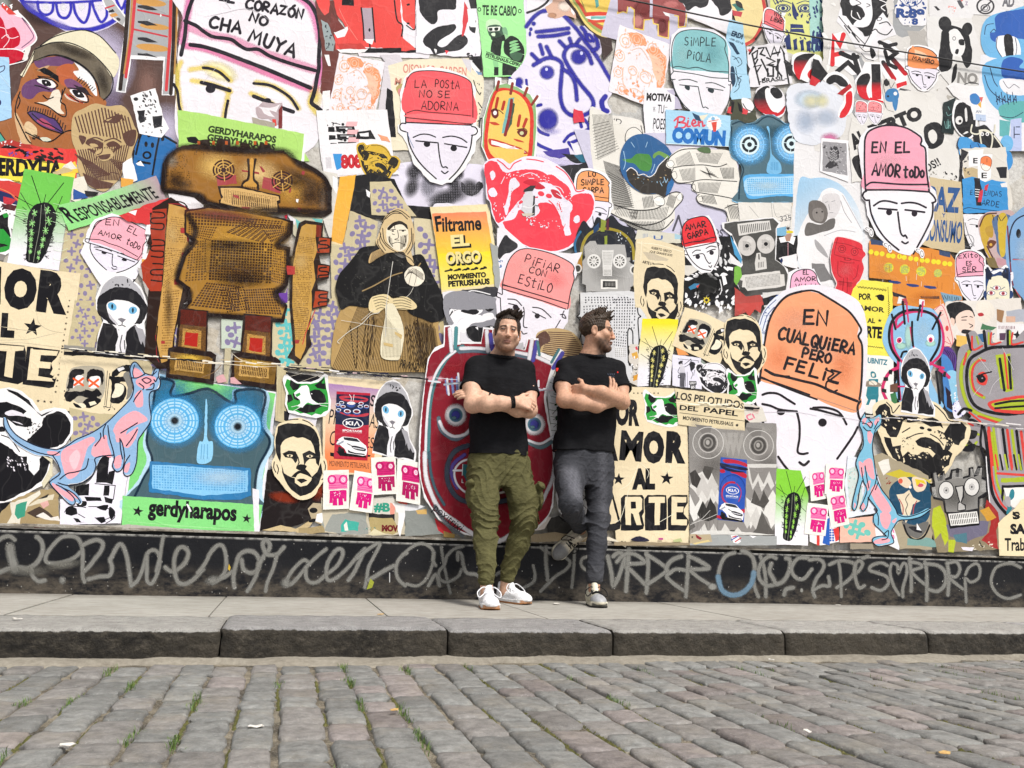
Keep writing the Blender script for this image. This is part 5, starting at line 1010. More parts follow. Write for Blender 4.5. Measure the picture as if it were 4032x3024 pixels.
# legs
for x0,y0 in ((-26,4),(44,10)):
 push(x0,y0,1,.04,-.03,1,1)
 f('241510',"0 0 32 2 32 46 36 46 42 50 40 82 -12 76 -10 44 -2 42");f('5c1f14',"2 2 30 3 30 20 2 18");f('6d4a22',"2 18 30 20 30 46 0 42");grid('2c1a10',"2 4 30 5 30 46 0 44",22,30,.5,.1, False,.5);f('b98c46',"5 22 25 24 25 44 4 42");grid('3a2412',"4 22 26 24 26 44 4 42",16,16,.5,.1, False,.4);f('b0241a',"8 26 22 27 21 42 7 40")
 f('7d5c26',"-8 48 34 52 38 54 36 76 -8 72");f('caa05a',"-2 54 30 57 29 70 -3 68",r=.5);es('e8bd4a',14,54,16,4,4,.3,.8);grid('4a3016',"0 56 28 59 27 69 -1 66",15,2,.85,.1,dx=.5);grid('3a2412',"-8 48 36 52 34 78 -8 74",30,18,.45,.1, False,.3)
 pop()
S('d8cdb8',.9,"30 52 40 60 54 64 72 66","-24 60 0 64 24 65 60 68 86 67",tq=True);S('8d6f50',.8,"20 66 12 74 -2 80");f('d9a7ac',"14 80 22 76 26 84 16 86",r=.6);f('d9a7ac',"30 80 34 79 42 87 30 86",r=.6)
poster('knitting_woman','old woman in a headscarf and black cardigan knitting, tan engraved print',PC)
T(1,1);tn,wk='d8be90','241d18'
F('b5955f',"164 164 188 164 214 166 236 166 254 176 256 200 262 220 258 246 240 240 200 240 160 238 142 236 139 226 142 196 150 172")
for i in range(64):x=140+i*1.85;s('3f2c18',.62,f"{168+i*1.25} {166+abs(i-30)*.1} {x} {237+i*.06}")
for q in ("160 190 166 236 168 190","180 176 178 236 186 180","232 176 240 238 244 190"):S('3a2a18',.8,q)
ha('3a2a18',.5,"176 180 190 176 184 230 170 230",7,.6);ha('3a2a18',.5,"218 190 230 176 250 236 226 236",12,.6);ha('3a2a18',.35,"228 180 252 190 258 236 234 236",26,.3)
F('151416',"172 105 186 103 200 106 216 116 236 112 244 124 252 140 257 150 262 166 262 180 250 186 238 182 224 176 214 160 206 158 190 160 186 166 178 170 160 168 150 172 146 160 144 148 148 134 158 122 166 112");bb('3d3c38',"160 110 240 116 250 176 150 164",110,.5,1.7,30)
F('c9a874',"188 108 196 106 204 108 190 116 180 122 182 112");ha(wk,.4,"184 108 200 107 196 114 181 122",14);S('9c835a',1.3,"173 152 186 146 204 136 216 132","236 122 230 130")
F(tn,"193 84 197 72 206 64 212 62 222 66 228 80 230 96 226 108 229 124 222 120 218 110 206 110 196 110 188 100 190 92")
for q in ("194 80 200 70 212 64 224 72","192 88 194 96 200 104 210 110","195 84 197 98 206 106","193 90 192 98 198 108","226 84 226 98 220 110","228 90 227 104 222 112","212 110 224 116 229 122","200 68 212 66 222 74","190 96 190 102 196 110","198 74 206 68 216 68"):S(wk,.9,q)
F('f0e6d0',"199 86 203 80 211 77 219 80 223 90 221 104 214 109 206 106 200 98");F(wk,"200 84 206 78 214 76 221 80 222 85 216 80 208 81 202 86");s(wk,.9,"203 86 209 85","213 86 220 86");e(wk,206,87,1.4,.8);e(wk,217,87,1.4,.8);S(wk,.7,"211 86 212 94 208 96 213 97","205 101 211 99 217 101","203 92 202 98 206 104","219 92 220 98 217 104","208 84 208 80","205 90 208 91");ha(wk,.4,"214 92 222 90 220 104 214 108",9,.3);ha(wk,.3,"200 92 205 94 206 104 202 100",6,.3)
T(2,1);F('efe6d4',"-2 132 4 126 14 126 19 134 18 142 10 147 2 145 -2 140")
for i in range(7):S(wk,.45,f"{-2+i*.6} {138-i*1.6} {6+i} {128+i*1.4} {18} {134+i}");
S(wk,.45,"2 145 4 136 6 130","8 146 10 138 10 128");S('d8d4c8',.5,"7 148 4 154 0 158 -4 160")
T(1,1);F('e3cfa0',"182 160 192 156 200 156 206 160 216 158 224 160 232 168 228 172 214 172 200 170 188 176 180 172")
for i in range(5):S(wk,.6,f"{184+i*1} {160+i*3} {194} {158+i*3} {202} {161+i*3}",f"{206} {160+i*3} {216} {159+i*3} {226} {163+i*2.4}")
T(1,2);F('e5dcc0',"198 2 206 0 212 10 216 20 218 36 214 58 208 61 194 58 193 40 196 24 198 12")
for i in range(14):s('6a5a3c',.35,f"{197+i*1.3} {12+i*1.6} {194.5+i*1.5} 58");
f('c9ad74',"196 42 206 44 206 47 196 45",r=.5);f('c9ad74',"208 30 216 34 215 38 208 33",r=.5)
s('d9d5cc',.6,"199 -2 198 36","206 -46 199 0");s('55524e',.25,"199.5 -2 198.5 36");S('d8d4c8',.7,"148 43 146 41 150 37 160 29 172 22 182 12 190 10 192 8");s('e0dcd2',.4,"150 18 200 26 216 28","172 18 186 6")
t(K_,'PRWND',213,69,234,74,9,.0);S('f0e8d4',1,"140 77 180 77 230 79"[:0] or "140 74 180 76 222 80",tq=True)
poster('orange_yellow_bill','orange to yellow slogan poster with shadowed lettering on cream paper, right of the knitting woman',PO)
T(2,1);f('ecdcae',"25 61 87 58 96 106 102 149 38 155 34 116");f(('ee8763',(0,66),'f4dc2c',(0,122)),"27 68 86 66 99 144 38 151 33 112");f(('f4dc2c',(0,112),'f2e284',(0,150)),"33.5 112 94 109 99 144 38 151");f('ecdcae',"88 60 92 100 98 146 101 149 96 106 90 66")
t(K_,'F',32,88,39,87,17,.03);t(K_,'iltrame',38.5,88,81,86,16,.03);t(K_,'EL',49,105.5,70,104,13,.09);t('ecdc9a','EL',48,104,68,102.5,12.5,.05);t(K_,'ORGO',43.5,124.5,82,122,13.5,.09);t('ecdc9a','ORGO',42.5,123,80.5,120.5,13,.05)
for i in range(5):e(K_,45+i*9.4,130-i*.6,4.2,1,-12,r=.6);e(K_,48+i*9.2,129-i*.6,2,1.3,20,r=.5)
t(K_,'MOVIMIENTO',44.5,140,86,137,5.8,.06);t(K_,'PETRUSHAUS',45,147.5,90,144.5,6.4,.06)
poster('hat_cutout','white face in a red hat reading LA POSTA NO SE ADORNA, beside the green poster',PC,GH)
T(2,0);hf('ee5a62',0,78,71,3,-1,61,.8,band='f07278');F('ee5a62',"-1 90 2 84 10 79 30 78 50 81 64 86 70 92 72 100 72 135 0 126");es('f79a98',30,100,30,12,5,.1,.35);S(K_,1,"-2 96 2 85 10 79 30 78 50 81 64 86 70 91 71 96 72 104 72 136");S(K_,.9,"0 124 10 121 24 123 50 125 70 127","0 129 30 132 71 136");F('f07278',"0 126 24 124.4 70 128.4 71 135 30 131 0 128")
hw(K_,1,'LA',9,96,21,96,8);hw(K_,1,'POStA',31,96,57,97.5,8.4);hw(K_,1,'NO SE',14,106.5,47,107.5,7.5);hw(K_,1,'ADORNA',16,120,56,121.5,9);S('6a8ab4',.5,"1 146 4 154 8 162")
poster('cow_print','white sheet with large black cow-like blots at the top centre',PO,'black blot prints')
f('efebf3',"10 -6 60 -6 78 -4 84 40 80 62 50 62 10 58",r=.5);F('26252a',"16 -6 50 -6 54 6 52 11 42 11 34 13 34 22 30 27 24 25 16 16 14 8");F('26252a',"44 28 52 27 54 31 50 36 40 42 35 46 34 50 38 52 44 50 52 42 60 38 66 42 66 48 58 55 46 57 36 59 30 60 26 54 20 50 18 44 24 36 34 30");F('26252a',"68 30 74 24 82 22 82 36 72 36");f('26252a',"66 -4 78 -4 76 10 70 10");F(W_,"30 54 33 55 32 59");f('d8434a',"63 2 67 10 70 20 66 26 62 40 60 40 62 14",r=.5);f(W_,"66 10 72 14 76 30 70 30 67 26",r=.6);f('e9434e',"42 55 46 56 43 60");s('9a969c',.4,"11 12 11 40");bb('26252a',"58 60 80 58 80 66 58 64",10,.8,2.4,10);f(W_,"76 22 82 20 80 60 74 56",r=1)
poster('green_photo_poster','light green poster of a man in white sunglasses carrying a bundle on his back',PO)
f('a6ec9d',"75 -6 130 -6 138 80 136 84 84 85 80 40");t('1b2c22','TE RE CABIO',82,17.4,119.5,18.6,11,.035);e('1b2c22',79,11.4,2,2.4,hole=.6);e('1b2c22',123,13.2,2,2.4,hole=.6)
k,m='1a2420','5f8a66'
F('c9e8c0',"87 24 96 22 102 26 103 34 88 34");F('3d5c48',"88 30 98 28 104 31 105 38 102 42 96 44 90 40");F('2c4034',"92 36 100 36 104 42 98 46 92 44");f('f0f8ea',"88 31 102 30 101 34.5 95 35 89 35");F(k,"89.5 32 93 31.6 93 34.4 90 34.4");F(k,"95.5 31.6 99.5 31.2 99 34.2 96 34.4");F('d9f0d0',"92 37.6 96 37 96 40.4 93 40");F('7fb088',"104 32 108 31 110 38 107 44 105 38");F('9fd49c',"106 38 110 40 112 46 108 44")
f(k,"94 43 102 41 106 38 108 46 104 58 102 66 96 60 91 57 92 48",r=.5);f('8fcf90',"92 58 97 62 100 72 97 82 94 70");F(k,"108 44 114 40 122 44 127 52 128 60 126 68 119 69 112 64 106 58 106 48");F('44674e',"112 60 120 58 126 60 124 66 118 68",r=.5)
for i in range(4):F('8fcf90',f"{112+i*.4} {47+i*3.4} {118} {45+i*3} {121+i} {46+i*3} {113} {49+i*3.4}")
f('a6ec9d',"104 46 106 46 104 62 101 68");f(k,"104 70 118 70 121 83 104 83");f(k,"95 74 100 74 100 83 95 83");f('a6ec9d',"86 58 128 71 127 77 85 63");s('1b2c22',.7,"86.5 57.4 129 70.6","85.6 63 126.4 77");t('1b2c22','PETRUSHAUS-CEFIROD',85.6,62,128,75.4,3.8,.05);f(W_,"122 76 136 78 134 84");S('c8f4c0',.5,"122 44 128 50 136 50","126 60 132 62 136 62");f('a6ec9d',"122 77 138 80 136 84 122 84")
# ------------------------------------------------------------------ centre: violet face, masks, hands with globe, red chimp
T(2,0)
poster('purple_face_mural','lilac sprayed face with blurred violet outlines, long nose and wide eyes, top centre','mural sheet')
v_='2c2a9e'
F('e6e0f2',"128 -4 150 6 168 14 182 28 196 30 208 40 212 58 208 66 220 84 224 100 218 112 222 124 206 130 208 150 220 166 214 176 190 180 150 178 140 165 138 120 112 90 130 60")
es('cdc4ea',200,50,10,16,-20,.3,.7);es('d2caee',160,180,40,12,0,.3,.5)
S(v_,3.7,"130 30 138 20 146 14 152 13","170 17 184 32 194 46 202 56 210 68 218 82 224 92","141 36 160 34 176 32","143 41 160 40 176 37","166 46 172 52","177 43 179 49","188 44 184 49","145 50 148 60","152 52 158 64","136 60 144 68",so=.6)
S(v_,3.9,"201 70 196 58 186 51 176 52 171 60 173 68 180 80 190 94 200 106 203 114 200 122 190 127 178 126 170 118 167 104 168 86 169 72 164 66 156 64 148 66 138 72","171 77 178 82 183 92 185 110","190 31 194 36 196 44","205 40 208 52 202 56",so=.6)
S(v_,3.1,"188 132 190 139","193 131 197 136 198 140","171 155 176 149 182 146 188 147 190 151 194 144 200 140 206 139","177 157 190 152 208 148","142 116 146 115","141 140 146 145 154 148","140 156 146 160 160 166","176 156 184 166 196 174 214 166 214 162","200 46 197 44 196 39 200 40 203 46",so=.4)
es(v_,187,63,8.8,8.4,0,.75);es(v_,152.5,80,8,7.6,0,.75);es(v_,153.5,131,11,12,0,.75);e('cfd0f4',190,59,1.6,2);e('cfd0f4',152,76.5,1.5,1.8);es(v_,138,27,2.6,2.6);es(v_,135,33,2,2.4);es(v_,134,38,1.6,3);es('9088d6',156,144,12,4,0,.1,.5)
es(v_,122,90,5,5);S(v_,2.6,"112 86 118 92 124 96","130 88 131 98",so=.4);S(v_,5,"216 106 212 112 214 120 218 122",so=.3)
f('d9b09a',"148 0 168 -6 182 10 184 22 172 18 160 22 154 16",r=.8);es('b98a6c',158,18,5,3);es('f0ddd0',172,8,8,6);f(W_,"178 4 184 8 182 18 179 14",r=.5)
f('e9e6ee',"178 156 190 160 202 166 214 170 206 174 186 176",r=.6);
T(2,1);f('4b3f9c',"148 0 176 -4 178 4 166 8 152 4",r=.6);f('22252a',"168 2 200 6 212 10 200 14 180 12",r=.6);f('2b6c86',"182 4 206 0 208 10 190 12");f('5a49a8',"206 0 216 -2 214 8 208 10",r=.5);S('d8d4ee',.8,"176 10 190 15 208 11 216 6")
f('2a292d',"160 16 182 14 212 10 224 8 224 36 200 44 180 40 168 30",r=.8);s('6a686d',.3,"172 20 184 40","180 18 176 30","182 26 190 24")
poster('brown_patch','dark brown torn sheet behind the yellow masks at the top',TP)
T(2,0);f('3d2c2a',"166 -6 184 -4 200 28 222 36 224 56 214 66 210 44 194 30 182 14")
poster('black_ring_sheet','white torn sheet with part of a black ring above the violet face',TP)
f('ece8ee',"130 -6 160 -6 158 4 146 12 131 16");S('2b2a2e',2.4,"131 15 142 11 152 4 158 -6")
T(2,0)
poster('yellow_mask','yellow oval mask with a red mouth, cut by the top edge beside the cable',PC,'yellow face masks')
F('e9d27a',"180 -4 186 14 196 30 210 40 222 42 236 40 244 26 248 4 246 -6");F('9aa75c',"182 -6 188 14 198 28 210 37 222 39 234 36 241 24 244 4 242 -6");F('c8472e',"184 -6 190 12 200 26 212 34 222 36 232 33 238 22 241 4 240 -6");F('f0cd5f',"188 -6 193 10 203 23 213 30 222 31 230 28 235 18 237 0 236 -6")
S('9a8a48',1,"190 2 196 16 206 26 218 31");f('5fa8a0',"203 -4 208 -4 209 8 206 10");F('d6402c',"195 15 210 14 224 15 236 16 222 18 200 19");F('e9f0ee',"196 19 224 18 238 18 236 21 210 23 198 22");f('6fb6b0',"200 19 222 18.5 222 21.5 200 22");F('d6402c',"196 24 216 22.5 236 21 222 25 206 26")
poster('yellow_mask','yellow mask with a thick red outline and a nail crown, left of the violet face',PC,'yellow face masks')
f(W_,"96 85 103 86 103 92 110 93 111 87 119 88 118 95 126 98 128 93 134 96 132 103 138 106 146 103 145 109 140 117 142 122 142 150 140 176 136 184 120 186 100 184 88 176 81 160 83 130 90 106 96 96")
f('8db57a',"97 94 108 92 120 96 134 104 140 114 141 140 138 176 92 178 82 160 84 130 91 106");F('d9382a',"98 98 110 97 124 102 134 112 138 130 136 170 130 182 110 184 92 178 84 160 87 128 92 108");F('eec764',"100 101 112 100 124 106 131 116 134 132 132 166 126 178 110 180 96 174 88 158 91 128 95 110")
for q in ("100 90 98 99","115 92 113 103","131 97 128 105","142 106 136 115"):s('8a2f22',3,q)
f('76b4b2',"111 108 117 107 114 128 108 146 103 146 107 126");f('37554a',"114 112 118 114 114 136 108 148");S('8a2326',3.4,"114 110 112 126 107 148")
for a in ("99 108 97 118","106 112 104 120","123 127 121 138","130 131 127 139"):S('b53424',3.2,a)
F('6a2320',"92 121 98 119 100 126 97 130 93 128");e(W_,96,124,2,2.4);F('6a2320',"120 144 126 141 131 145 128 150 123 149");e('cfd0a0',125,146,2.2,2);S('4a241c',.9,"92 121 100 121 105 125","120 142 128 141 131 144");F('c8472e',"90 134 96 134 101 137 94 137");F('c8472e',"116 152 122 153 128 156 120 155")
F('c23a2c',"89 152 100 154 112 158 124 162 132 168 122 168 108 162 92 160");f(W_,"92 154 108 158 122 163 130 167 118 166 100 160 92 158");f('e9c8cc',"108 163 118 160 116 167 106 168",r=.5)
T(2,1);f('eec764',"90 -4 128 -2 126 8 118 15 104 14 92 4");S('d9382a',1.6,"88 0 96 8 106 15 116 16")
T(3,0)
poster('pixel_sheet','lilac sheet with dark red stepped blocks edged in yellow, under the cable',PO)
f('cbc6da',"2 -6 84 -6 84 34 60 60 -10 40");f('9a4a4a',"8 -6 82 -6 82 20 80 30 74 30 74 18 64 16 64 42 53 40 53 28 47 26 46 22 42 22 38 23 36 34 26 32 26 12 22 9 19 9 18 15 14 14 8 16");es('7d2f30',36,10,10,8);es('6d2a2c',56,30,6,8);es('c4807c',30,24,6,8);es('bb6a68',66,6,10,5)
for q in ("8 14 8 16 14 14 18 15.5 19 9","22 9 26 12 26 32 36 34 37 23 43 22.5","46 22 47 27 52 28 52 40 63 43 64 24","70 18 74 19 74 31 82 30 83 16"):s('ebc95c',1.3,q)
f('cbc6da',"43 -6 46 -6 46 20 43 20");f(W_,"57 14 64 16 65 20 60 18")
poster('cow_print','white sheet with two black blots under the cable, right of the red stepped blocks',PO,'black blot prints')
f('f0ecf2',"72 -6 134 -6 132 24 130 40 104 28 84 20 82 10");F('26252a',"74 -6 104 -6 106 6 98 10 92 8 84 13 80 6 74 2");F('26252a',"108 -6 134 -6 133 8 128 16 120 18 117 10 112 4");S('8d8a90',.4,"82 20 104 28 130 40")
poster('orange_print','white sheet printed with an orange rose crowned head, right of the violet face',PO,'orange rose crowned head prints')
orangehead("10 28 66 50 42 120 -2 100",2)
poster('orange_red_mask','partly torn yellow mask with a red and black rim, left of the VIVE LIBRE hat',PC,'yellow face masks')
F('e8d49a',"132 -6 166 -6 168 20 162 36 154 48 146 50 142 36 136 24");S('c9403a',3.6,"165 -4 168 14 164 30 156 44 146 50");S('3a2a28',2,"169 0 171 14 167 30 158 44");f('3b7a72',"132 6 140 4 146 12 138 14",r=.8);f('c2424a',"132 12 144 14 142 20 133 18",r=.8);F('26211f',"136 2 142 4 144 10 138 8")
poster('blue_yellow_print','yellow block print of a face with dark blue carved lines, near the cable',PO)
f('dfe08c',"174 -6 226 -6 240 30 236 70 190 56 184 40 176 20",r=.5);nv='26366e'
for cx in (189,213):e('dfe6a8',cx,9,8.4,4.6);e(nv,cx,9,8.4,4.6,hole=.82);e(nv,cx,9,5.8,3.6,hole=.7);S(nv,.9,f"{cx-9} 4 {cx} 1 {cx+9} 4");e(nv,cx,9,2.2,2.2)
F(nv,"199 2 203 10 206 20 202 21 199 14");f(nv,"197 26 210 27 213 36 196 35",r=.8);s('dfe08c',.8,"198 31 212 31");F('dfe08c',"204 18 212 20 206 24");ha(nv,.9,"176 -4 186 -4 190 2 180 6",5,.4);bb(nv,"182 12 232 12 236 40 190 44",40,.7,2.2,70);bb(nv,"222 -4 238 0 236 40 224 30",30,.8,3,80);f(nv,"186 40 196 38 198 54 192 54",r=.6)
for i in range(6):f(nv,f"{186+i*7} {42+i*.9} {190+i*7} {40+i*.9} {191+i*7} {52+i*.8} {187+i*7} {53+i*.8}",r=.9)
T(4,0);f('a7d3cc',"-4 -6 10 -6 12 56 -2 56",r=.5);bb('23386e',"-6 0 10 0 11 56 -6 56",26,1,3,80);t('23386e','HSI',-2,54,11,55,20,.08)
T(3,0)
poster('hat_cutout','small tilted white face in a pink hat reading VIVE LIBRE, crossed by the cable',PC,GH)
hf('ea7078',168.4,8.6,21,9.5,-1.5,20,1.1);hw(K_,.9,'ViVE',177,18,186,21,5);hw(K_,.9,'LiBRE',174,23,187,27.5,4.6);f(W_,'186 15 191 15 189 19 186 18',r=.5)
poster('blue_portrait_bill','light blue bill with a hand drawn screaming head, right of the teal hat face',PO)
f('a9d3ec',"129 22 144 26 153 108 132 110 120 80");t('23405c','ERDI',131,40,143,44,6,.05);t('23405c','-08-2018',129,44,144,50,2.4,.02);k='1e3a54'
f(k,"128 46 134 48 141 60 138 61 130 50",r=.6);S(k,.7,"132 62 136 64 140 70","134 66 140 64 143 70 138 74","132 78 138 84 140 96 134 102");F(k,"130 76 134 74 136 90 132 96 130 88");S(k,.8,"136 74 138 88 136 96","139 94 142 88 139 86 143 84");S('8ab4cf',.5,"130 80 146 82 152 80")
poster('vietnam_poster','white poster with jagged black tag lettering and the word BRASIL',PO)
f('e7e4ea',"148 52 190 47 198 92 152 96",r=.5);k='1d1c20'
for q in ("152 56 156 52 151 60","154 60 160 56 159 64 156 66","161 54 167 53 163 60 168 62","169 53 174 64 178 52 182 62 185 52 189 60","154 60 162 93","160 66 156 74 164 72 159 80","164 66 172 82","170 64 179 68 170 72 180 74","171 76 171 84 177 84 177 74","182 66 182 84","184 66 180 76 186 84","188 58 194 92","168 86 166 88","176 60 184 58"):s(k,1.9,q)
star('d8434a',151,56,3,0,6,.3);star(k,189,52,3.6,10,8,.3);t(k,'-BRASIL-',162,92,192,88.5,5,.03);f(k,"148 70 152 76 149 84");f(k,"190 66 196 70 194 78");f(k,"171 71 178 71 178 72.5 171 72.5")
poster('red_black_letter','red and black letter cutout with a white sweep, right of the jagged lettering',PC,'red and black letter cutouts')
F(W_,"198 62 208 58 222 60 230 66 230 92 220 92 208 88 198 78");f('1f1e22',"188 68 198 72 198 84 194 84");F(('1f1e22',(0,66),'cf1f2c',(0,76)),"200 66 210 60 222 60 216 66 210 76 206 88 200 80");F('d9232e',"214 82 222 74 232 78 230 90 220 90");F(W_,"206 88 210 76 220 67 228 66 226 70 216 78")
poster('red_black_letter','red and black letter C cutout above the right blue robot face',PC,'red and black letter cutouts')
F('edeaf0',"158 100 166 95 176 95 186 100 191 112 190 122 184 129 172 128 160 118");F(('1f1e22',(0,108),'c81f2c',(0,124)),"160 100 168 95 173 96 170 104 174 116 182 124 190 116 188 124 180 128 170 126 160 120 156 110");F('1f1e22',"175 97 182 97 187 104 185 108 179 108 174 102");F(W_,"168 100 172 97 174 104 180 109 184 112 184 122 176 122 170 112")
poster('olive_scraps','torn olive, white and red scraps under the light blue bill',TP)
f('4a4c3c',"131 110 148 108 158 122 160 132 140 140 128 128",r=.8);F(W_,"143 108 152 110 156 118 150 124 144 118");S(K_,1,"144 114 148 120 155 123");f('d8434a',"128 118 133 116 132 125 127 124");f('d8434a',"144 118 150 122 148 126 143 125");f(K_,"131 110 135 112 133 124 131 124");f(K_,"138 112 142 116 144 124 140 122")
poster('motto_card','white card reading MOTIVA TU in black capitals, left of the light blue sign','card')
f('eceaf0',"37 96 70 98 71 120 62 122 62 150 38 148 36 120");t(K_,'MOTIVA',39,110.5,66.5,112,8.4,.05);t(K_,'TU',51,124.5,58,125,9.5,.01);t(K_,'POES',46,141.5,59,142.5,12,.01);s(K_,.5,"46 118 49 118","46 122 49 122","59 118 62 118");e(K_,47.5,120,1,hole=.5);bb('3a3a40',"40 134 50 134 58 146 42 146",8,.3,.8);f('bfb8d0',"61 100 74 108 78 120 70 120 70 98")
poster('purple_backing','plain lavender backing sheet behind the cupped hands and the globe','painted sheet')
T(3,1);f('ccc8de',"-40 -24 40 -20 70 -20 96 -10 140 6 136 60 128 92 80 98 28 90 -4 70");s('55535f',2.2,"74 70 68 86","74 70 78 84 84 74");t('55535f','IDS',108,91,122,93,8,.02)
f('d8344a',"-40 -46 -30 -44 -28 -32 -40 -30",r=.8)
poster('globe_cutout','engraved cupped hand holding a cut globe, pale cream cutout',PC)
T(3,0);F('e6e2dc',"-22 118 -2 126 14 128 32 132 36 140 40 156 60 160 62 190 20 190 -10 176 -18 150");t(K_,'PRWND',-24,134,12,137,6,.0)
T(3,1);F('e6e2da',"-22 -44 -14 -40 10 -30 20 0 10 22 22 36 40 44 52 46 58 50 66 46 72 44 78 48 78 54 70 62 70 72 66 80 58 86 44 90 30 86 20 80 10 74 0 66 -8 50 -18 20 -22 -10");k='2a292a'
ha(k,.42,"-20 -40 2 -40 6 0 -14 10",16);ha(k,.42,"-20 -30 -16 10 10 -2 -2 -34",12);ha(k,.42,"-8 10 10 16 24 60 4 64",20);ha(k,.42,"-4 20 4 60 26 62 20 34",14)
F('e9e5de',"16 -20 22 -26 32 -24 38 -16 36 -6 24 -4 18 -8");S(k,.7,"20 -2 16 -12 18 -22 26 -26 34 -20 38 -10");ha(k,.42,"20 -14 36 -14 34 -4 20 -4",12);S(k,.7,"33 -28 36 -16 40 -4")
S(k,1,"10 20 18 30 28 40 40 45 50 45 58 48","4 58 20 63 36 64 50 62 58 57","-2 66 14 74 32 80 50 78 64 70 70 62","10 74 26 80 44 86 58 84 68 74","18 80 30 86 44 90","58 50 64 46 72 44 78 47 78 53 70 62");F('f0ede8',"47 52 52 49 58 52 58 58 52 59 48 56");S(k,.5,"47 52 52 49 58 52 58 58 52 59");F('f0ede8',"72 48 77 45 78 51 74 53");S(k,.5,"71 50 76 45 78 51")
ha(k,.42,"20 66 64 60 60 74 22 74",26);ha(k,.42,"14 76 60 76 56 88 24 86",26);ha(k,.42,"34 50 46 48 48 60 36 62",8);ha(k,.42,"64 46 72 50 68 62 60 58",8);ha(k,.42,"8 60 30 64 28 74 4 68",14)
F('2d5f94',"12 -2 18 -12 28 -18 40 -18 52 -12 62 -4 68 8 69 26 66 38 61 48 56 44 50 46 36 46 22 38 12 24 10 10");F('35302c',"17 22 22 18 28 22 34 26 42 28 48 24 54 14 62 6 68 12 68 26 62 36 60 46 58 50 50 46 36 46 22 36",r=.7)
F('4a8a42',"13 9 22 8 28 3 36 3 42 4 45 10 44 18 40 22 32 20 26 14 18 12");F('6d9a4a',"46 4 52 0 58 2 64 6 60 8 52 4 47 8");S(W_,.8,"17 22 22 18 28 22 30 26 36 25 42 28 48 24 52 16 58 10 62 6");F('2d6aa4',"62 36 66 32 69 34 66 42 62 47");S('9fc4e0',.7,"14 0 16 12 14 20","48 14 46 20 44 24","22 -10 26 -4","58 28 60 34 62 30","54 34 56 38","40 -10 38 -4");bb('b89a6a',"24 24 60 20 60 34 28 34",10,.4,1.4,20);bb('8fb4cc',"26 28 60 24 64 36 40 42",12,.4,1.2)
poster('open_palm_cutout','engraved open hand with stacked fingers reaching in from the blue robot face',PC)
F('e8e4dc',"60 14 66 4 80 -4 110 -2 132 2 140 30 138 46 136 54 150 58 172 70 172 74 130 80 126 66 118 62 96 56 93 50 94 46 88 42 88 36 72 34 66 28 66 20 62 18")
S(k,1,"61 13 66 5 80 -2 108 -2","68 18 80 16 100 15 116 17 126 14","68 19 66 26 72 34 84 34 100 31 120 32 137 33","90 34 88 38 92 44 102 46 120 49 135 52","96 47 93 51 98 58 112 62 124 66 128 76","124 62 134 58 150 60 172 70");F('f2efe9',"61 12 66 10 69 14 66 18 62 16");S(k,.45,"61 12 66 10 69 14 66 18 62 16 61 12","66 24 70 22 72 28 68 31 66 27","88 38 91 36 92 42 89 43","95 50 99 49 100 54 96 55")
ha(k,.4,"70 8 86 0 92 16 72 16",14);ha(k,.4,"92 2 122 2 116 14 96 12",20);ha(k,.4,"74 20 92 18 92 32 78 32",12);ha(k,.4,"94 34 120 34 116 46 96 44",18);ha(k,.4,"98 48 112 48 116 58 100 56",10);ha(k,.4,"126 58 150 62 160 72 130 74",16);ha(k,.4,"96 20 110 30 102 16 118 30",8);ha(k,.4,"118 18 134 18 134 30 122 30",10);F('55704a',"94 -3 106 -4 108 2 98 1")
poster('hat_cutout','white face in an orange hat reading LO SIMPLE, tucked behind the red chimpanzee',PC,GH)
T(2,1);hf('f0a066',185,20,35,4,-1,34,.9);hw(K_,1.1,'LO',197,28,205,27.5,5);hw(K_,1.1,'SiMPLE',189,37,214,36.5,6);hw(K_,1.1,'CARPA',191,45,213,45,5.5)
poster('red_chimp','bright red chimpanzee face looking up on white cut paper',PC,'chimpanzee heads')
c_='ee4152';wc='e9e4f2'
F(wc,"83 16 88 10 96 8 104 9 111 14 118 10 130 6 146 7 160 13 172 22 180 34 184 42 194 42 202 46 204 60 202 70 196 78 192 88 184 100 172 108 158 110 140 108 122 100 108 90 98 80 92 68 90 56 86 50 85 30")
F(c_,"84 17 90 11 98 13 102 20 108 24 116 22 122 21 134 20 146 22 152 26 158 26 166 32 174 38 178 46 176 54 170 50 164 42 156 36 146 34 138 36 130 42 126 50 120 56 112 66 106 74 98 78 93 66 91 56 88 50 86 34",r=.7)
F(c_,"104 78 116 74 122 64 128 68 136 72 144 66 142 58 150 56 160 60 166 72 170 82 176 70 180 60 176 54 182 48 192 46 200 48 203 58 200 70 194 78 188 90 178 102 164 108 148 109 132 104 116 94",r=.7)
F('c9283c','126 34 134 31 142 34 150 40 142 42 134 38');F('c9283c','156 42 164 44 168 52 160 50');bb(wc,'108 24 120 24 116 40 106 36',14,.5,1.4);bb(c_,'118 34 130 40 126 48 116 44',12,.4,1.2);bb(c_,'156 52 168 56 168 66 160 64',14,.4,1.2)
S(c_,1.2,"98 10 104 14 111 20 116 14 124 10","130 9 140 10 148 12","162 17 172 24 180 36 184 44 192 43","122 56 124 54","154 54 160 60 166 72","165 58 167 64");e(c_,145.5,46.5,3.6,2.6,20);e(c_,154,49,3.4,2.4,15);e(c_,124,56,3,1,-30);f(c_,"139 50 142 49.5 142 51 139 51")
F(wc,"112 32 118 30 122 38 114 44 112 56 108 70 106 60 110 48",r=.9);F(wc,"168 70 176 66 176 80 178 90 172 92 170 84 172 78",r=.9);F(wc,"90 24 94 22 96 28 92 32",r=.8);F(wc,"88 44 94 40 98 48 92 50",r=.8);F(wc,"181 73 186 70 187 77 182 78",r=.8)
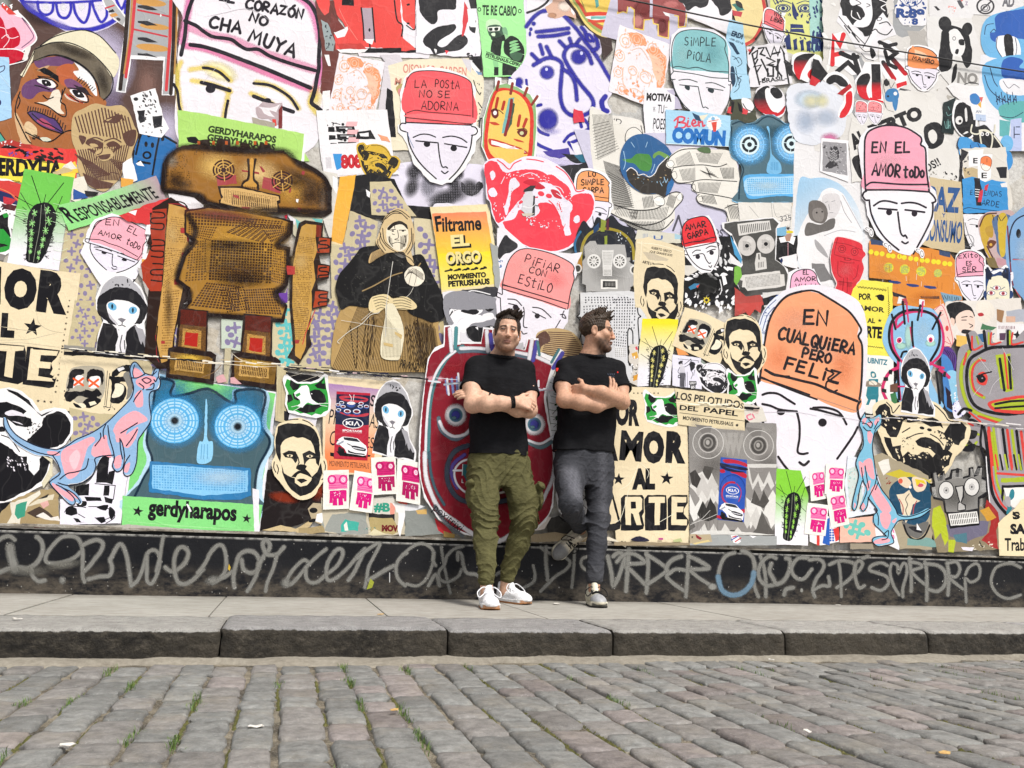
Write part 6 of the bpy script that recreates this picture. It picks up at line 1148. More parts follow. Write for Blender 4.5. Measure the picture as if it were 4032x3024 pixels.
S(wc,.8,"126 26 134 24 142 27","132 30 138 30","158 38 166 40 170 46","162 46 168 50","102 36 106 28");bb(wc,"116 22 160 28 158 36 118 30",26,.4,1.1,10);bb(wc,"130 72 166 76 166 86 134 82",34,.5,1.4,15);bb(wc,"170 44 178 44 178 56 170 54",14,.4,1.2);bb(c_,"112 40 124 40 122 66 110 72",26,.3,1);bb(wc,"92 56 106 58 106 76 98 74",18,.5,1.5,90);bb(wc,"128 68 136 72 138 84 130 80",8,.8,2,80)
f('d6d4da',"126 48 134 42 139 50 139 66 130 70 124 64",r=.8);f('39373b',"127 42 134 38 140 38 136 44 126 45",r=.6);f('39373b',"137 49 139 49 138.5 70 135.5 70");f('cfc6b8',"124 68 138 68 134 71 126 71");S('f4f2f4',.6,"126 60 134 62 139 58");s('39373b',.7,"139 59 143 60")
T(3,0)
poster('hat_cutout','white face in a teal hat reading SIMPLE PIOLA, above the light blue sign',PC,GH)
f('ece9f1',"66 40 74 33 92 31 112 34 124 42 130 56 130 86 132 96 128 112 120 126 106 132 92 128 80 118 72 104 66 88 64 60")
F('84bec4',"67 62 69 46 76 36 92 34 110 37 122 43 127 52 128 80 128 82 100 79 67 76");es('a8d4d6',78,62,10,14,0,.1,.5);es('6aa8b0',110,60,14,16,0,.1,.4);k='27343a'
S(k,1,"68 80 66 62 68 46 75 37 90 34 110 37 122 44 125 50 124 56 128 70 128 90","68 75 74 74 84 76 94 75 108 79 128 80","68 79 90 82 110 86 127 87","68 80 65 84 66 88 70 88","128 90 131 91 130 94 128 94","67 88 70 100 78 114 86 122","130 94 129 108 124 124","74 89 84 88 94 91","103 92 112 92 124 97")
s(k,1,"75 94 95 96","104 97 122 100");F(k,"81 95 86 96 85 100 81 98");F(k,"106 98 112 99 111 103 106 101");S(k,1,"95 96 97 106 100 118 103 118 106 120","100 125 103 126 105 125")
hw(k,1.05,'SiMPLE',80,51,114,52,9);hw(k,1.05,'PiOLA',83,66,108,69,9)
poster('blue_sign','light blue sign reading Bien COMUN with a small red drawing in a white burst','sign')
f('a9d5f0',"59.5 121 90 123 130 128 129 161 60 158");s('e8f2f8',.6,"60 158 128 161")
S('d94f62',2,"73 130 72 138 70 141","69 133 74 129 80 130 78 134 74 135 81 136 80 140 74 141 70 140","84 133 83 139 86 139","88 137 92 135 90 132 88 136 90 139 94 138","95 134 96 139","95 136 99 134 100 139 102 138");e('d94f62',84,130.5,.8)
t('1f6fc0','COMUN',66,156,124,160,16.5,.075);star('f2f0f0',112,136,8.6,0,16,.86);f('d94a3c',"109 135 115 134 114 145 111 145");e('7fb4d8',111,131,2,2);S('d94a3c',.8,"106 134 117 132");f('efe6d0',"94 128 106 126 100 133");f('2b4a6a',"88 124 96 128 98 134 92 132",r=.5)
T(3,0)
poster('bright_robot','sky blue robot face with target eyes and a pale grille mouth, right of the hands',PO,'blue robot faces')
ol="130 134 138 132 146 136 156 134 164 128 174 126 182 130 190 136 200 134 208 134 212 146 216 160 216 176 220 190 214 196 219 204 220 218 218 221 137 222 138 210 140 198 142 186 138 178 131 172 128 160 130 146"
F('8fcaf0',ol,r=.6);push(1.5,1.5,.99,0,0,.99,1);F('51707e',ol,r=.6);pop();es('33596a',174,146,34,8,0,.3,.7);es('7f98a0',176,200,30,6,0,.2,.5)
S('16384a',1.3,"132 137 140 134 148 137 158 136 166 130 174 129 184 134 192 138 204 136 207 140 211 156 214 176 217 188","131 140 131 158 134 170 140 178 144 187 140 200 139 218",so=.4)
for cx,cy in ((150.5,159),(196,158)):
 es('4fabea',cx,cy,20,21,0,.7);es('c6e6fa',cx,cy,17,18,0,.3,.7);e('8cc8f2',cx,cy,16,17.4,hole=.93);e('8cc8f2',cx,cy,13,14,hole=.9)
 for q in range(18):a=rad(q*20);s('6ab6ee',.9,f"{cx+9*math.cos(a)} {cy+9.5*math.sin(a)} {cx+18*math.cos(a)} {cy+19*math.sin(a)}")
 e('d8edf8',cx,cy,10.6,11);e('16202a',cx,cy,8.4,8.6,hole=.66);e('16202a',cx,cy,2.6)
 for q in range(4):a=rad(q*90+8);s('d8edf8',.7,f"{cx+5*math.cos(a)} {cy+5*math.sin(a)} {cx+9*math.cos(a)} {cy+9*math.sin(a)}")
F('7abce8',"169 140 172 142 174 166 177 172 184 180 184 190 170 190 170 180 173 172 172 150");ha('4a92c8',.6,"173 178 182 178 182 187 173 187",5)
F('5db0ea',"145 193 160 191 190 191 210 191 215 196 215 212 210 216 180 215 152 218 146 212 144 202");F('a9d6f4',"147 196 180 194 211 194 213 210 180 213 150 214");grid('5fb2ea',"147 196 212 195 212 211 149 213",30,8,.68,.1, True);es('d4ecfa',170,204,20,6,0,.2,.5)
T(3,1)
poster('pencil_sheet','pale sheet with sketchy pencil boxes right of the pointing hand','paper sheet')
f('e4e0da',"138 56 200 56 200 92 184 92 140 80");S('4a4a50',.3,"176 58 178 68 182 72 194 68","178 74 182 76 196 72","150 60 160 72");s('6a6a70',.35,"174 56 176 84","196 60 194 84","176 56 198 56");t('55555a','325',184,77,196,75,6,0.0);f('c9b8a0',"196 56 202 56 200 74 197 74")
poster('oval_print','oval print of a veiled woman in white holding a child, right of the grey robot',PO)
# a plain stand-in for the old master picture: same size, place and colours
T(4,1);f('e4e2e4',"-22 -10 0 -6 40 -4 56 40 60 100 58 150 14 150 -26 120");F(('9fc6e4',(10,26),'dfe3e8',(40,86)),"-18 36 -4 30 14 30 32 40 46 60 54 88 54 120 46 140 10 142 -20 120");F('eceaec',"-14 80 4 52 8 44 18 40 30 46 36 56 48 80 52 96 44 104 50 130 20 144 -8 134 -20 110");F('d8d4d6',"8 50 16 46 26 48 28 60 22 72 14 72 9 62");S('8d8c92',.6,"11 56 14 55","18 55 22 54","15 58 16 64","16 67 20 67","28 54 32 66 40 78","6 54 4 66 8 72");S('b6b4ba',.8,"30 48 40 66 50 84","10 92 28 86 44 88","20 110 40 100");F('6d6764',"-6 56 4 54 12 60 14 70 10 78 2 78 -6 72");F('8d8784',"-2 64 6 62 10 68 8 76 2 76 -2 72");F('6a6664',"-8 78 6 80 16 74 22 74 20 84 8 88 -10 92");F('a8a6a8',"0 96 10 106 14 116 2 106");f('7d7b7c',"-4 122 10 122 20 140 0 142",r=.8);e('2a2626',2,67,1);e('2a2626',8,66,1)
# ------------------------------------------------------------------ right third
T(4,0)
poster('white_underlayer','torn white and grey underlayer of paper at the upper right',TP)
f('dcd9d6',"8 -6 240 -6 240 166 0 166 -8 130 10 60",r=1);f('a3a5a8',"80 -6 100 -6 120 30 108 40 96 44 84 34 86 20",r=1.4);f('9b9da0',"34 60 50 64 60 80 70 100 44 130 36 120 46 100",r=1.2);f('a9abb0',"20 50 30 52 46 70 40 76",r=1.4);f('b8b4b0',"100 36 120 34 124 60 110 70",r=1.6)
bb('b5b0a8',"0 110 230 60 230 166 0 166",40,1,4);bb('f2f0ee',"10 0 230 0 230 166 0 166",50,1,5)
poster('lilac_cloud_print','blurred pale blue and yellow print left of the ALBERTO lettering',PO)
F('dfe2ec',"-30 100 -6 92 8 90 26 100 34 130 28 150 10 156 -4 160 -24 150",r=.8);es('c7d6e6',-6,110,16,10);es('e6e0b8',-4,112,10,8,0,.2,.8);es('ece6b4',8,112,8,8,0,.2,.7);es('b9c6da',12,130,14,10,0,.2,.7);es('d06a9c',16,152,10,6,0,.3,.8);es('aebfd8',-10,134,12,14,0,.2,.6)
poster('singer_print','black and white stencil of a shouting long haired singer with buckled strap, top right',PO)
k='1e1d21';f('e9e7ec',"26 -6 90 -6 78 20 84 30 88 40 70 46 68 64 56 68 44 54 34 36 24 26 28 10",r=.6)
F(k,"32 -6 76 -6 80 20 72 22 62 38 55 42 50 36 42 30 34 26 30 20",r=.8);F('f0eef2',"38 2 46 -4 58 -4 62 8 62 22 58 30 50 32 42 30 46 24 54 20 52 12 46 8 40 8");F(k,"42 12 50 12 53 18 50 24 44 22 40 18");S(W_,1,"40 14 40 20 46 24","46 16 49 22");S(k,.8,"56 6 60 8 56 10","44 2 50 6 44 8");f('efedf1',"26 18 34 20 44 34 54 44 50 52 40 42 30 32");f('efedf1',"60 40 66 24 74 16 78 22 74 30 66 40 58 56 52 58");S(k,.9,"26 20 34 30 46 42 54 50","66 24 60 40 52 54");e(k,70,23,3,2,-20,hole=.7);e(k,60,38,2,1.4,hole=.6);S(k,1.2,"62 36 66 34 70 38 78 40 84 34","70 28 78 26 82 30");F(W_,"44 56 56 54 66 58 68 66 58 68 50 62",r=.5);F(k,"60 54 64 56 66 62 62 66 60 60");S(k,.8,"48 52 54 58 60 58","50 60 56 66 64 68");s(k,1.2,"32 30 38 38","36 30 44 42","40 38 48 48");S(W_,1,"70 2 78 6 72 10 76 14");f('d8d4d0',"78 4 84 -2 86 12 78 18",r=.8)
poster('blue_letter_print','white scrap with dense dark blue folk letters, top right',PO)
f('e8e6ea',"92 -6 122 -6 121 30 96 30 86 16",r=.5);nv='2b4a8c';S(nv,1,"92 2 98 8 106 9 114 5 118 -2");ha(nv,.5,"95 0 113 0 112 5 98 6",8);bb(nv,"88 6 121 4 121 14 88 14",18,1,3);t(nv,'R:89',88,21,119,22,10,.06);t(nv,'8',105,29,112,29,7,.06);bb(nv,"92 22 120 23 118 28 96 28",8,.6,1.6)
poster('sticker_bill','white bill with a crossed wifi ring and grey letters at the upper right',PO)
f('e4e2e4',"124 -6 226 -6 226 14 207 14 205 20 172 18 168 26 124 20");e('3a393d',185,9,10,9,hole=.8);s('3a393d',1.6,"179 15 191 4");
for r_ in (3,5.4):e('55545a',185,11,r_,r_*.8,hole=.72)
t('6d6c72','AD',203,9,216,10,12,.05);t('d9605a','JU!',158,2,169,2,6,.04);f('2e2d31',"130 -4 140 -4 139 1 132 0");f('55545a',"154 3 158 2 162 10 159 12");f('2e2d31',"129 9 132 9 136 13 133 14");bb('e9938c',"144 8 154 8 154 17 145 17",12,.6,1.5);t('8a6a90','Z',163,8,166,8,4,.02)
poster('bear_print','black and white stencil of a round eared dark haired figure at the upper right',PO)
# generic figure with round ears (no known character)
f('e2e0df',"121 20 170 22 184 70 182 98 150 100 134 80 122 50",r=.5);e(k,141,28,7,8,-10);e(k,165,34,5.6,7.4,15);F(k,"138 36 148 30 160 34 168 44 170 70 162 76 158 62 150 60 148 76 136 80 134 66 136 52",r=.8);F('eae8e8',"146 36 154 34 160 42 163 52 160 62 152 64 147 56 146 46",r=.5);e('8d8b8c',151,44,2,2.4,hole=.6);F(k,"156 46 161 45 162 51 157 51");F(k,"153 56 156 56 155 61 152 60");F('d8d6d4',"152 64 158 66 164 76 176 86 182 96 152 96 154 80",r=.6);F(k,"150 76 154 72 153 86 148 92");t('8d8a88','NO',154,92,176,94,12,.05);S(k,1,"156 98 168 92 182 95")
poster('blue_bot_mural','large light blue cartoon figure with a striped eye at the right edge','mural sheet')
bl,db='6fb3e2','2f5fb4'
f('e6e6ec',"180 62 230 60 236 166 182 166 176 120");F(bl,"182 30 190 20 210 14 240 12 240 70 200 66 186 62 180 48");F(db,"196 20 212 14 240 14 240 44 206 42 200 48 192 46 190 38 196 36");F('f0f0f4',"198 42 216 42 222 50 222 64 206 66 198 56");F(k,"205 42 214 42 215 66 208 66");S('26304f',.8,"198 42 197 54 204 66","217 43 219 54 217 66","190 38 194 34 196 36","184 40 186 30 194 28")
F(bl,"186 70 240 66 240 130 216 130 196 120 184 100");F(db,"204 68 214 64 226 68 222 76 240 78 240 90 208 88 202 80");F('eceaf0',"202 88 240 92 240 104 208 104");S('3a3a4a',.6,"204 90 210 98 216 94 222 98");S('26304f',.9,"184 84 190 100 206 112 226 118","190 76 194 90 198 96");F('62b0b0',"200 118 222 112 240 116 240 134 206 132",r=.5);S('26304f',.8,"200 128 214 130 226 124");f('b9c4e8',"212 132 224 130 224 166 212 166");f('62aeb0',"200 132 212 134 210 152 200 150")
for x in (196,202,208,214):s('26304f',.8,f"{x} 102 {x+2} 116");t('26304f','A',x,113,x+5,114,8,.01)
e(bl,208,158,7,9);s('26304f',1,"216 140 216 152","218 140 222 140","216 148 222 148")
poster('red_black_letter','red and black letter N cutout left of the small orange MAMBO hat',PC,'red and black letter cutouts')
F(W_,"70 52 80 46 90 56 98 62 100 90 90 100 84 98 72 78");s(('1f1e22',(80,70),'cf1f2c',(90,84)),5,"76 52 88 60 80 66","74 70 86 88","84 66 98 82");f('d9232e',"86 94 99 90 100 94 88 99");s('1f1e22',4,"70 48 80 52 88 50","76 58 80 72 88 76");f('4a494e',"92 98 104 100 100 108 92 106",r=.6)
poster('red_black_letter','red and black letter Z cutout crossed by the cable',PC,'red and black letter cutouts')
f(W_,"18 40 30 36 36 56 46 60 52 82 40 84 30 76 22 74 14 72");s('d9232e',5,"19 72 20 42 27 52 31 40","20 62 30 60");s('1f1e22',5,"28 60 42 66 46 64","42 62 48 82","24 80 36 70 48 82")
poster('red_black_letter','red and black letter G cutout above the two tiny pink hats',PC,'red and black letter cutouts')
F(W_,"0 74 12 82 24 80 36 88 42 104 40 124 26 130 26 122 32 108 24 94 12 92");F('1f1e22',"12 90 18 84 26 84 34 90 36 96 28 96 22 92 16 94");f('b02028',"24 104 38 93 40 97 30 106");F('d9232e',"34 104 40 102 40 116 34 128 27 130 28 124 33 116");f('1f1e22',"-2 66 4 68 14 82 6 92 -4 84");f('c8202c',"-4 84 6 90 0 96 -6 94")
poster('red_black_letter','red and black letter d cutout between the crossed straps and the MAMBO hat',PC,'red and black letter cutouts')
f(W_,"54 70 72 70 75 114 60 112 46 104 43 90 50 80");F(('1f1e22',(0,94),'d0202c',(0,98)),"45 92 50 84 58 82 60 88 56 98 58 108 62 110 54 110 47 104");f(('1f1e22',(0,92),'d9232e',(0,98)),"61 72 71 72 72 110 62 110");f('d9232e',"60 108 74 112 75 114 58 111")
poster('alberto_bill','white bill with slanted slab letters ALBERTO behind the large pink hat',PO)
f('e1deda',"40 130 70 128 92 100 130 104 142 128 140 150 156 166 158 230 124 194 40 200 36 150",r=.6);t('232226','AL',42,165,58,158,17,.06);t('232226','BERTO',62,153,118,130,15,.07);F('232226',"118 142 124 136 132 135 138 140 140 152 136 160 126 164 120 158");F('e1deda',"123 146 128 143 132 148 132 154 128 158 124 154")
T(4,1);t('232226','OS!!',121,24,137,15,9,.03);F('232226',"40 10 48 4 54 6 52 30 46 26");F('e1deda',"48 12 51 11 51 22");bb('8d8880',"120 20 152 24 154 34 124 30",14,.5,1.4);bb(K_,"138 24 154 24 154 32 146 32",8,.8,2.2)
T(4,0)
poster('hat_sticker','tiny red hat face, left one of the pair under the red letter d','sticker',GH);hf('ee8d92',44,112,12.5,.6,0,13,.9);bb('8d3540',"45 115 55 115 55 122 45 122",12,.4,1)
poster('hat_sticker','tiny red hat face, right one of the pair under the red letter d','sticker',GH);hf('ee8d92',58,112,14.5,1.6,-.5,12.5,.9);bb('8d3540',"60 114 72 115 72 122 60 121",12,.4,1)
poster('tiny_bird','little blue robot figure sticker under the red letter N','sticker')
f('dcd8d4',"72 88 86 88 90 104 86 124 78 122 74 108",r=.5);F('3f7fb8',"76 104 80 99 88 99 91 106 88 112 80 113 76 110");F('3f7fb8',"84 112 90 110 88 122 85 120");e(k,79,107,1.2);e(W_,87,104,2);S(k,.6,"76 104 74 94 78 90","80 90 82 98 86 92");F(k,"74 91 78 88 80 94 76 96",r=.6)
poster('hat_cutout','white face in a torn orange hat reading MAMBO under the cable',PC,GH)
T(4,0);hf('f0945c',101,52,31,3.4,-.5,24,1.1);F('f0945c',"102 75 103 60 106 52 110 58 118 60 131 64 132 76");f('f2c9a4',"108 56 118 60 124 64 116 66 108 62",r=.8);hw(K_,1,'MAMBO',105.5,67.5,128.5,72,4.2)
poster('black_totem','dark card with pale teal doodles right of the slanted lettering','card')
f('1d2a2c',"139 114 152 108 154 126 150 148 137 146",r=.5);S('7fb0ac',.5,"142 124 144 128 148 126","140 134 142 142 146 138","144 118 146 122","144 132 144 142");ha('7fb0ac',.5,"142 134 147 134 147 142 142 142",3)
poster('oval_mask','black oval face with white eyes and mouth right of the dark doodle card',PC)
F(W_,"152 112 160 112 172 118 176 130 174 146 166 154 156 148 149 136 149 122",r=.5);F('232226',"154 116 160 114 170 120 174 132 172 146 165 152 156 146 151 136 151 124");e('e6e4e4',156,133,4,4.6,10);e(k,157,134,1.6);F('e6e4e4',"162 122 164 120 165 132 163 134");F('e6e4e4',"160 148 164 145 166 146 162 148");f('232226',"158 116 162 110 164 118");f('232226',"168 118 172 112 172 122")
poster('torn_scraps','torn white scrap with a blue cap and stripe beside the black oval face',TP)
f('eceaec',"142 96 152 92 170 96 182 96 185 120 184 134 172 132 168 116 158 112 150 106",r=.7);F('3f7fc0',"168 106 174 104 179 110 176 116 169 114");f('e4b04a',"176 116 180 112 180 120");f('d9605a',"178 108 182 108 180 114");f('b9c8e2',"174 126 185 127 185 134 174 133");ha('3a4a70',.5,"174 130 185 131 185 133 174 132",1);t('6d7a90','AN',174,125,180,125,3,.02)
poster('bull_sticker','black bull head sticker with white outlined horns, at the right','sticker')
F('26262a',"168 138 176 140 184 138 190 144 200 156 204 166 176 166 172 152");S('e6e2d0',1.6,"170 138 169 146 176 148 182 144 188 146 194 146 195 138","178 144 180 158 183 166 190 164 192 150 186 144 178 144","194 150 200 158 204 166");e(W_,181,148,2);e(W_,186.5,148,2);e(K_,181,148,.9);e(K_,186.5,148,.9)
T(4,1);S('e6e2d0',1.2,"183 0 186 4 190 0");F('3f8fd0',"204 2 212 2 214 14 208 22 204 14");F('3d8f8a',"190 10 200 6 200 12 192 15")
poster('blue_cutout','bright blue rounded shape under the black oval face',PC)
T(4,0);F('4a9ad8',"156 152 166 152 174 158 184 160 188 172 160 172 155 164");F('3f86c8',"168 158 178 158 180 168 170 168");S('26304f',.8,"156 152 154 160 158 168","168 160 170 168","176 158 180 166")
T(4,1)
poster('scrap_column','column of torn white, black and tan scraps at the right above the blue torn hat',TP)
f('ddd8d0',"156 -2 206 -4 214 60 210 70 160 30",r=.9);f('2b2a2e',"158 -2 166 2 160 12 158 40 155 40",r=.5);f('c4b08a',"160 18 180 20 182 30 162 30",r=.9);f('26252a',"196 18 208 18 208 30 200 30",r=1.4);bb('3a393d',"158 4 172 6 170 34 160 34",14,.8,2.4);f(W_,"166 0 182 -2 180 16 166 18",r=.5);t(K_,'E',171,14,176,14,6,.03)
poster('doodle_card','small white card with an orange domed doodle face and the letter E','card')
f('f0eef0',"176 4 192 4 190 30 184 34 176 30");F('ee7f4a',"179 14 180 8 186 6 191 10 190 18 184 18");F('f6ebe2',"179 14 190 18 188 22 183 22 179 18");S('5a3a2a',.5,"179 14 180 8 186 6 191 10 190 18 186 22 181 20 179 14","181 16 182 14 183 16","186 8 186 13");t(K_,'E',180,30,186,30,6,.02)
poster('hat_cutout','torn blue hat cutout with handwritten words ENTIENDAS ARDE, upper right',PC,GH)
f('3d92d2',"159 31 170 28 176 30 184 34 192 32 206 34 208 42 210 68 160 68",r=.6);S('1c3550',.8,"159 64 166 62 174 63 200 66 210 68");hw('1c3550',.7,'ENTiENDAS',168,48,202,50,5.5);hw('1c3550',.8,'ARDE',180,59,199,61.5,6);f('26242a',"172 30 178 30 180 42 180 60 174 60",r=.6);ha(W_,.7,"173 42 179 42 179 52 173 52",0);
for i in range(4):s(W_,.8,f"173 {42+i*2.6} 178 {42.6+i*2.6}")
f('d03a4a',"178 44 182 42 180 56 176 56");f('d03a4a',"184 38 188 36 186 44 183 42");f('e6e4e6',"200 36 208 34 208 40 202 40",r=.7)
f('e9e6ea',"160 69 210 69 200 100 170 110 162 90");S('3a3a40',.6,"165 76 170 74 176 75","167 80 176 81");e(K_,175,82,1.6);S('3a3a40',.7,"162 78 166 92 172 104");e('6a6a70',166,98,6,7,hole=.9);e('3a3a40',163,101,2,hole=.7);e('3a3a40',168,103,2.2,hole=.7)
poster('paz_poster','kraft poster reading PAZ Y CONSUMO in tall blue letters, behind the large pink hat face',PO)
f('cdbb97',"124 29 158 34 162 112 126 106 110 100 120 60");bl='2f578f';t(bl,'PAZ',120,65,155.5,67.5,27,.045);t(bl,'Y',137,72.5,141,72.5,4.5,.03);t(bl,'CONSUMO',117,97.5,158,101,24,.03);ha('b8a37c',.4,"126 34 160 38 160 108 128 104",5,.9)
poster('orange_dot_mural','orange painted sheet with yellow dots and blue dashes under the large pink hat face','mural sheet')
f('dc8a3a',"58 98 72 102 124 106 146 112 158 130 160 180 130 172 84 168 82 140 58 138");f('3a4a6c',"60 96 84 100 82 104 60 102");f('3a4a6c',"134 108 146 110 146 116 134 113")
for i,(x,y) in enumerate(((60,110),(66,111.5),(72,112),(79,114),(84,114.5),(91,115),(96,116),(103,117),(109,117.8),(115.5,119),(121,119.5),(128,120.5),(133,121),(140,122.5),(145.5,123))):e('e6da34',x,y,2.7)
for x,y in ((79,127),(96.5,129),(114.5,131),(132.5,133)):e('d9d23c',x,y,5.4 if x<130 else 4.4);grid('4a8a8a',f"{x-4} {y-4} {x+4} {y-4} {x+4} {y+4} {x-4} {y+4}",7,7,.6,.2, True,.9)
for x,y in ((86,142.5),(105.5,146),(124.5,148)):F('28407c',f"{x-6.5} {y-1.6} {x+4} {y-.6} {x+6.5} {y+1.4} {x} {y+2} {x-6} {y+.4}")
for i in range(26):x,y=RNG.uniform(62,156),RNG.uniform(110,164);s('b96a28' if i%3 else 'e6d8cc',.5,f"{x} {y} {x+RNG.uniform(-.5,.5)} {y+RNG.uniform(2, 8)}")
f('2a2a34',"83 153 98 158 98 160 84 158");f('2a2a34',"113 158 134 158 134 161 114 160");f('7aa0b8',"135 154 158 158 158 162 140 166",r=.6);ha('26303c',.7,"136 156 156 159 156 164 138 162",8,.5);es('e8a85c',74,130,8,12,0,.1,.4);es('c9752c',120,160,18,8,0,.1,.4);f('f0ecec',"90 158 96 160 98 166 88 166");f(W_,"112 161 118 162 118 168 112 168");f('b84a58',"93 161 98 160 100 166 94 166",r=.5)
poster('photo_card','white bordered black and white photo of a bird, left of the large pink hat','photo print')
T(4,0);f('efedf0',"7 152 36 155 36 200 5 188")
T(4,1);f('9a989c',"8 -10 34 -8 35 27 8 22");F('3a383c',"16 -2 24 -4 26 6 22 12 24 16 14 20 11 17 16 10",r=.8);
for i in range(5):S('d8d6da',.6,f"16 {-1+i*2.6} 18 {1+i*2.6} 20 {-1+i*2.6} 22 {1+i*2.6} 24 {-1+i*2.6}")
bb('4a484c',"8 -8 34 -6 34 26 8 20",40,.5,1.6,20);bb('d0ced2',"8 -8 34 -6 34 26 8 20",40,.4,1.3,20)
poster('hat_cutout','large white face in a pink hat reading EN EL AMOR TODO, on the right',PC,GH)
f('efecf2',"46 -4 48 -14 56 -24 74 -28 98 -26 114 -18 122 -4 122 20 124 38 130 44 132 56 128 62 128 80 120 96 112 106 102 114 92 112 80 106 66 92 56 70 54 56 50 52 50 42 51 34")
F('f0a3b8',"52 42 53 20 53 0 54 -14 60 -22 76 -27 96 -25 112 -16 115 -10 114 -6 118 0 119 20 123 44 90 43");es('f6c4d0',80,12,22,16,10,.1,.4);es('e98ca8',100,30,16,6,0,.1,.3);k='241d28'
S(k,2,"54 42 53 20 53 0 54 -14 60 -22 76 -27 96 -25 112 -16 115 -11 114 -6 119 -1 120 20 123 44","55 38 60 35 68 35 80 36 96 37 122 37","54 43 90 43 123 45","55 44 52 46 51 50 54 54 57 54","123 45 128 50 130 55 126 57");S(k,2,"58 54 60 68 66 82 76 96 90 108","127 57 126 72 118 90 106 112");S(k,2.1,"63 60 70 55.5 78 55 88 57.5","93 57.5 102 56.5 111 58 119.5 62");s(k,2,"68 63 88 64.5","97 64.5 118 67");e(k,79.5,67,3.3,3.4);e(k,107,68.4,3.2,3.4);S(k,2,"89 67 90 76 92 89 95 93 97 92 99 95","93.5 99 97 101 100 99.5")
hw(k,2.3,'AMOR',61,26,91,29,13);hw(k,2.3,'toDo',95,29,118,30,11.5);hw(k,2.3,'EN',61,2,76,2.5,11);hw(k,2.3,'EL',86,2,102,2,11);S('cfe0f0',.5,"62 70 66 80");S('d8d4dc',.4,"54 40.6 90 40 124 41")
for x0,q in ((77,'under the left side of the chin'),(112,'under the right side of the chin'),(57,'beside the left cheek')):
 poster('flower_scrap','white petal scrap '+q+' of the large pink hat face',PC)
 for x,y,a in ((x0,{77:103,112:109,57:86}[x0],30),(x0+3,{77:103,112:109,57:86}[x0]+3,80)):e(W_,x,y,5,2.6,a);e('4a4850',x,y,3.6,1.7,a,hole=.75)
poster('brown_blue_mask','ochre and blue painted mask at the right edge beside the horned head',PC)
F('c4a9a8',"176 80 184 68 196 66 214 66 222 90 216 130 204 132 190 120 182 104");F('c6a23a',"178 82 186 70 196 72 190 90 186 106 196 124 190 118 182 104");F('566f96',"192 74 210 70 218 90 212 118 198 112 196 96",r=.5);F('cbae3a',"198 72 208 72 206 110 200 112");F('b8923a',"184 84 192 82 192 94 186 92");S('5a3a2c',1.6,"178 82 184 70 196 68","186 104 194 120 198 128");F('6a3f2c',"186 100 190 97 196 99 192 105 188 106");e('d9a84a',190,102,1.6);ha('3f3a30',.9,"188 70 206 70 206 76 190 76",4,.6);f('c2949c',"196 116 216 120 216 126 196 124",r=.5);f('7a6a44',"184 116 194 116 198 128 188 126",r=.5)
poster('mask_mural','pale blue sprayed head outlined in red and black, cut by the right edge','mural sheet')
F('7ea6cf',"208 78 214 70 236 66 240 166 216 150 208 132 206 104");S('7a2f3c',1.6,"208 82 210 110 212 134 214 146");S('242a40',1.6,"236 68 222 72 214 80 210 96 211 120","214 118 240 118");s('d05a64',.9,"214 118 240 119");e(K_,220,90,2.6,5);es('b4cfe6',224,110,8,20,0,.2,.6);F('eceaf0',"210 134 214 132 214 140 210 142");S('d05a64',.8,"212 134 208 136 212 144","216 150 222 160")
poster('hat_cutout','white face in a pink hat reading EXITO ES SER, left of the horned head',PC,GH)
hf('f0a8be',153,110,29,-1,1,28.5,.9);F('f0a8be',"153 137 152 124 153 116 158 111 168 109 176 112 178 116 177 120 181 124 183 130 182 136 168 136");S(k,.9,"154 137 152 124 153 116 158 111 168 109 176 112 178 116 177 120 181 124 182 134","154 135 160 133 170 132 182 131","154 137 182 135.5");hw(k,.9,'EXito',155,117,176,116,5);hw(k,.9,'ES',163,124.5,169,124.5,4.5);hw(k,.9,'SER',159,131.5,174,131,5)
poster('horned_mask','three eyed cream head with dark blue horns at the right',PC)
F(W_,"182 128 186 124 192 130 200 128 206 124 210 130 212 144 214 156 212 170 204 176 192 176 184 168 182 152");F('28406f',"184 132 186 126 192 134 200 131 204 134 208 127 211 134 211 152 212 164 204 174 192 174 184 166 184 150");F('e9e2c9',"188 140 196 136 204 137 209 144 210 160 206 172 194 173 187 168 185 154");f('1c2238',"183 129 187 126 191 134 190 140 185 140");f('1c2238',"206 126 209 130 209 140 203 138 201 134");S('28406f',1,"189 132 196 128.5 204 129 206 132")
for x,y in ((196,149),(190,154.5),(203,155)):e('2c3a66',x,y,4.4,2.5);e(W_,x,y,3.8,2);e('c04a5c',x,y,1.9);e(K_,x,y,.8)
S('2c3a66',.6,"189 148 194 151","205 148 200 151","195 160 198 160","190 164 198 163 206 165");F('28406f',"190 164 198 163 207 165 206 170 192 170");grid(W_,"192 165.5 205 166 204 169 193 168.6",7,2,.8,.1);e('28406f',183.5,156,2,4);e('28406f',212,156,2,4)
T(3,1)
poster('gray_robot','grey robot with a perforated jaw, right of the red AMAR GARPA hat',PC,'grey robots')
f('f0eef0',"120 78 176 72 184 78 180 92 179 118 192 128 194 152 146 162 132 136 142 122 130 92 121 84");f('4e4d4b',"123 79 134 77 176 73 182 79 179 84 178 118 188 126 192 134 190 151 144 160 134 136 143 124 142 114 131 90 123 84");es('2e2d2d',150,108,12,14,0,.2,.5);es('6a6966',176,140,10,8,0,.2,.6);es('383736',140,152,14,6,0,.2,.6)
f('d9d6d2',"137 79 172 75.5 174 86 139 92");grid('2b2a2b',"139 80.5 172 77 172.5 85.5 140.5 90",16,1,.92,.05,dx=.42)
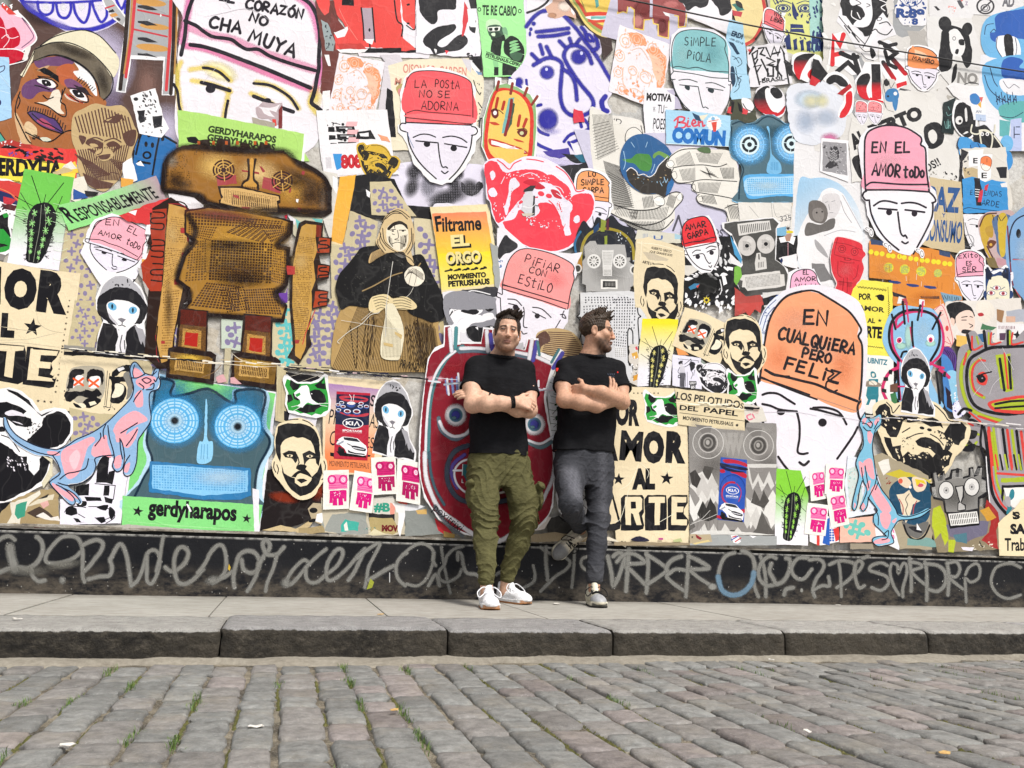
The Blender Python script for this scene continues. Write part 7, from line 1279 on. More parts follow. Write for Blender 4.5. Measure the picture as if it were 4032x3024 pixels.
for cx,cy,ry in ((147.5,103,11),(168,101,10.5)):e('cfcbc8',cx,cy,9.6,ry);grid('5a5856',f"{cx-4.6} {cy-5} {cx+4.6} {cy-5} {cx+4.6} {cy+5} {cx-4.6} {cy+5}",9,9,.6,.1, True,.8);e(K_,cx,cy,2.1);e('d8d5d2',cx+3,cy-5.5,3,2,20)
f('d6d3cf',"157 116 158 111 162 110.5 163 115 168 116 169 128 157 130 156 122");ha('3a3938',.6,"159 121 166 120 166 126 159 127",4);f('4e4d4b',"159.5 112 161 112 161.5 118 160 118")
f('d8d4d0',"141 135 183 130 184 134 188 134 189 146 183 148 148 152 145 148 142 148 143 141 140 140");grid('4a4947',"145 137 183 132.5 184 145 147 149.5",26,9,.55,.1, True);es('efedea',160,141,10,4,0,.2,.5);grid('6d6c69',"144 118 156 118 156 128 146 130",14,10,.4,.1, True,.8);grid('6d6c69',"168 116 184 118 186 126 170 128",16,9,.4,.1, True,.8)
poster('black_drip_sheet','black sheet with white paint drips between the grey robot and the oval print','painted sheet')
f('17171a',"180 98 202 92 202 120 196 126 180 118",r=.6);f(W_,"182 94 192 92 200 94 198 102 192 98 184 100",r=.9);f('b08a78',"188 90 196 90 194 98 190 98",r=.6);s('d8a0a8',.6,"192 100 192 116");e('e0cc38',194,88,4,1.6,r=.5);f('7ab0d0',"180 84 190 82 190 92 180 92",r=.5);star(K_,192,84,4,0,7,.2);f('ece8ea',"182 116 202 112 202 128 186 124",r=.6);e('1c2c5a',185,119,1.4,2.6)
poster('black_paint_sheet','black and white painted sheet behind the red AMAR GARPA hat','painted sheet')
f('1b1b1e',"80 96 132 92 138 130 136 166 78 168 76 130",r=.6);bb(W_,"80 128 130 124 134 136 82 140",26,1.5,5,15);bb('d8d8da',"112 104 130 102 134 124 112 126",14,1,4,70);bb(W_,"80 150 132 150 134 176 80 176",44,1,4,110);es('101012',104,146,16,14,0,.6);f('3f7fa8',"84 148 90 144 96 144 92 149 86 151");f('d05048',"92 147 96 145 94 149");star('d8c23a',103.5,162,4.4,0,8,.6);e(K_,103.5,162,1.6);f('d9d4cc',"80 124 100 126 84 136 78 134",r=.5);f(W_,"120 136 124 136 126 144 122 146");S('e8e6e8',.9,"118 140 120 150 118 156")
poster('green_edge_scrap','green and maroon scraps under the jaw of the upper grey robot',TP)
f('7ab648',"134 126 140 124 142 136 136 146 133 142");f('b04a44',"134 148 146 158 162 156 168 166 134 180");f('e6e4e6',"128 110 136 118 142 122 140 126 130 122");f('4f9ac8',"129 92 136 104 142 118 141 123 134 112");f('dad7d4',"164 154 186 152 190 166 166 170");f('1d1d20',"164 160 180 156 178 166 166 168",r=.5);e('1f4f9c',181,160,3,4);F('26304f',"172 160 180 160 176 170");f('c24a44',"134 166 164 164 162 176 156 172 150 180 144 172 140 176 136 172")
poster('hat_cutout','white face in a bright red hat reading AMAR GARPA',PC,GH)
f('f2f0f3',"76 86 80 76 92 71 106 70 112 80 116 92 119 100 118 114 116 122 108 132 98 133 88 124 80 114 78 104");F('e23038',"79 104 77 92 78 82 84 75 96 71.5 103 72 108 78 112 88 114 98 96 101");es('c01f2a',98,98,12,3,-8,.2,.5);es('f05a5c',90,84,8,8,0,.1,.4)
S(k,1.1,"80 106 77 92 78 82 84 75 96 71.5 103 72 108 78 112 88 114 98","80 101 88 99 98 98 106 95 112 94","80 106 92 104 106 101 114 99");hw(K_,1.3,'AMAR',81,86.5,103,82,6);hw(K_,1.3,'GARPA',84,96,105,90.5,6);S(k,1,"81 107 84 114 90 122 98 128 108 130","115 100 117 108 116 118 112 126","80 108 79.5 112 83 113","114 99 117 101 116 104");S(k,1,"88 111 92 108 97 108","103 106 108 103.5 114 104.5");S(k,1,"89 114 94 112.5 100 112 103 118 106 122 108 121.5","104 110 109 107.5 113 107","106 125 108 126.5 109 124.5");e(k,94,115,2.5);e(k,109,110.6,2.4)
poster('hat_cutout','pink hat reading EL AMOR VIAJA, above the big orange hat',PC,GH)
f('f0edf2',"192 132 200 128 220 128 226 140 232 152 232 170 190 170 192 150");F('f2b0cc',"194 158 195 140 198 133 206 129 216 129 222 134 224 142 230 150 230 160 210 160");S(k,1,"194 158 195 140 198 133 206 129 216 129 222 134 224 142 230 150 230 162","194 153 204 154 214 153 230 156");hw(k,1,'EL',208,134,214,134,4.5);hw(k,1,'AMOR',199,142,222,141,4.5);hw(k,1,'ViAJA',200,150,224,150,5.5);F('f0edf2',"196 160 230 160 230 170 196 170")
T(4,1)
poster('red_robot','small bright red robot cutout in front of the oval print',PC)
f('f0d8d8',"23 93 36 95 50 100 52 110 54 114 50 120 52 130 48 142 44 146 40 158 20 152 22 144 17 132 15 116 19 98");rd='d93440';F(rd,"24 94 36 96 49 101 51 108 54 113 50 119 52 128 48 140 44 145 40 158 22 152 23 144 18 132 16 116 20 98");dk='8d1d28'
S(dk,.6,"20 100 34 102 50 108","24 94 22 102 20 112","20 113 30 116 48 120","24 120 24 134 28 138","46 124 44 136 40 140","26 120 34 122 42 122","30 138 29 152","34 138 34 154","24 142 40 144");e(dk,28.5,107,4.2,hole=.85);e(dk,28.5,107,2.4,hole=.7);e(dk,42,110,4.2,hole=.85);e(dk,42,110,2,hole=.6);e(dk,34.5,118,4,1.6,5,hole=.7);ha(dk,.4,"25 141 31 142 31 147 25 146",5);ha(dk,.4,"34 143 39 143 39 148 34 148",5);es('f0767c',32,130,8,8,0,.1,.4)
poster('yellow_bill','bright yellow bill reading POR AMOR AL ARTE, right of the big orange hat',PO)
f('efe257',"40 150 50 140 83 144 84 240 36 232 36 166");t(K_,'POR',46.5,162,60,162,7,.04);F(K_,"64 158 70 156 74 158 73 163 68 162 66 159");ha('3a3420',.5,"46 147 76 150 76 152 46 149",18);s(K_,.5,"78 148 79 170","38 162 38 172")
for i in range(10):s('3a3420',.5,f"{45+i*3.2} {147+i*.4} {46.5+i*3.2} {149+i*.4} {48+i*3.2} {147.4+i*.4}")
T(4,2);f('efe257',"36 -4 83 -2 80 30 70 57 54 55 36 20");t('3a3420','AMOR',45,7,74,10,5.6,.04);star(K_,50,17.4,2.4);star(K_,69,18.6,2.4);t(K_,'AL',55.5,21,64,21.5,5.4,.04);t(K_,'ARTE',47,36,71,38,12.5,.05)
for i in range(12):s('3a3420',.5,f"{78} {-2+i*2.2} {80} {-1+i*2.2} {78} {i*2.2}",f"{39.5} {-2+i*1.2} {41} {-1+i*1.2} {39.5} {i*1.2}")
for i in range(7):s('3a3420',.5,f"{56+i*2.4} {45.6+i*.3} {57.2+i*2.4} {47+i*.3} {58.4+i*2.4} {45.8+i*.3}")
poster('teal_man_bill','white bill reading UBNITZ above a teal figure in a long coat',PO)
f('eceae6',"50 55 84 58 84 106 60 120 50 118");t('2f7a8c','UBNITZ',55.5,64.5,77,67,6,.04);tl='2f7f8e';F(tl,"59 75 61 73.5 64 75 65 80 60 80");f(tl,"57 82 67 82 68 100 67 104 56 104 54 100");f(tl,"57 102 60 103 57 110 54 110");f(tl,"64 103 67 103 67 110 65 110");F('8d7f72',"53 86 60 84 68 86 71 90 62 90 54 90",r=.6);F('e4dccc',"58 84 64 84 66 88 58 88");S('8d7f72',.6,"52 86 58 84 66 90 71 86");F('f0e6d8',"60.5 76 63 76 63 79 61 79")
poster('magazine_strip','torn magazine strip with a dark haired man and red lips, above the grey mask','magazine page')
T(4,2);f('e4ddd6',"140 -2 222 -6 226 30 200 44 160 46 142 30",r=.5);F('1d1c20',"142 2 156 -2 168 4 172 14 164 12 156 10 152 20 148 22 144 12",r=.5);F('edd3c4',"152 14 160 8 168 8 172 16 171 28 164 34 156 30 152 22");S('2a2226',.9,"158 15 164 14","167 14 170 15","158 18 163 18","166 22 170 24 167 26");F('1d1c20',"160 28 170 30 168 33 158 32");F('e9c8b8',"146 16 150 17 150 24 147 22");F('e9e0d4',"174 0 188 -2 194 10 186 20 176 18");F('b8323a',"175.5 11 180 10 182 13 177 14");f('4a7a58',"180 22 196 26 188 30 178 28",r=.6);f('a07a58',"196 6 204 8 202 22 196 18");f('b0b4c0',"206 8 226 6 226 20 208 20",r=.5);f('ece8ea',"196 20 226 22 226 40 196 38");ha('8d5a68',.5,"198 24 216 24 216 28 198 28",14,.5);f('5a4058',"199 32 206 32 205 40 199 40");f('d8b09a',"206 14 216 14 216 20 206 20");f('3c6a98',"172 34 184 32 184 42 174 42",r=.6);bb('3c4a78',"184 32 194 32 194 40 184 40",8,.6,1.6);f('e6bc62',"152 34 164 36 164 48 152 46",r=.5);star(K_,218,34,5,10,4,.4)
poster('pink_fish','pale pink figure drawing on a peach strip between the blue head and the magazine faces','paper strip')
f('f2cfc8',"128 6 138 0 144 14 150 40 146 48 138 46 136 26 130 16");S('cf5a60',.7,"128 8 136 2 142 14 148 38 146 46 140 46","132 14 138 12","138 40 146 44 142 36");e('d8484c',142,27,1.8,3);S('d8484c',.7,"134 8 138 8")
T(4,2)
poster('purple_pattern','violet striped and light blue figure strip behind the round grey mask','paper strip')
F('5b3a86',"138 48 146 48 152 58 150 74 142 70 138 60");
for i in range(4):S('2a1c48',.9,f"{139+i*3} {50+i} {144+i*2} {58} {144+i*1.5} {72}")
F('4a83c4',"136 56 146 62 150 76 154 90 158 110 150 118 140 112 138 90");F('8fc6e4',"142 74 152 74 156 90 158 108 148 110 146 96 144 86");F('e4e2f0',"148 110 158 104 164 114 158 122 150 124");bb('4a3a98',"148 104 160 104 160 122 150 122",16,.6,1.6);f('2a2030',"140 90 146 96 148 116 142 112",r=.6);bb(W_,"146 86 154 86 154 112 146 112",10,.6,2)
poster('blue_mask_figure','sky blue sprayed mask with pink and black lines, right of the yellow bill','mural sheet')
sk,pk,k2='8fbfe2','cf2f6a','17161c'
F(sk,"76 20 84 6 94 2 110 4 126 6 136 20 139 40 136 56 128 66 124 80 132 100 138 112 124 118 92 108 86 90 90 70 80 58 72 40");es('a9d0c8',100,36,4,14);es('a9d4c4',92,46,6,4);es('a9d4c4',124,43,6,4);es('b9d8ea',116,30,12,16,0,.2,.5)
S(pk,2.6,"82 20 83 44 90 60 98 66","94 20 87 26 88 16 100 10 116 9 128 13 136 26 138 42 134 56 124 66","89 62 89 80 91 104","138 70 130 68 124 64",so=.25);S(k2,2.6,"90 62 82 50 79 36 82 20 92 10 108 7 124 11 132 20 134 36 132 48 124 62","88 70 90 104","130 74 132 90 134 108",so=.2)
S(k2,2.2,"82 12 86 28","94 -2 96 22","113 2 110 18","135 10 126 28",so=.15);S(pk,1.8,"98 0 100 20","116 -2 114 14","102 26 104 40 106 48");S(k2,2.4,"104 20 104 32 105 46");e(W_,90,40,3.6,3.6,r=.6);e(pk,90,40,2.6,3,20);e(k2,90.5,40.5,1.1);e(W_,124,38,4,4.4,r=.5);e(pk,124,39.5,2.2,2.8);e(k2,124,40,1)
S(k2,2.2,"92 58 94 53 98 52",so=.2);S(pk,3.2,"88 70 80 74 74 84 72 94 76 104","134 72 140 76 144 80",so=.2);f(k2,"79 72 83 72 82 77 78 76");f(k2,"73 80 78 80 78 84 73 84");f(k2,"71 92 76 93 76 97 71 96");f(k2,"138 74 141 74 140 80 137 79");s(pk,1.6,"88 90 98 90");f('3f7a4c',"80 98 86 96 88 108 82 110",r=.5);f('6d4a3c',"80 88 88 86 88 96 80 96",r=.5)
poster('hat_cutout','big white face in an orange hat reading EN CUALQUIERA PERO FELIZ, right of centre','mural poster',GH)
T(3,2);F('ebe6ee',"160 84 154 60 164 20 176 -4 192 -16 224 -20 256 -10 272 6 277 40 275 90 274 108 273 130 270 150 256 176 248 186 200 200 184 190 174 160 168 140 158 130 152 108 156 90")
F('f0a277',"161 82 164 45 170 20 178 2 192 -10 214 -13 240 -4 258 10 267 24 266 34 270 44 270 74 268 104 240 92 212 97 186 88")
F('f0a277',"161 82 190 92 214 100 240 112 265 118 268 100 230 80");es('f3b594',200,20,26,16,0,.1,.5);es('e98a58',250,70,14,24,0,.1,.4);es('f6c4a8',226,50,24,16,0,.1,.5);es('ec8f60',180,60,14,18,0,.1,.4)
k='221d22';S(k,2.4,"160 84 163 60 165 44 170 20 178 4 190 -8 206 -13",so=.15);S(k,2.2,"224 -12 244 0 258 10 268 24 270 30 267 36 271 46 271 70 270 90 268 104",so=.15);S(k,2,"206 -13 216 -14 224 -12",so=.15)
S(k,2,"162 80 180 88 200 96 222 104","222 104 240 110 264 115"[:0] or "162 81 186 89 214 99",so=.1);S(k,2.8,"166 72 176 77 190 80 206 84 222 88 240 96 266 106",so=.15);S(k,2,"166 72 176 78 192 79","232 72 240 76 234 82 246 86 234 84 232 92 238 96 244 94")
hw(k,3,'EN',207,22,234,23,15,.1);hw(k,2.9,'CUALQUiERA',180,38,262,56,12.5,.1);hw(k,2.6,'PERO',206,58,236,65,10,.1);hw(k,2.8,'FELiZ',186,70,244,87,13,.1)
S(k,2.4,"163 99 170 97 180 98 190 104 198 109","163 109 172 111 182 115 200 117","200 117 203 130 203 146 201 160 206 163 212 162","215 114 226 116 248 122","218 113 232 113 246 118 254 131","154 106 160 120 164 130","180 164 186 174 194 184"[:0] or "180 166 187 176 196 186","269 106 266 112 268 124 274 128","266 134 262 142 254 154 244 168",so=.12);e(k,183,117.5,4.4,3.6);e(k,228,129,4.6,4.4);S(k,2.8,"203 172 208 175 213 171",so=.1);s('ac8f84',.5,"222 102 266 117")
S('cfcad4',.6,"162 118 200 118 222 122","230 120 274 128");S('8aa6c4',.5,"161 112 164 128")  # sheen of the seam fold drawn in as thin pale strokes
poster('plate_print','blue and white patterned plate edge left of the big orange hat',PC)
T(3,2);F('dfe3ec',"158 26 164 8 176 -6 184 -8 172 8 166 30 164 44 160 40");S('2c4a8c',.8,"160 24 166 8 178 -4","163 30 168 14 176 4");bb('2c4a8c',"162 18 168 4 174 2 166 36",16,.5,1.5);t('2c4a8c','GER',162,32,165,34,3,.02)
T(4,2)
poster('grey_mask_figure','grey sprayed mask with lime, red and black lines at the right edge','mural sheet')
gr,lm,rd='9c979c','a8b82e','d8433c'
F(gr,"154 52 162 44 168 46 164 34 172 30 182 44 184 30 190 30 192 42 204 40 206 28 212 30 214 40 240 40 240 260 222 258 196 250 190 230 186 200 184 160 170 152 160 140 158 130 168 122 156 110 152 84")
es('b8b4b8',190,70,30,24,0,.2,.6);S(lm,3.6,"166 52 158 68 158 90 166 112 182 122 206 128 226 130",so=.4);S(lm,3,"178 60 168 70 168 84 172 96 182 102",so=.3);S(rd,2.2,"183 62 176 62 170 70 169 82 172 94 180 100","163 54 160 66","176 122 200 130",so=.3);S(K_,3.2,"228 46 208 47 190 48 176 54 166 62 163 80 166 100 174 112 190 118 208 120 228 118",so=.2)
S(K_,3,"164 34 168 50","182 30 184 48","208 30 208 46",so=.2);S(rd,2,"169 36 170 50 180 46","190 32 189 44 200 42","213 32 212 44 224 42",so=.25);S(lm,1.8,"174 36 176 44","187 32 187 44","210 30 210 44",so=.3)
f(lm,"194 56 210 54 214 94 206 96 200 92",r=.6);s(K_,3,"199 60 204 94","209 58 211 92");s(rd,2,"204 54 208 92");F(rd,"176 76 182 74 186 80 184 88 178 88 174 84");F(K_,"174 78 180 77 184 82 180 86 176 84");e('9c979c',180,81,.9);S(K_,1.6,"174 79 182 76 190 74")
F(rd,"186 108 196 104 228 100 228 118 200 118 190 115");F(lm,"190 109 200 106 228 103 228 115 204 115 194 113");s(K_,2.6,"194 109 210 106 228 105");s(K_,2.4,"194 113.5 212 112 228 111");S('d0ccd0',.4,"170 100 178 90","188 98 192 88 200 80","176 58 188 74","202 48 214 72")
S(K_,2.8,"154 120 160 114 168 116","158 130 168 126 176 130",so=.2);s(rd,2,"166 118 178 128","160 128 170 132","163 140 172 144");S(lm,2.4,"158 136 168 138 176 142","160 152 168 156 174 150",so=.2);F(K_,"160 138 174 138 172 146 162 146");F(K_,"158 156 172 152 170 160 160 160")
T(4,3);F(gr,"186 -30 240 -40 240 60 214 52 206 64 196 52 190 34 188 10")
T(4,2)
for i,c_ in enumerate((K_,rd,lm,'b8b0b4',K_,rd,lm,K_,rd)):s(c_,3,f"{182+i*5} {134+i*.6} {187+i*5} {174+i*.8}")
S(K_,2.6,"180 130 178 150 182 168 190 190",so=.2)
T(4,3);S(K_,3.2,"182 -30 186 -10 188 10 190 36 196 50 206 62",so=.15);S(rd,2,"186 -28 189 0 192 30 200 50 208 58",so=.2);S(lm,2.4,"190 -26 193 0 196 28 204 46",so=.25);s(rd,2.6,"196 18 226 20");f(lm,"200 23 226 22 226 27 200 28",r=.5)
for i,c_ in enumerate((rd,K_,lm,rd,K_,lm)):s(c_,2,f"{194+i*5} -2 {197+i*5} 14")
f(K_,"201 31 226 30 226 33 204 34 202 50 200 44");f('ece8e4',"203 34 226 33 226 60 212 54 206 46");F('2f7f8e',"210 38 214 36 214 44 208 50 212 56 206 62",r=.5);F('a9a4a8',"204 44 210 44 210 54 206 52");S(W_,1,"189 60 186 30 184 0")
T(4,2)
poster('cream_chimp','large cream and black chimpanzee face with raised mouth, low on the right',PC,'chimpanzee heads')
chimp(63,104,101,4,0,86);
poster('hooded_cat','black hooded cat with a tie, in front of the sky blue mask on the right',PC,'hooded cat cutouts')
hoodcat(91,48,37.5,.6,-.6,73)
# ------------------------------------------------------------------ lower middle and lower right
T(3,1)
poster('olive_ring_mask','dark painted mask with an olive ring and nail crown behind the silver robot',PC)
T(2,1);F('23262e',"186 84 192 76 200 84 206 72 214 76 222 70 232 80 246 86 248 100 246 120 240 130 200 112 184 116 182 100",r=.5);S('a08f30',3,"188 124 190 104 196 92 206 86 220 85 234 90 244 102 246 118");S('2f6a94',2.4,"184 116 182 100 188 88");f('8d9a3a',"210 74 216 76 214 88 210 88");f('5a2438',"216 76 219 73 219 86 216 86");f('8d9a3a',"214 93 217 92 217 104 214 104");f('26436a',"202 84 208 78 208 86 202 90");bb('c8d0d8',"224 84 246 90 246 120 230 100",20,.5,1.6);F('a9792c',"178 124 186 110 190 128 182 132",r=.5);T(3,1);f('d8d4c4',"28 86 74 90 76 100 40 100 26 96",r=.5);t('4a6aa8','U',46,97,56,97,5,.01);f('a9ccdc',"69 90 76 92 75 96 69 96");ha('5a7ab0',.4,"34 90 40 90 40 98 34 98",4)
poster('white_back_sheet','white sheet with a black hair shape left of the pink PIFIAR hat',TP)
T(2,1);f('ece8ef',"98 84 104 82 130 106 178 112 190 110 176 140 150 140 104 150 96 130");F('2b2a2e',"106 92 112 96 120 102 116 110 106 112 100 118 98 108");bb('3a6aa8',"98 118 104 118 104 128 98 128",6,.8,2);f('3a382f',"94 80 97 86 96 92 93 88");f('a5a8a6',"90 100 98 104 102 150 96 150",r=.5)
poster('tiger_print','grey, black and white print of a roaring big cat behind the red mask',PO)
T(2,2);f('e4e2e8',"38 -12 46 -14 100 -10 126 30 126 44 60 44 44 20");gy='8f8e95';k='1d1c20'
F(gy,"40 -6 60 -12 90 -8 104 0 100 12 84 16 60 12 48 24 42 16",r=.6);F(W_,"46 8 60 2 76 4 82 8 72 14 58 16 52 22");F(k,"58 8 68 4 78 8 74 12 66 11");F(W_,"56 20 66 14 78 12 86 18 82 24 70 24 62 32 56 28");F(gy,"64 32 70 22 82 20 94 16 96 24 88 28 76 30 68 38");F(k,"64 28 72 24 80 26 92 24 100 30 94 40 76 42 68 38");F(W_,"82 12 92 10 94 16 84 18");F(k,"84 4 92 2 94 6 88 9");f(W_,"74 26 77 25 77 29");f(W_,"90 25 93 25 92 29")
for q in ("48 0 56 -4 66 -6","46 6 54 0 62 -2","70 -4 76 0 80 -6","84 -6 90 -2 96 -8","46 14 50 8 56 6","98 2 104 6 106 12"):S(k,1.7,q,tq=True);S(W_,1,q.replace('4','5',1),tq=True)
T(2,1);F('3a393e',"58 152 74 150 96 148 98 158 70 160 56 160",r=.8);S(W_,1,"56 160 70 152 90 156","40 158 60 168 80 160");F(gy,"40 158 60 152 96 160 100 170 50 172",r=.6)
poster('silver_robot','silver robot torso with wheel eyes and a slotted body behind the second man',PC,'grey robots')
T(2,1);f('aeacaa',"192 104 198 98 204 98 206 102 236 102 238 116 242 116 242 122 246 124 246 146 242 148 242 154 230 154 228 153 194 153 194 146 190 144 190 120 193 116");es('6d6b68',218,130,20,18,0,.2,.4);es('d9d7d4',200,108,12,8,0,.2,.5)
for cx in (202.5,230.5):e('e4e2df',cx,120,7.4,7.8,hole=.72);e('55534f',cx,120,5.2,5.6);e('e4e2df',cx,120,2.6,2.8);[s('e4e2df',1.1,f"{cx} 120 {cx+6*math.cos(rad(q*36))} {120+6.4*math.sin(rad(q*36))}") for q in range(10)];grid('55534f',f"{cx-1.5} 118.5 {cx+1.5} 118.5 {cx+1.5} 121.5 {cx-1.5} 121.5",3,3,.5)
f('dad8d5',"211 108 224 108 222 126 222 136 212 136 212 126");grid('8d8b87',"212 110 223 110 221 124 213 124",8,9,.5);grid('4a4844',"213 129 221 129 221 135 213 135",6,4,.5);f('e9e6e0',"210 140 228 140 228 150 210 150");f('2b2a2a',"212 141.5 226 141.5 226 148.5 212 148.5");ha('b9b6b0',.4,"214 143 225 143 225 147 214 147",7);e('d8d6d2',185,128,4.4,5,hole=.7);e('3a3936',185,128,2.8,3.4);T(3,1);e('e0deda',25,129.5,5,5.4,hole=.66);e('3a3936',25,129.5,3,3.6);s(K_,1,"22 110 22 120 20 120","22 148 20 156 2 154")
T(2,1);f('d6d6d8',"188 154 240 152 262 156 262 180 186 180 187 160");T(2,2);f('dcdcde',"188 -10 262 -8 270 4 270 36 252 38 250 46 190 46")
T(2,2);S(K_,1.2,"187 -10 187 10 184 14 187 18 189 30 189 44 222 45");T(3,2);f('d9d9dc',"0 -8 28 -8 29 12 31 44 24 45 22 32 18 30 18 64 24 70 25 84 0 84 -6 60");grid('34333a',"2 -6 28 -6 26 28 2 28",9,11,.55,.1, False,.96,dx=.4);grid('34333a',"2 28 18 30 16 48 2 46",6,6,.5,.1, False,.9,dx=.4);T(2,1);grid('34333a',"192 158 240 158 242 166 192 166",15,3,.55,.1, False,.96,dx=.4);T(2,2);grid('34333a',"190 2 222 0 222 44 192 44",10,14,.5,.1, False,.9,dx=.35)
T(3,2);S(K_,1.3,"28 -6 29 10 32 14 29 18 30 44 24 45 23 30 18 30 19 64 23 68 25 84");f('e2e2e4',"4 48 14 48 12 56 5 56");grid('b4b2b0',"4 48 16 48 16 58 4 58",6,5,.6,.1, True)
poster('layered_scraps','ragged grey, rust and white scraps between the silver robot and the yellow cactus poster',TP)
f('d6cfc6',"20 44 30 44 32 60 30 90 20 86 24 70 19 62",r=.8);f('d9a64a',"22 54 28 52 30 60 24 60",r=.6);f('d84a5a',"26 47 28 46 29 50 26 50");bb('4a4844',"20 62 30 62 30 80 22 80",20,.5,1.6);bb(W_,"20 46 30 46 30 84 22 84",14,.5,1.6);f('2a2930',"29 46 32 46 32 54 29 54");f('d89a3a',"24 78 29 76 29 82 24 84",r=.5)
poster('stencil_bill','torn cream bill with small stamped lines above the upper bearded stencil',PO)
T(3,1);f('e6d6b4',"27 96 40 94 60 100 79 106 80 120 78 170 26 170 24 140",r=.5);f('c9bca4',"34 110 46 112 62 118 60 120 40 118",r=.7);t('3a3028','ALBERTO GRECO',43,106.5,65,111,2.8,.03);t('3a3028','¡QUE GRANDE SOS!',41.5,110.5,66,115,2.6,.03);t('3a3028','ARTE LO',33.5,122,46,125,3.2,.04);t('3a3028','AM',38,128.5,43,129,3,.04);S('f6ecd4',.6,"28 100 50 102 78 110","33 98 32 120")
poster('beard_stencil','cream stencil of a bearded short haired man above the yellow cactus poster, head tilted',PC,'bearded man stencils')
T(3,1);beard(36,121,44,7,-6,66)
poster('cactus_poster','yellow to white poster of a black cactus beside the silver robot',PO,'cactus posters')
T(3,2);f(('f4e22c',(0,22),'eceaf2',(0,72)),"34 16 73 17 66 60 64 88 28 90 30 50");cactus(40,24,21.5,0,0,68,'f0e68a')
poster('yellow_scrap','orange flecked scrap under the tilted skull print',TP)
f('e89a5a',"70 48 78 50 84 56 72 56",r=.5);f('8f9a90',"97 60 104 66 98 70")
poster('skull_poster','tilted cream print of two heads with orange crossed eyes, right of the yellow cactus',PO,'orange crossed eyes prints')
T(3,2);xskulls(80,3,52,20,-14,45)
poster('white_figure_sheet','pale sheet with an engraved man beside a crowned bust and a five dollar plaque',PO)
f('e6e3f2',"66 55 97 59 98 93 66 89");k='2a292e';F(k,"73 63 77 62 77 65 78 66 73 66");e('d8d4dc',75.6,67,2,1.8);f('cfccd6',"74 69 79 68 80 75 73 76");S(k,.6,"79 66 84 62 86 60","79 69 84 66 86 62","74 69 72 74 74 76","80 76 80 90");f('6d6b74',"74 75 80 75 79 91 74 91");ha(k,.4,"74 76 80 76 79 90 75 90",5);F(k,"84 65 88 63 91 66 90 70 86 73 85 69",r=.5);S(k,.5,"86 60 87 64","86 73 88 76 86 82","90 72 89 78");f(k,"84 84 92 84 92 88 84 88");f(k,"85 88 91 88 91 93 85 93");t(W_,'GERDY',84.5,87.5,91.5,87.5,2.6,.02);t(W_,'$5',86,92,90,92,3,.03);s(k,.4,"82 74 82 92","72 60 94 62 94 70");e(k,73.4,79,1.6,2,hole=.5)
poster('chimp_cutout','small black and white chimpanzee head beside the five dollar plaque sheet',PC,'chimpanzee heads')
chimp(91,64,42,2,0,33,'edeaf0','26252a')
poster('beard_stencil','cream stencil of a bearded short haired man left of the big orange hat',PC,'bearded man stencils')
beard(121.5,14,45,0,0,64)
poster('green_cat','green and black cat face under the chin of the bearded stencil on the right',PC,'green cat faces')
greencat(124,70.5,34,0,0,39.5)
poster('layered_scraps','scraps of torn bill with a pink letter above the grey patterned poster',TP)
f('dcd6cc',"142 108 162 112 168 128 150 130 142 124",r=.6);f(K_,"142 112 157 114 157 116 142 114");S('e07a90',1.6,"150 120 146 122 148 126 152 125","152 120 154 124");f('d9c2b8',"154 112 160 114 158 120 152 118",r=.6)
poster('amor_poster','big cream poster reading POR AMOR AL ARTE in heavy black letters',PO,'cream love of art posters')
f(CR,"4 96 20 90 70 92 80 100 82 134 83 166 84 200 85 260 5 258 0 200");t(K_,'OR',4,131,30,132,28,.06);t(K_,'P',-10,131,3,131,28,.06);t(K_,'M',8,169,32,171,32,.045);t(K_,'O',34,171,57,171,33,.08);t(K_,'R',58,171,80,172,33,.07);t(K_,'A',-16,168,7,169,32,.07)
for i in range(7):star('3a3028',24+i*4.4,97.2,1.3)
T(3,3);t(K_,'AL',22,34.5,47,34.5,22,.075);star(K_,7.5,24.5,7,4);star(K_,59.5,23.5,7.6,6)
f(K_,"-8 40 2 42 10 72 9 78 4 80 -8 80");f(CR,"-8 44 0 44 7 70 4 72 -1 73 -8 68")
f(K_,"10 45 14 41.5 33 41.5 35 44 35 60 33 64 35 74 34 78 28 80 10 80 10 60");f(CR,"14.5 43.5 31 43.5 33 46 33 57 29 61 32.5 74 27 74 23 62 21 61 21 74 15 74","20.5 48.5 26 48.5 26.5 56 21 56.5")
f(K_,"35.5 46 39 41.5 59 41.5 59.5 52 59.5 78 56 80 36 80");f(CR,"40 43.5 57.5 43.5 57.5 50 52.5 50 52 74 46.5 74 46.8 50 40 50")
f(K_,"60.5 46 64 41.5 82 41.5 82.5 50 78 57 78 62 83 68 83.5 72 80 80 61 80");f(CR,"65 43.5 81 43.5 80.5 49.5 71 49.5 71 54 78 54 77 60 70 60 70 68 81.5 68 81.5 74 64.5 74")
for i in range(22):star('3a3028',83.2+i*.05,-30+i*5.2,1.1)
for q in ("2 70 10 66 20 30","30 6 40 16 38 24","60 6 64 12 58 20","46 74 60 66 70 60","8 36 20 28 30 6"):S('f8f0da',.5,q,tq=True)
f('e8dfcc',"-4 86 8 92 17 94 15 98 4 92 -6 90");star(K_,11,92,1.4);star(K_,14.5,92.4,1.4)
poster('green_cat','green and black cat face on the upper corner of the cream POR AMOR poster',PC,'green cat faces')
T(3,2);greencat(34.5,93,40,2,0,40)
poster('slogan_board','cream bill reading LOS PELOTUDOS DEL PAPEL with thin rules, above the grey patterned poster',PO)
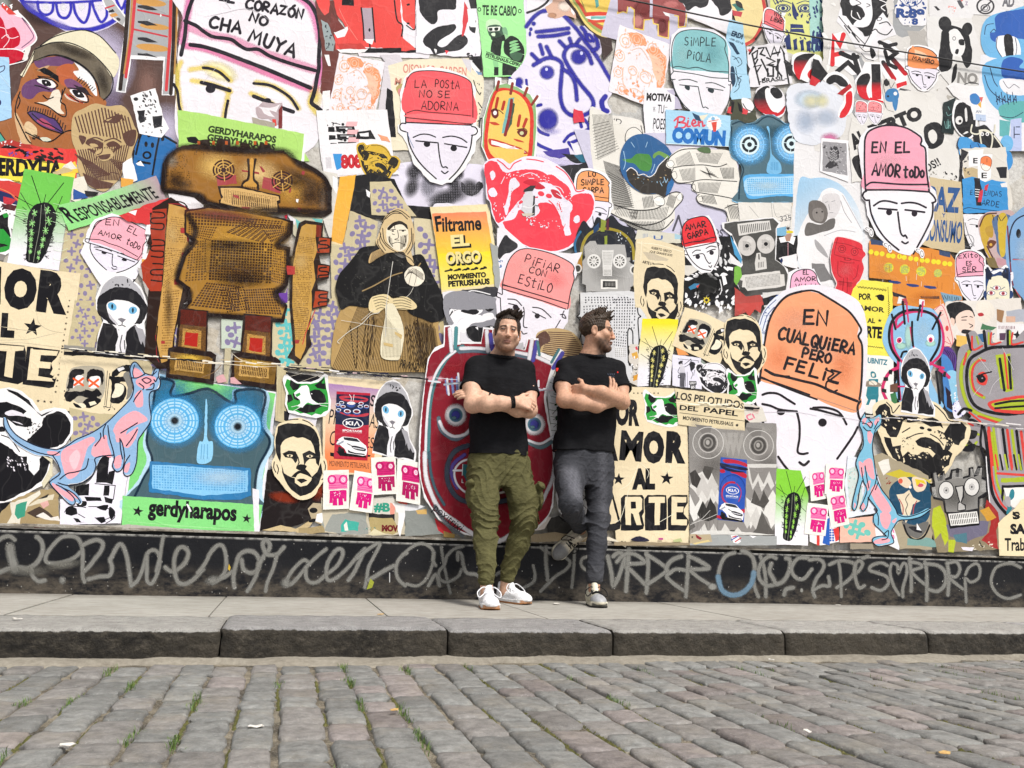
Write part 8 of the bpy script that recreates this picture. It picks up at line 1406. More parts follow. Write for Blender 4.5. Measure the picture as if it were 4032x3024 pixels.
f('e2d2ae',"68 92 100 96 134 99 143 108 144 141 110 137 72 131 70 110");t('37332f','LOS PELOTUDO',69,104,138,114,8.4,.03);t('37332f','S',138.5,114,142,114.4,6,.02);t(K_,'DEL',73,115.5,93,117.5,5.6,.03);t(K_,'PAPEL',99,118,136,122.5,6,.03);s(K_,.6,"73 118.5 144 127.5");t(K_,'MOVIMIENTO PETRUSHAUS',76.5,126,131,133,4.2,.03);star(K_,135.3,132,1.8,0,6,.6);S('f4ead2',1,"68 107 100 110 140 114",tq=True)
poster('grey_pattern_poster','grey wash poster of a robot with ring eyes and jagged white teeth, low centre right',PO)
T(3,2);f('8f8b88',"83 133 144 138 146 129 178 130 178 200 177 250 84 250");es('b9b5b0',125,150,30,16,0,.2,.6);es('6b6764',110,176,20,16,0,.2,.5);es('5d5956',168,180,14,20,0,.2,.5);es('a8a4a0',90,150,8,30,0,.2,.5);es('b2aeaa',165,136,14,6,0,.2,.6)
for cx,cy,r in ((104,151,17),(158.5,154,16.5)):
 f('7a7673',f"{cx-14} {cy-20} {cx+4} {cy-18} {cx} {cy}");e('cfccc8',cx,cy,r,r*1.02,hole=.955);e('c2beba',cx,cy,r*.62,r*.64,hole=.92);e('4a4745',cx,cy,r*.5,r*.54);e('8d8985',cx,cy,r*.32,r*.36);e('55524f',cx,cy,r*.22,r*.26);e('a9a5a1',cx-.5,cy-.5,r*.12,r*.16)
for x in (119,125,131):f('a39f9b',f"{x} 140 {x+6} 166 {x+12} 140 {x+9} 140 {x+6} 152 {x+3} 140")
T(3,3)
rg_=random.Random(4)
def teeth(y0,y1,x0,n,dw,c_,off=0):
 pts=[]
 for i in range(n):
  pts+=[f"{x0+i*dw+off} {y0+rg_.uniform(-2,2)}",f"{x0+(i+.5)*dw+off} {y1+rg_.uniform(-2,2)}"]
 f(c_," ".join([f"{x0+off} {y0-8}"]*0+pts+[f"{x0+n*dw+off} {y0}"]))
for (pl,c_) in (("84 32 90 20 98 16 102 24 107 16 112 28 116 40 116 54 112 48 106 56 104 46 98 56 94 44 88 36",'d9d6d2'),("84 40 90 54 96 44 100 56 94 66 88 70 84 62",'e4e2de'),("90 30 97 18 103 30 108 20 115 32 112 44 108 34 103 46 97 36 93 44",'c6c2be'),("146 8 178 8 178 28 172 36 168 28 162 38 158 26 152 36 148 24",'d2cfcb'),("145 44 150 48 154 38 160 52 164 60 168 46 174 36 178 44 178 70 172 78 168 66 162 60 158 78 154 70 150 78 146 66",'e2e0dc'),("144 54 150 66 156 54 160 64 156 80 150 70 146 78 142 70",'cfccc8'),("92 84 100 72 104 82 110 72 116 84 122 72 130 84 136 76 142 84 92 84",'d5d2ce')):f(c_,pl)
for (pl,c_) in (("86 30 92 34 96 24 90 14 84 18",'3d3a38'),("98 16 104 26 110 12 100 10",'4a4744'),("92 62 98 48 102 56 106 44 112 54 114 66 104 70 96 68",'33312f'),("152 30 158 18 164 30 170 16 176 32 178 22 178 12 148 12",'8a8683'),("150 50 154 36 160 48 164 36 170 48 164 56",'4f4c49'),("156 78 162 58 168 72 174 80 178 70 178 84 150 84",'5d5a57'),("84 60 90 76 84 80",'5f5c59')):f(c_,pl)
ha('6d6966',.3,"86 60 116 62 116 82 86 82",9,.9);S('cfccc8',.5,"84 74 96 68 106 58","86 72 100 68 114 62");f('dcdad6',"92 80 84 84 178 85 150 82 120 80");T(3,2)
poster('banner','narrow blue and red car banner with a white ringed emblem, over the grey patterned poster','banner','car banners')
T(3,3);kiabanner("117.5 .5 146 3.5 142 70.5 114 68", False)
poster('cactus_poster','green poster of a black cactus low on the right beside pink robot prints',PO,'cactus posters')
T(3,3);f(('86cf3e',(0,40),'f0edf6',(0,78)),"178 13 204 15 212 42 212 96 177 95 176 80");cactus(184.5,15,20,0,0,76,'9fe05a')
poster('patch_scraps','torn blue dotted, red and pink flower scraps low on the right',TP)
T(4,3);f('f0edf0',"-8 60 20 66 24 92 4 96 -8 92");f('2b5fb8',"10 68 14 66 14 96 6 94");grid('2b5fb8',"8 78 19 78 19 92 8 92",4,5,.8,0, True);f('d83a3a',"18 78 24 76 24 90 20 92",r=.5);f('d8433c',"0 84 3 84 3 96 0 96");f('e2e6f2',"34 -2 72 10 72 60 58 62 34 66 30 30");f('cfdad6',"32 14 44 10 52 56 36 60");bb('e2a79c',"34 16 58 20 58 60 36 60",50,.4,1.2);bb('9fcac4',"34 10 48 12 50 40 34 44",34,.5,1.6)
psh("25 68 62 64 66 92 25 93",'eeb9a6','6fc0b4',31,9,7);f('f0eef4',"62 60 70 64 78 66 90 68 89 101 78 96 64 94");bb('e886b0',"80 72 89 72 88 94 80 94",16,.8,2.2);f('9a8f7d',"36 94 60 94 62 100 36 100")
for i,(q,c1,c2,nm) in enumerate(((("-8 14",),0,0,'pink robot print cut by the green cactus poster, upper left of the right hand four'),(("10 7",),0,0,'pink robot print at the upper right of the right hand four'),(("-10 49",),0,0,'pink robot print tilted at the lower left of the right hand four'),(("10 40",),0,0,'pink robot print at the lower right beside the rearing cat'))):
 poster('pink_robot_print',nm,'sticker','pink robot prints');x,y=[float(v) for v in q[0].split()]
 ux,uy,vx,vy=((17,-2,2,34),(21,2,-2,33),(23,3.5,-4,34),(20,-3,5,37))[i];pinkbot(x,y,ux,uy,vx,vy)
poster('teal_pot_print','dark teal round print with a cream star shape, under the cream chimpanzee',PO)
T(4,3);f('a89c84',"60 0 70 -4 120 20 126 60 124 100 90 100 72 40",r=.8);f('e8e4dc',"66 6 78 2 80 14 72 20",r=.8);bb('8d3a2a',"74 20 84 18 80 30 76 30",5,1,3,120);f('c9b83a',"74 18 90 14 110 22 124 26 120 30 90 24",r=.8)
F('1f4a66',"78 40 84 28 100 22 118 26 124 36 124 56 118 70 106 74 94 70 84 60");F('e6d2b8',"88 24 96 22 102 28 98 34 90 30");F('e6d2b8',"104 22 118 26 116 36 108 38 104 32",r=.5);e('d9604a',90.5,26.5,2.4,2.8);e('c8566a',112,31,3.4,2);f('e0c52e',"106 24 116 26 118 30 112 28 108 32",r=.5);f('e4d6bc',"86 41 94 40 100 36 104 44 112 48 104 52 100 66 96 72 92 60 90 50");S('2a2a30',.8,"100 40 96 46 98 52 96 58 98 64");S('b04a4a',1,"89 46 93 54 93 62","108 48 105 54 104 62");e(W_,101,33,1.6);F('6d6b68',"92 70 104 74 120 70 118 80 110 88 102 86 96 80");S(K_,2,"94 74 98 84 106 90 116 86 122 74");F('26252a',"99 76 108 76 114 82 106 81");f(W_,"108 72 113 80 108 79");f('7aa09a',"98 88 104 90 118 88 136 92 134 98 98 96",r=.8)
poster('lime_scraps','lime, violet and wine red torn scraps under the grey robot at the lower right',TP)
f('8d8068',"124 40 196 60 200 100 130 104 122 70",r=.8);f('b4c02c',"126 56 134 52 140 70 142 90 138 96 134 82 128 90 124 70",r=.6);f('b4c02c',"142 90 150 90 148 104 142 103",r=.5);f('6f6a80',"140 74 160 68 186 70 184 84 166 90 160 94 144 86",r=.6);f('4f7a88',"148 84 162 82 162 94 150 92",r=.6);f('a32c2c',"184 46 196 60 198 72 194 80 196 100 186 96 178 90 186 82 188 68 182 58",r=.7);f('d09a3a',"176 58 186 54 194 66 184 70",r=.6);bb('e4dcc8',"160 94 192 92 192 102 160 100",14,.6,2);S(K_,1,"176 92 178 97 180 97");f('e8e4f0',"156 98 170 98 168 102 158 101")
poster('cross_robot','grey riveted robot head with round white eyes and a grille mouth, low on the right',PC,'grey robots')
f(K_,"124 17 130 15 132 24 134 16 138 15 138 24 143 22 145 14 150 13 152 12 157 14 158 22 164 20 164 12 169 11 170 19 174 10 180 11 179 22 184 24 185 38 182 44 176 46 176 58 176 72 176 74 144 78 140 62 138 60 136 48 126 46 122 36 122 32 126 30");gy='878582'
f(gy,"126 18 129 17 131 27 136 26 137 17 139 26 146 24 147 16 150 15 150 22 154 22 154 14 157 15 158 24 166 22 166 13 168 13 170 22 175 20 177 12 179 12 178 24 182 26 183 38 174 44 174 56 150 60 140 60 138 46 128 44 124 34 128 32");es('5a5855',150,44,24,12,0,.2,.5);es('b4b2ae',176,34,6,8,0,.2,.5);grid('d5d3d0',"128 20 136 20 136 28 128 28",6,6,.4);grid('d5d3d0',"146 18 158 17 158 23 146 24",8,5,.4);grid('d5d3d0',"124 33 128 33 130 44 125 43",3,7,.5);grid('d5d3d0',"178 26 183 26 183 38 178 38",4,8,.5);grid('d5d3d0',"166 14 179 12 178 20 168 20",8,5,.4)
for cx,cy in ((139.8,36.5),(167.5,32.8)):e(K_,cx,cy,8.6,10.2);e('dddbd8',cx,cy,7.6,9.2,r=.15);e('77757a',cx,cy,3,3.4,hole=.86);e('77757a',cx,cy,2,2.2,hole=.8);e(K_,cx,cy,1,1.2)
f(K_,"149 32 159 31 159 44 156 50 161 52 161 58 152 59 152 50 154 49");f('c2c0bd',"150.5 33 157.5 32 157.5 43 155 50 159.5 53 160 57 153 58 153 51 155 49");grid('5d5b58',"153 51 159 51 159 57 153.5 57",5,5,.4);f('e6e4e0',"142 62 173 59 175 72 145 75");grid('2b2a2a',"143 62.6 172.5 59.8 174 71.4 145.5 74.2",15,2,.8,.05,dx=.42)
poster('rearing_cat','blue and pink hairless cat standing on its hind legs with its tail out, lower right',PC,'blue and pink cats')
T(4,3);b_='7fbcd8';p_='f4a9b4'
ol="52 -48 54 -42 60 -42 68 -46 70 -44 70 -36 66 -30 61 -22 60 -10 61 0 63 10 64 22 68 32 76 44 84 56 88 62 98 64 110 61 120 56 122 58 114 64 102 68 90 69 87 72 82 78 80 84 83 92 80 94 70 96 64 97 60 92 60 88 66 86 74 86 70 80 64 76 60 70 62 62 66 58 60 50 55 44 54 52 50 59 47 58 47 52 50 44 52 34 50 26 47 34 43 44 43 54 40 58 38 55 39 46 42 34 45 20 42 8 44 0 49 -12 49 -24 46 -34 48 -42"
F(W_,ol);push(.4,.2,.993,0,0,.994,1);F(b_,ol);pop()
F(p_,"49 -40 54 -42 52 -36 50 -34");F(p_,"54 -36 60 -38 58 -33 55 -33");F(p_,"62 -38 67 -43 67 -38 63 -34");F(p_,"55 -28 60 -24 58 -14 55 -18");F(p_,"50 6 58 2 61 12 62 24 57 22 53 14");F(p_,"45 6 50 8 51 18 48 22");F(p_,"58 38 64 30 70 40 78 52 80 58 74 62 66 54");F(p_,"68 62 76 60 80 66 76 78 70 74");F(p_,"62 91 70 88 78 89 78 92 70 94 62 94");F(p_,"81 70 86 66 84 72");F(p_,"48 54 50 50 52 54 49 58");F(p_,"40 50 42 52 40 56");F(p_,"54 28 58 26 56 36 54 36")
k='1b2030';S(k,1.1,"52 -48 53.5 -42 60 -42 68 -46 70 -42 69 -35 64 -30 61 -21 60 -8 62 6 64 20 69 34 78 46 85 57 88 63 98 65 112 61 122 56","122 58 112 65 100 68 89 69 83 76 80 83 83 92 78 95 66 97 60 92 61 88 68 86 75 86","75 86 68 79 62 73 61 64 65 58 58 48 55 44","52 -48 48 -41 46 -34 49 -26 50 -12 45 -2 42 8 45 20 42 34 39 46 38 55 41 58 44 50 46 36 49 26","48 12 50 26 54 36 50 48 47 55 50 59 54 54 56 44 62 32 65 20","52 10 54 24 56 34","62 56 66 64 66 74","72 84 77 80 76 88 70 90","66 28 63 36","49 -36 54 -35 58 -31 60 -35 56 -40","50 -32 54 -28 58 -28","62 -30 66 -38");S(k,.7,"47 -38 51 -37","55 -37 59 -37")
poster('work_bill','cream bill with the words S SAL Trabaj in black at the lower right corner',PO)
f('e8d8b2',"196 72 202 66 214 56 222 46 232 44 234 108 197 107");t(K_,'S',212,68,220,67,8,.06);t(K_,'SAL',209,83.5,232,83.5,11,.06);t(K_,'Trabaj',203,102,232,102,14,.025);S(K_,1.1,"212 60 219 62 214 66")
# ---- lower left and centre
poster('black_rust_sheet','black and rust sprayed sheet behind the left bearded stencil','painted sheet')
T(1,3);f('1d1617',"70 14 140 0 140 30 132 58 114 70 96 76 80 78 62 80 66 50",r=.5);es('7a2a14',88,44,16,6,10);es('8a2f16',126,36,12,12,0,.2,.8);f('c9b48a',"84 74 100 78 114 70 122 62 116 76 104 82 84 80 70 80 64 80",r=.7);f('b9a98c',"114 56 120 50 132 52 130 74 120 70 116 62",r=.7);e('1b1a1c',120,58,4.4,3);e('1b1a1c',119,69,4.6,2,-12);f(W_,"124 62 132 60 130 72 122 70",r=.8);f('9aa09c',"132 64 150 60 172 60 178 78 160 82 132 82 128 76",r=.7);f('a9966e',"104 78 130 74 134 82 104 84",r=.6)
poster('torn_scraps','torn scraps printed with a green #B and MOV, left of the red mask',TP)
f('c8bea8',"128 44 158 44 182 44 212 46 222 84 180 86 132 82",r=.6);f('9a9d98',"140 62 176 60 180 84 150 84 132 80",r=.8);f('d8d2c8',"182 46 206 42 210 50 208 64 184 62",r=.6);t('2f9a80','#B',185.5,59,203,59.5,9.6,.05);f('e89a88',"203 50 210 52 208 64 203 62",r=.7);f('2a2729',"180 60 190 62 208 62 208 70 194 68 180 70",r=.5);f('b3a06e',"180 66 206 66 214 80 206 84 182 82",r=.6);t('6d1a24','MOV.',194,80.5,213,81,7,.07);f('3fae9e',"150 74 154 68 170 71 168 80 150 81",r=.7);f('e9e5dc',"153 74 156 70 158 80 154 80");f(W_,"212 60 220 58 218 70 214 88 212 80",r=.6);f('dcd2ae',"180 84 186 78 200 84 184 86",r=.6);bb('3f8a80',"174 74 188 76 188 80 174 80",8,.5,1.4);f('efecea',"206 50 222 52 222 60 210 60",r=.6);f('e0584a',"210 46 222 46 222 52 212 50",r=.5);T(2,3);f('8d918e',"-2 54 22 52 34 66 40 84 -2 86",r=.6);f('d8b06a',"10 58 22 56 22 62 12 62",r=.5);f('e6e6ea',"-2 52 10 50 20 54 10 58 -2 58",r=.6);f('c8303a',"30 66 44 76 50 84 44 86 34 80");f('a98a4e',"40 80 52 84 52 88 40 87")
poster('newsprint_card','grey newsprint and black card tucked around the left green cat face','newsprint sheet')
T(1,2);f('cbbd98',"80 66 92 74 90 130 78 126 80 100");ha('a39878',.3,"82 76 88 76 87 124 80 122",6,.4);f('1f1d20',"90 74 124 78 134 84 132 100 92 100");s('d8d0c0',.4,"90 80 108 75","102 86 124 78");f('d9c7a0',"92 100 134 96 134 124 98 118");f('26242a',"88 116 96 118 94 128 88 126");f('e4e2ea',"94 118 124 124 122 134 92 130")
poster('purple_bill','violet to orange slogan bill largely hidden by the car banner, left of the red mask',PO)
T(1,2);f('e8d5b2',"132 78 200 84 204 120 190 186 130 184 130 120");f(('a880b4',(160,88),'e9cfae',(160,124)),"136 86 194 93 190 126 133 122");f(('e9cfae',(160,124),'ef8a55',(160,164)),"133 122 190 126 184 184 132 182");t(K_,'S',181,111,186,111.6,12.5,.02);t(K_,'PR',136,130,147,131.5,16,.0);t(K_,'AS',180,134,190,135.5,15,.0);t(K_,'C',136.5,153,143,154,16,.0);t(K_,'ES',176,156,185,157,12,.0);f(K_,"138 161 143 162 142 166 138 165");f(K_,"174 163 182 164 181 166 176 166");T(1,3);t('3a2320','MOVIMIENTO PETRUSHAUS',137,10,180,13,6,.0)
poster('hooded_cat','black hooded cat with a tie, right of the large car banner',PC,'hooded cat cutouts')
T(1,2);hoodcat(186,81,48,4,-4,85)
poster('banner','large red and navy car banner with bowls, a ringed emblem and a white car','banner','car banners')
T(1,2);kiabanner("145 95 181.5 97 179 171 142 168", True)
poster('green_cat','green and black cat face above the left bearded stencil',PC,'green cat faces')
greencat(88,77,50,0,0,47)
poster('beard_stencil','cream stencil of a bearded short haired man low on the left beside the blue robot',PC,'bearded man stencils')
beard(77.5,126,56,0,0,81)
T(1,3)
for i,nm in enumerate(('pink robot print at the lower left of the left hand four','pink robot print tilted clockwise in the left hand four','dark magenta robot print under the white hooded cat','dark magenta robot print touching the edge of the red mask')):
 poster('pink_robot_print',nm,'sticker','pink robot prints');x,y,ux,uy,vx,vy=((130.5,14,28,0,-.5,43),(164.5,14,24,5,-6,43),(182,0,27,0,1.6,41),(211,1,26,6,-2,46))[i]
 pinkbot(x,y,ux,uy,vx,vy,*(('ef7fb4','d9177f') if i<2 else ('d6287a','b30f5e')))
poster('hat_cutout','white face in a pink hat reading PIFIAR CON ESTILO, between the two men',PC,GH)
T(2,1);f('ece7f0',"100 146 104 126 110 112 122 104 140 106 168 112 182 122 184 134 178 150 176 166 174 186 164 202 150 212 120 214 100 200 96 164");F('f59a98',"103 150 105 136 110 120 118 110 128 106.5 142 108 160 113 176 121 181 127 180 133 181 140 177 154 174 172 140 162");es('f8bab4',130,126,20,10,10,.1,.5);es('ee7f80',160,140,14,10,20,.1,.4);k='241d24'
S(k,1.1,"103 150 105 136 110 120 118 110 128 106.5 142 108 160 113 176 121 181 127 180 133 181 140 177 154 174 172","103 145 116 149 140 156 174 166","103 150 120 155 150 164 172 172","103 150 103 156 98 154 97 158 101 160","101 160 102 176 106 190 116 206");hw(k,1.1,'PiFiAR',127,121,164,133,9);hw(k,1.1,'CON',132,132,150,137,7);hw(k,1.1,'EStiLO',120,144,156,154,10);S(k,1.1,"109 161 118 162 124 168")
T(2,2);S(k,1.1,"110 0 118 2 122 6","126 4 127 10 126 24 130 26","136 4 146 6 156 15","136 9 150 16","170 8 168 14 172 16 170 12 166 12","166 18 160 28","124 30 126 33 130 32");e(k,117.5,4,3,3);e(k,141,13.4,2.8,2.8)
S(k,1,"103 -20 116 -17 140 -10 174 0");f('b9b8bc',"118 44 126 42 126 52 112 50")
poster('brown_portrait','brown kraft stencil with a striped cap, between the heads of the two men',PC)
T(2,2);F('c2a678',"140 34 150 28 166 27 180 32 188 42 190 56 176 60 150 54 142 50");b_='5f4239';F(b_,"140 36 150 30 155 40 146 46 144 50 141 44")
for i in range(12):s(b_,1,f"{153-i*.6} {31+i*2} {178+min(i,6)*1.6} {32+i*2.4}")
poster('green_thorn_print','white paper with a green thorny plant print tucked behind the second man',PO)
T(2,2);f('e4e4e8',"150 84 164 76 190 80 214 90 214 160 196 170 160 166 156 140");T(2,2);S('2d2b30',.6,"164 100 158 98","164 112 157 120","166 122 158 126","164 130 158 134");bb('1f6a30',"158 86 166 84 168 100 160 98",10,1,3);bb('163a20',"160 104 170 104 170 140 162 140",18,1,3.4);
for i in range(9):s('26502c',.5,f"164 {82+i*7} {155-i%3} {78+i*7.4}")
T(2,3);f('d9d8da',"160 40 198 0 200 70 176 72 164 60");f('3a3836',"150 68 164 64 190 80 196 92 158 90 152 82",r=.6);f('e0d6d0',"138 80 142 68 150 64 156 66 148 78",r=.6);S(K_,1,"190 30 194 40 188 50","164 64 170 70 176 68");s(K_,.6,"186 40 194 44","188 50 194 56","166 56 169 66");f('9a8a70',"134 84 160 82 198 86 198 92 134 92",r=.5);f('d89a4a',"190 86 198 80 198 90")
poster('red_mask_mural','large wine red sprayed mask with round blue eyes behind the man in olive trousers','mural sheet')
T(2,2);R1='8a1c2c';tl='4a7a80';gw='e6e4ea'
f(W_,"22 60 30 48 39 44 40 24 57 24 57 42 80 42 82 26 94 27 93 48 118 50 127 50 130 38 142 38 142 52 158 58 165 49 170 52 160 72 152 90 150 104 156 140 160 170 158 220 150 236 130 252 100 256 60 250 34 234 18 210 12 180 13 140 17 100")
F(R1,"24 60 34 50 46 46 70 44 100 46 130 52 150 60 156 66 152 84 148 104 154 140 158 172 156 218 146 236 126 250 98 254 62 248 36 232 20 208 14 180 15 140 18 100");f(R1,"41 26 46 25 50 50 40 52");f(R1,"83 28 92 29 92 46 86 50 58 48 58 44 80 44");f(R1,"131 39 141 40 138 54 116 52 116 50 128 51");es('a8242f',50,70,16,8,-20,.2,.5);es('a62530',60,150,26,20,0,.2,.5);es('5c1420',110,200,30,20,0,.2,.6)
es('d98a98',30,82,10,4);S(tl,4.6,"60 47 46 56 36 70 28 90 24 112 23 140 22 166",so=.3);S(gw,2.4,"52 52 40 62 30 78 24 100 21 130 20 156 20 172",so=.4)
T(2,3);S(gw,4,"19 -4 20 20 26 40 36 58 52 70 72 84 96 92 112 84",so=.5);S('3f5a66',3,"24 -4 25 14 30 34 40 52",so=.4);S('5a6068',4,"30 54 42 72 60 86",so=.5,a=.8);S(gw,3.4,"160 -10 158 20 150 40 142 56",so=.6,a=.8);t(K_,'poxitrixi',27,58,56,82,9,.0)
T(2,2);S(gw,3.6,"58 49 76 49 92 51","114 53 132 56","140 58 158 66",so=.5);S('5a6a78',3,"56 53 74 52 90 54","116 56 134 60",so=.4);S(gw,3.6,"46 28 48 52","86 30 87 52","135 40 132 60",so=.5);S('4f8a90',4,"53 27 52 48",so=.3);S('4f4aa0',4,"90 34 92 50","140 42 136 62","168 54 158 70",so=.4);S(tl,2.6,"141 42 143 56","164 50 156 64",so=.3)
S('7a86c0',2.4,"42 84 44 98","48 82 50 98","54 80 54 96",so=.4);S(gw,2,"43 82 45 99","55 76 57 97","142 84 142 90",so=.4);S('b9c6d6',2,"40 88 60 86","142 94 152 93",so=.6,a=.7)
for cx,cy in ((52.5,121),(137.5,131)):es(gw,cx,cy,11,11.4,0,.8);e('5a8a94',cx,cy,7.4,7.6);es('42429a',cx,cy,6,6.4,0,.5);es('5a7a86',cx-2,cy+3,3,2)
S('5a6a78',4,"34 124 36 136 44 144 54 147 66 140",so=.4);S(gw,3,"35 128 40 138 50 144 62 142 68 136",so=.5);S('5a7078',4,"130 150 144 156 156 150",so=.4);S(gw,2.4,"130 148 144 152 158 144",so=.5)
T(2,3);S('3f4656',5,"66 -12 52 -6 44 8 44 28 54 44 70 50 90 50 110 46 118 36",so=.4);S('5a4a98',3.4,"62 -2 50 8 48 20 54 34",so=.5);S(gw,2,"70 2 58 6 51 16 54 30 66 40 84 42 106 38","50 15 70 15",so=.35);f('2f6a70',"60 8 70 9 70 30 59 28");s(gw,.8,"60 8 59 28 68 29");S('8a1c2c',3,"60 22 66 36",so=.4)
poster('torn_strip','torn blue and red striped scrap above the ledge, under the grey patterned poster','paper strip')
T(3,3);f('a3a6a6',"84 84 178 86 178 96 84 96");f('b9a98c',"84 84 106 84 108 92 84 94",r=.5);f(W_,"128 85 136 85 139 92 136 94 131 93");s('c83a3a',1.2,"133 92 139 88","130 87 134 86");s('3a5ab0',1.2,"129 90 136 86");f('8a2a34',"90 84 97 88 95 90 91 88");star(K_,86.5,87,1.6);f(W_,"148 85 156 86 152 88");F('26243a',"20 90 28 86 36 88 40 91 30 92");f('b8408a',"50 88 55 88 55 90 50 90");f('b9c08a',"66 90 74 88 76 92 66 92");f('dcc88e',"86 94 104 90 106 92 90 95");f('9a8a70',"2 92 84 93 84 96 2 96")
finish()
# ------------------------------------------------------------------ panel joint, torn slivers with fold glare painted in pale colours and the cable
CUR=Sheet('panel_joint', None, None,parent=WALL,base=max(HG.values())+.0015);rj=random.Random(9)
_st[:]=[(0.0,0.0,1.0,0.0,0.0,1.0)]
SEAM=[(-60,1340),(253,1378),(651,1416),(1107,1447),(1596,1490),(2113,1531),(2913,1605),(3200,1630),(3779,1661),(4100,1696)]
def seam_y(x):
 for (a,b),(c,d) in zip(SEAM,SEAM[1:]):
  if a<=x<=c: return b+(d-b)*(x-a)/(c-a)
def seg(x0,x1,dy,w_,c):
 n=max(2,int((x1-x0)/14));top=[];bot=[]
 for i in range(n+1):
  x=x0+(x1-x0)*i/n;y=seam_y(x)+dy;top.append((x,y-w_*rj.uniform(.15,.6)));bot.append((x,y+w_*rj.uniform(.15,.6)))
 fill(top+bot[::-1],c)
for a,b,w_ in ((250,800,9),(1130,1600,7),(1600,1680,10),(2915,2975,8)):seg(a,b,2,w_,'17151a')
for a,b,st,cs in ((800,1110,40,('e8e0d0','c9b48a','3a2a22','f2ece2')),(1100,1600,26,('f2eff0','1d1a1e','d8d4d6','b8a58a','2a2a40','e9c9c9')),(255,700,44,('d8ccb0','f0e9da','2a2226')),(1680,1860,40,('e9b8c0','d8dce4')),(2060,2180,40,('e9c4cc','dfe4ec')),(3390,4040,60,('e9e4e6','d9d2c8','c8c4c8')),(2700,2920,44,('f4eeda','e0d6bc'))):  # torn bits along the joint; the pale ones paint glare on the fold
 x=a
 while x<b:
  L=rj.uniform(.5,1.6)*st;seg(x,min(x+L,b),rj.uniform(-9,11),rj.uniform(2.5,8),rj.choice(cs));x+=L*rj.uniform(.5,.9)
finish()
def tube(name,pts,r,mat,parent=None,n=8):
 bm=bmesh.new();rings=[];pts=[Vector(p) for p in pts]
 for i,p in enumerate(pts):
  d=(pts[min(i+1,len(pts)-1)]-pts[max(i-1,0)]).normalized();a=d.cross(Vector((0,0,1)) if abs(d.z)<.9 else Vector((1,0,0))).normalized();b=d.cross(a)
  rings.append([bm.verts.new(p+(a*math.cos(6.2832*k/n)+b*math.sin(6.2832*k/n))*r) for k in range(n)])
 for A,B in zip(rings,rings[1:]):
  for k in range(n):bm.faces.new((A[k],A[(k+1)%n],B[(k+1)%n],B[k])).smooth= True
 bm.faces.new(rings[0][::-1]);bm.faces.new(rings[-1]);bmesh.ops.recalc_face_normals(bm,faces=bm.faces)
 return mesh_obj(name,bm,mat,parent)
q=N('cable_rubber');vv=q.obj();CABLE=q.fin(q.ramp(q.noise(vv,30,4,.6),(.3,(.012,.012,.013)),(.7,(.05,.05,.05))),.6)
cp=[(-2400,-900),(-400,-480),(1200,-190),(2100,-62),(2476,0),(2700,47),(2924,94),(3200,145),(3600,212),(4000,278),(4700,380),(5600,500)]
o=tube('cable',[(lambda a:(a[0],5.02,a[1]))(on_wall(x,y,5.02)) for x,y in crom(cp, False,4)],.0058,CABLE);tag(o,'thin black cable running along the upper wall in front of the posters','cable')
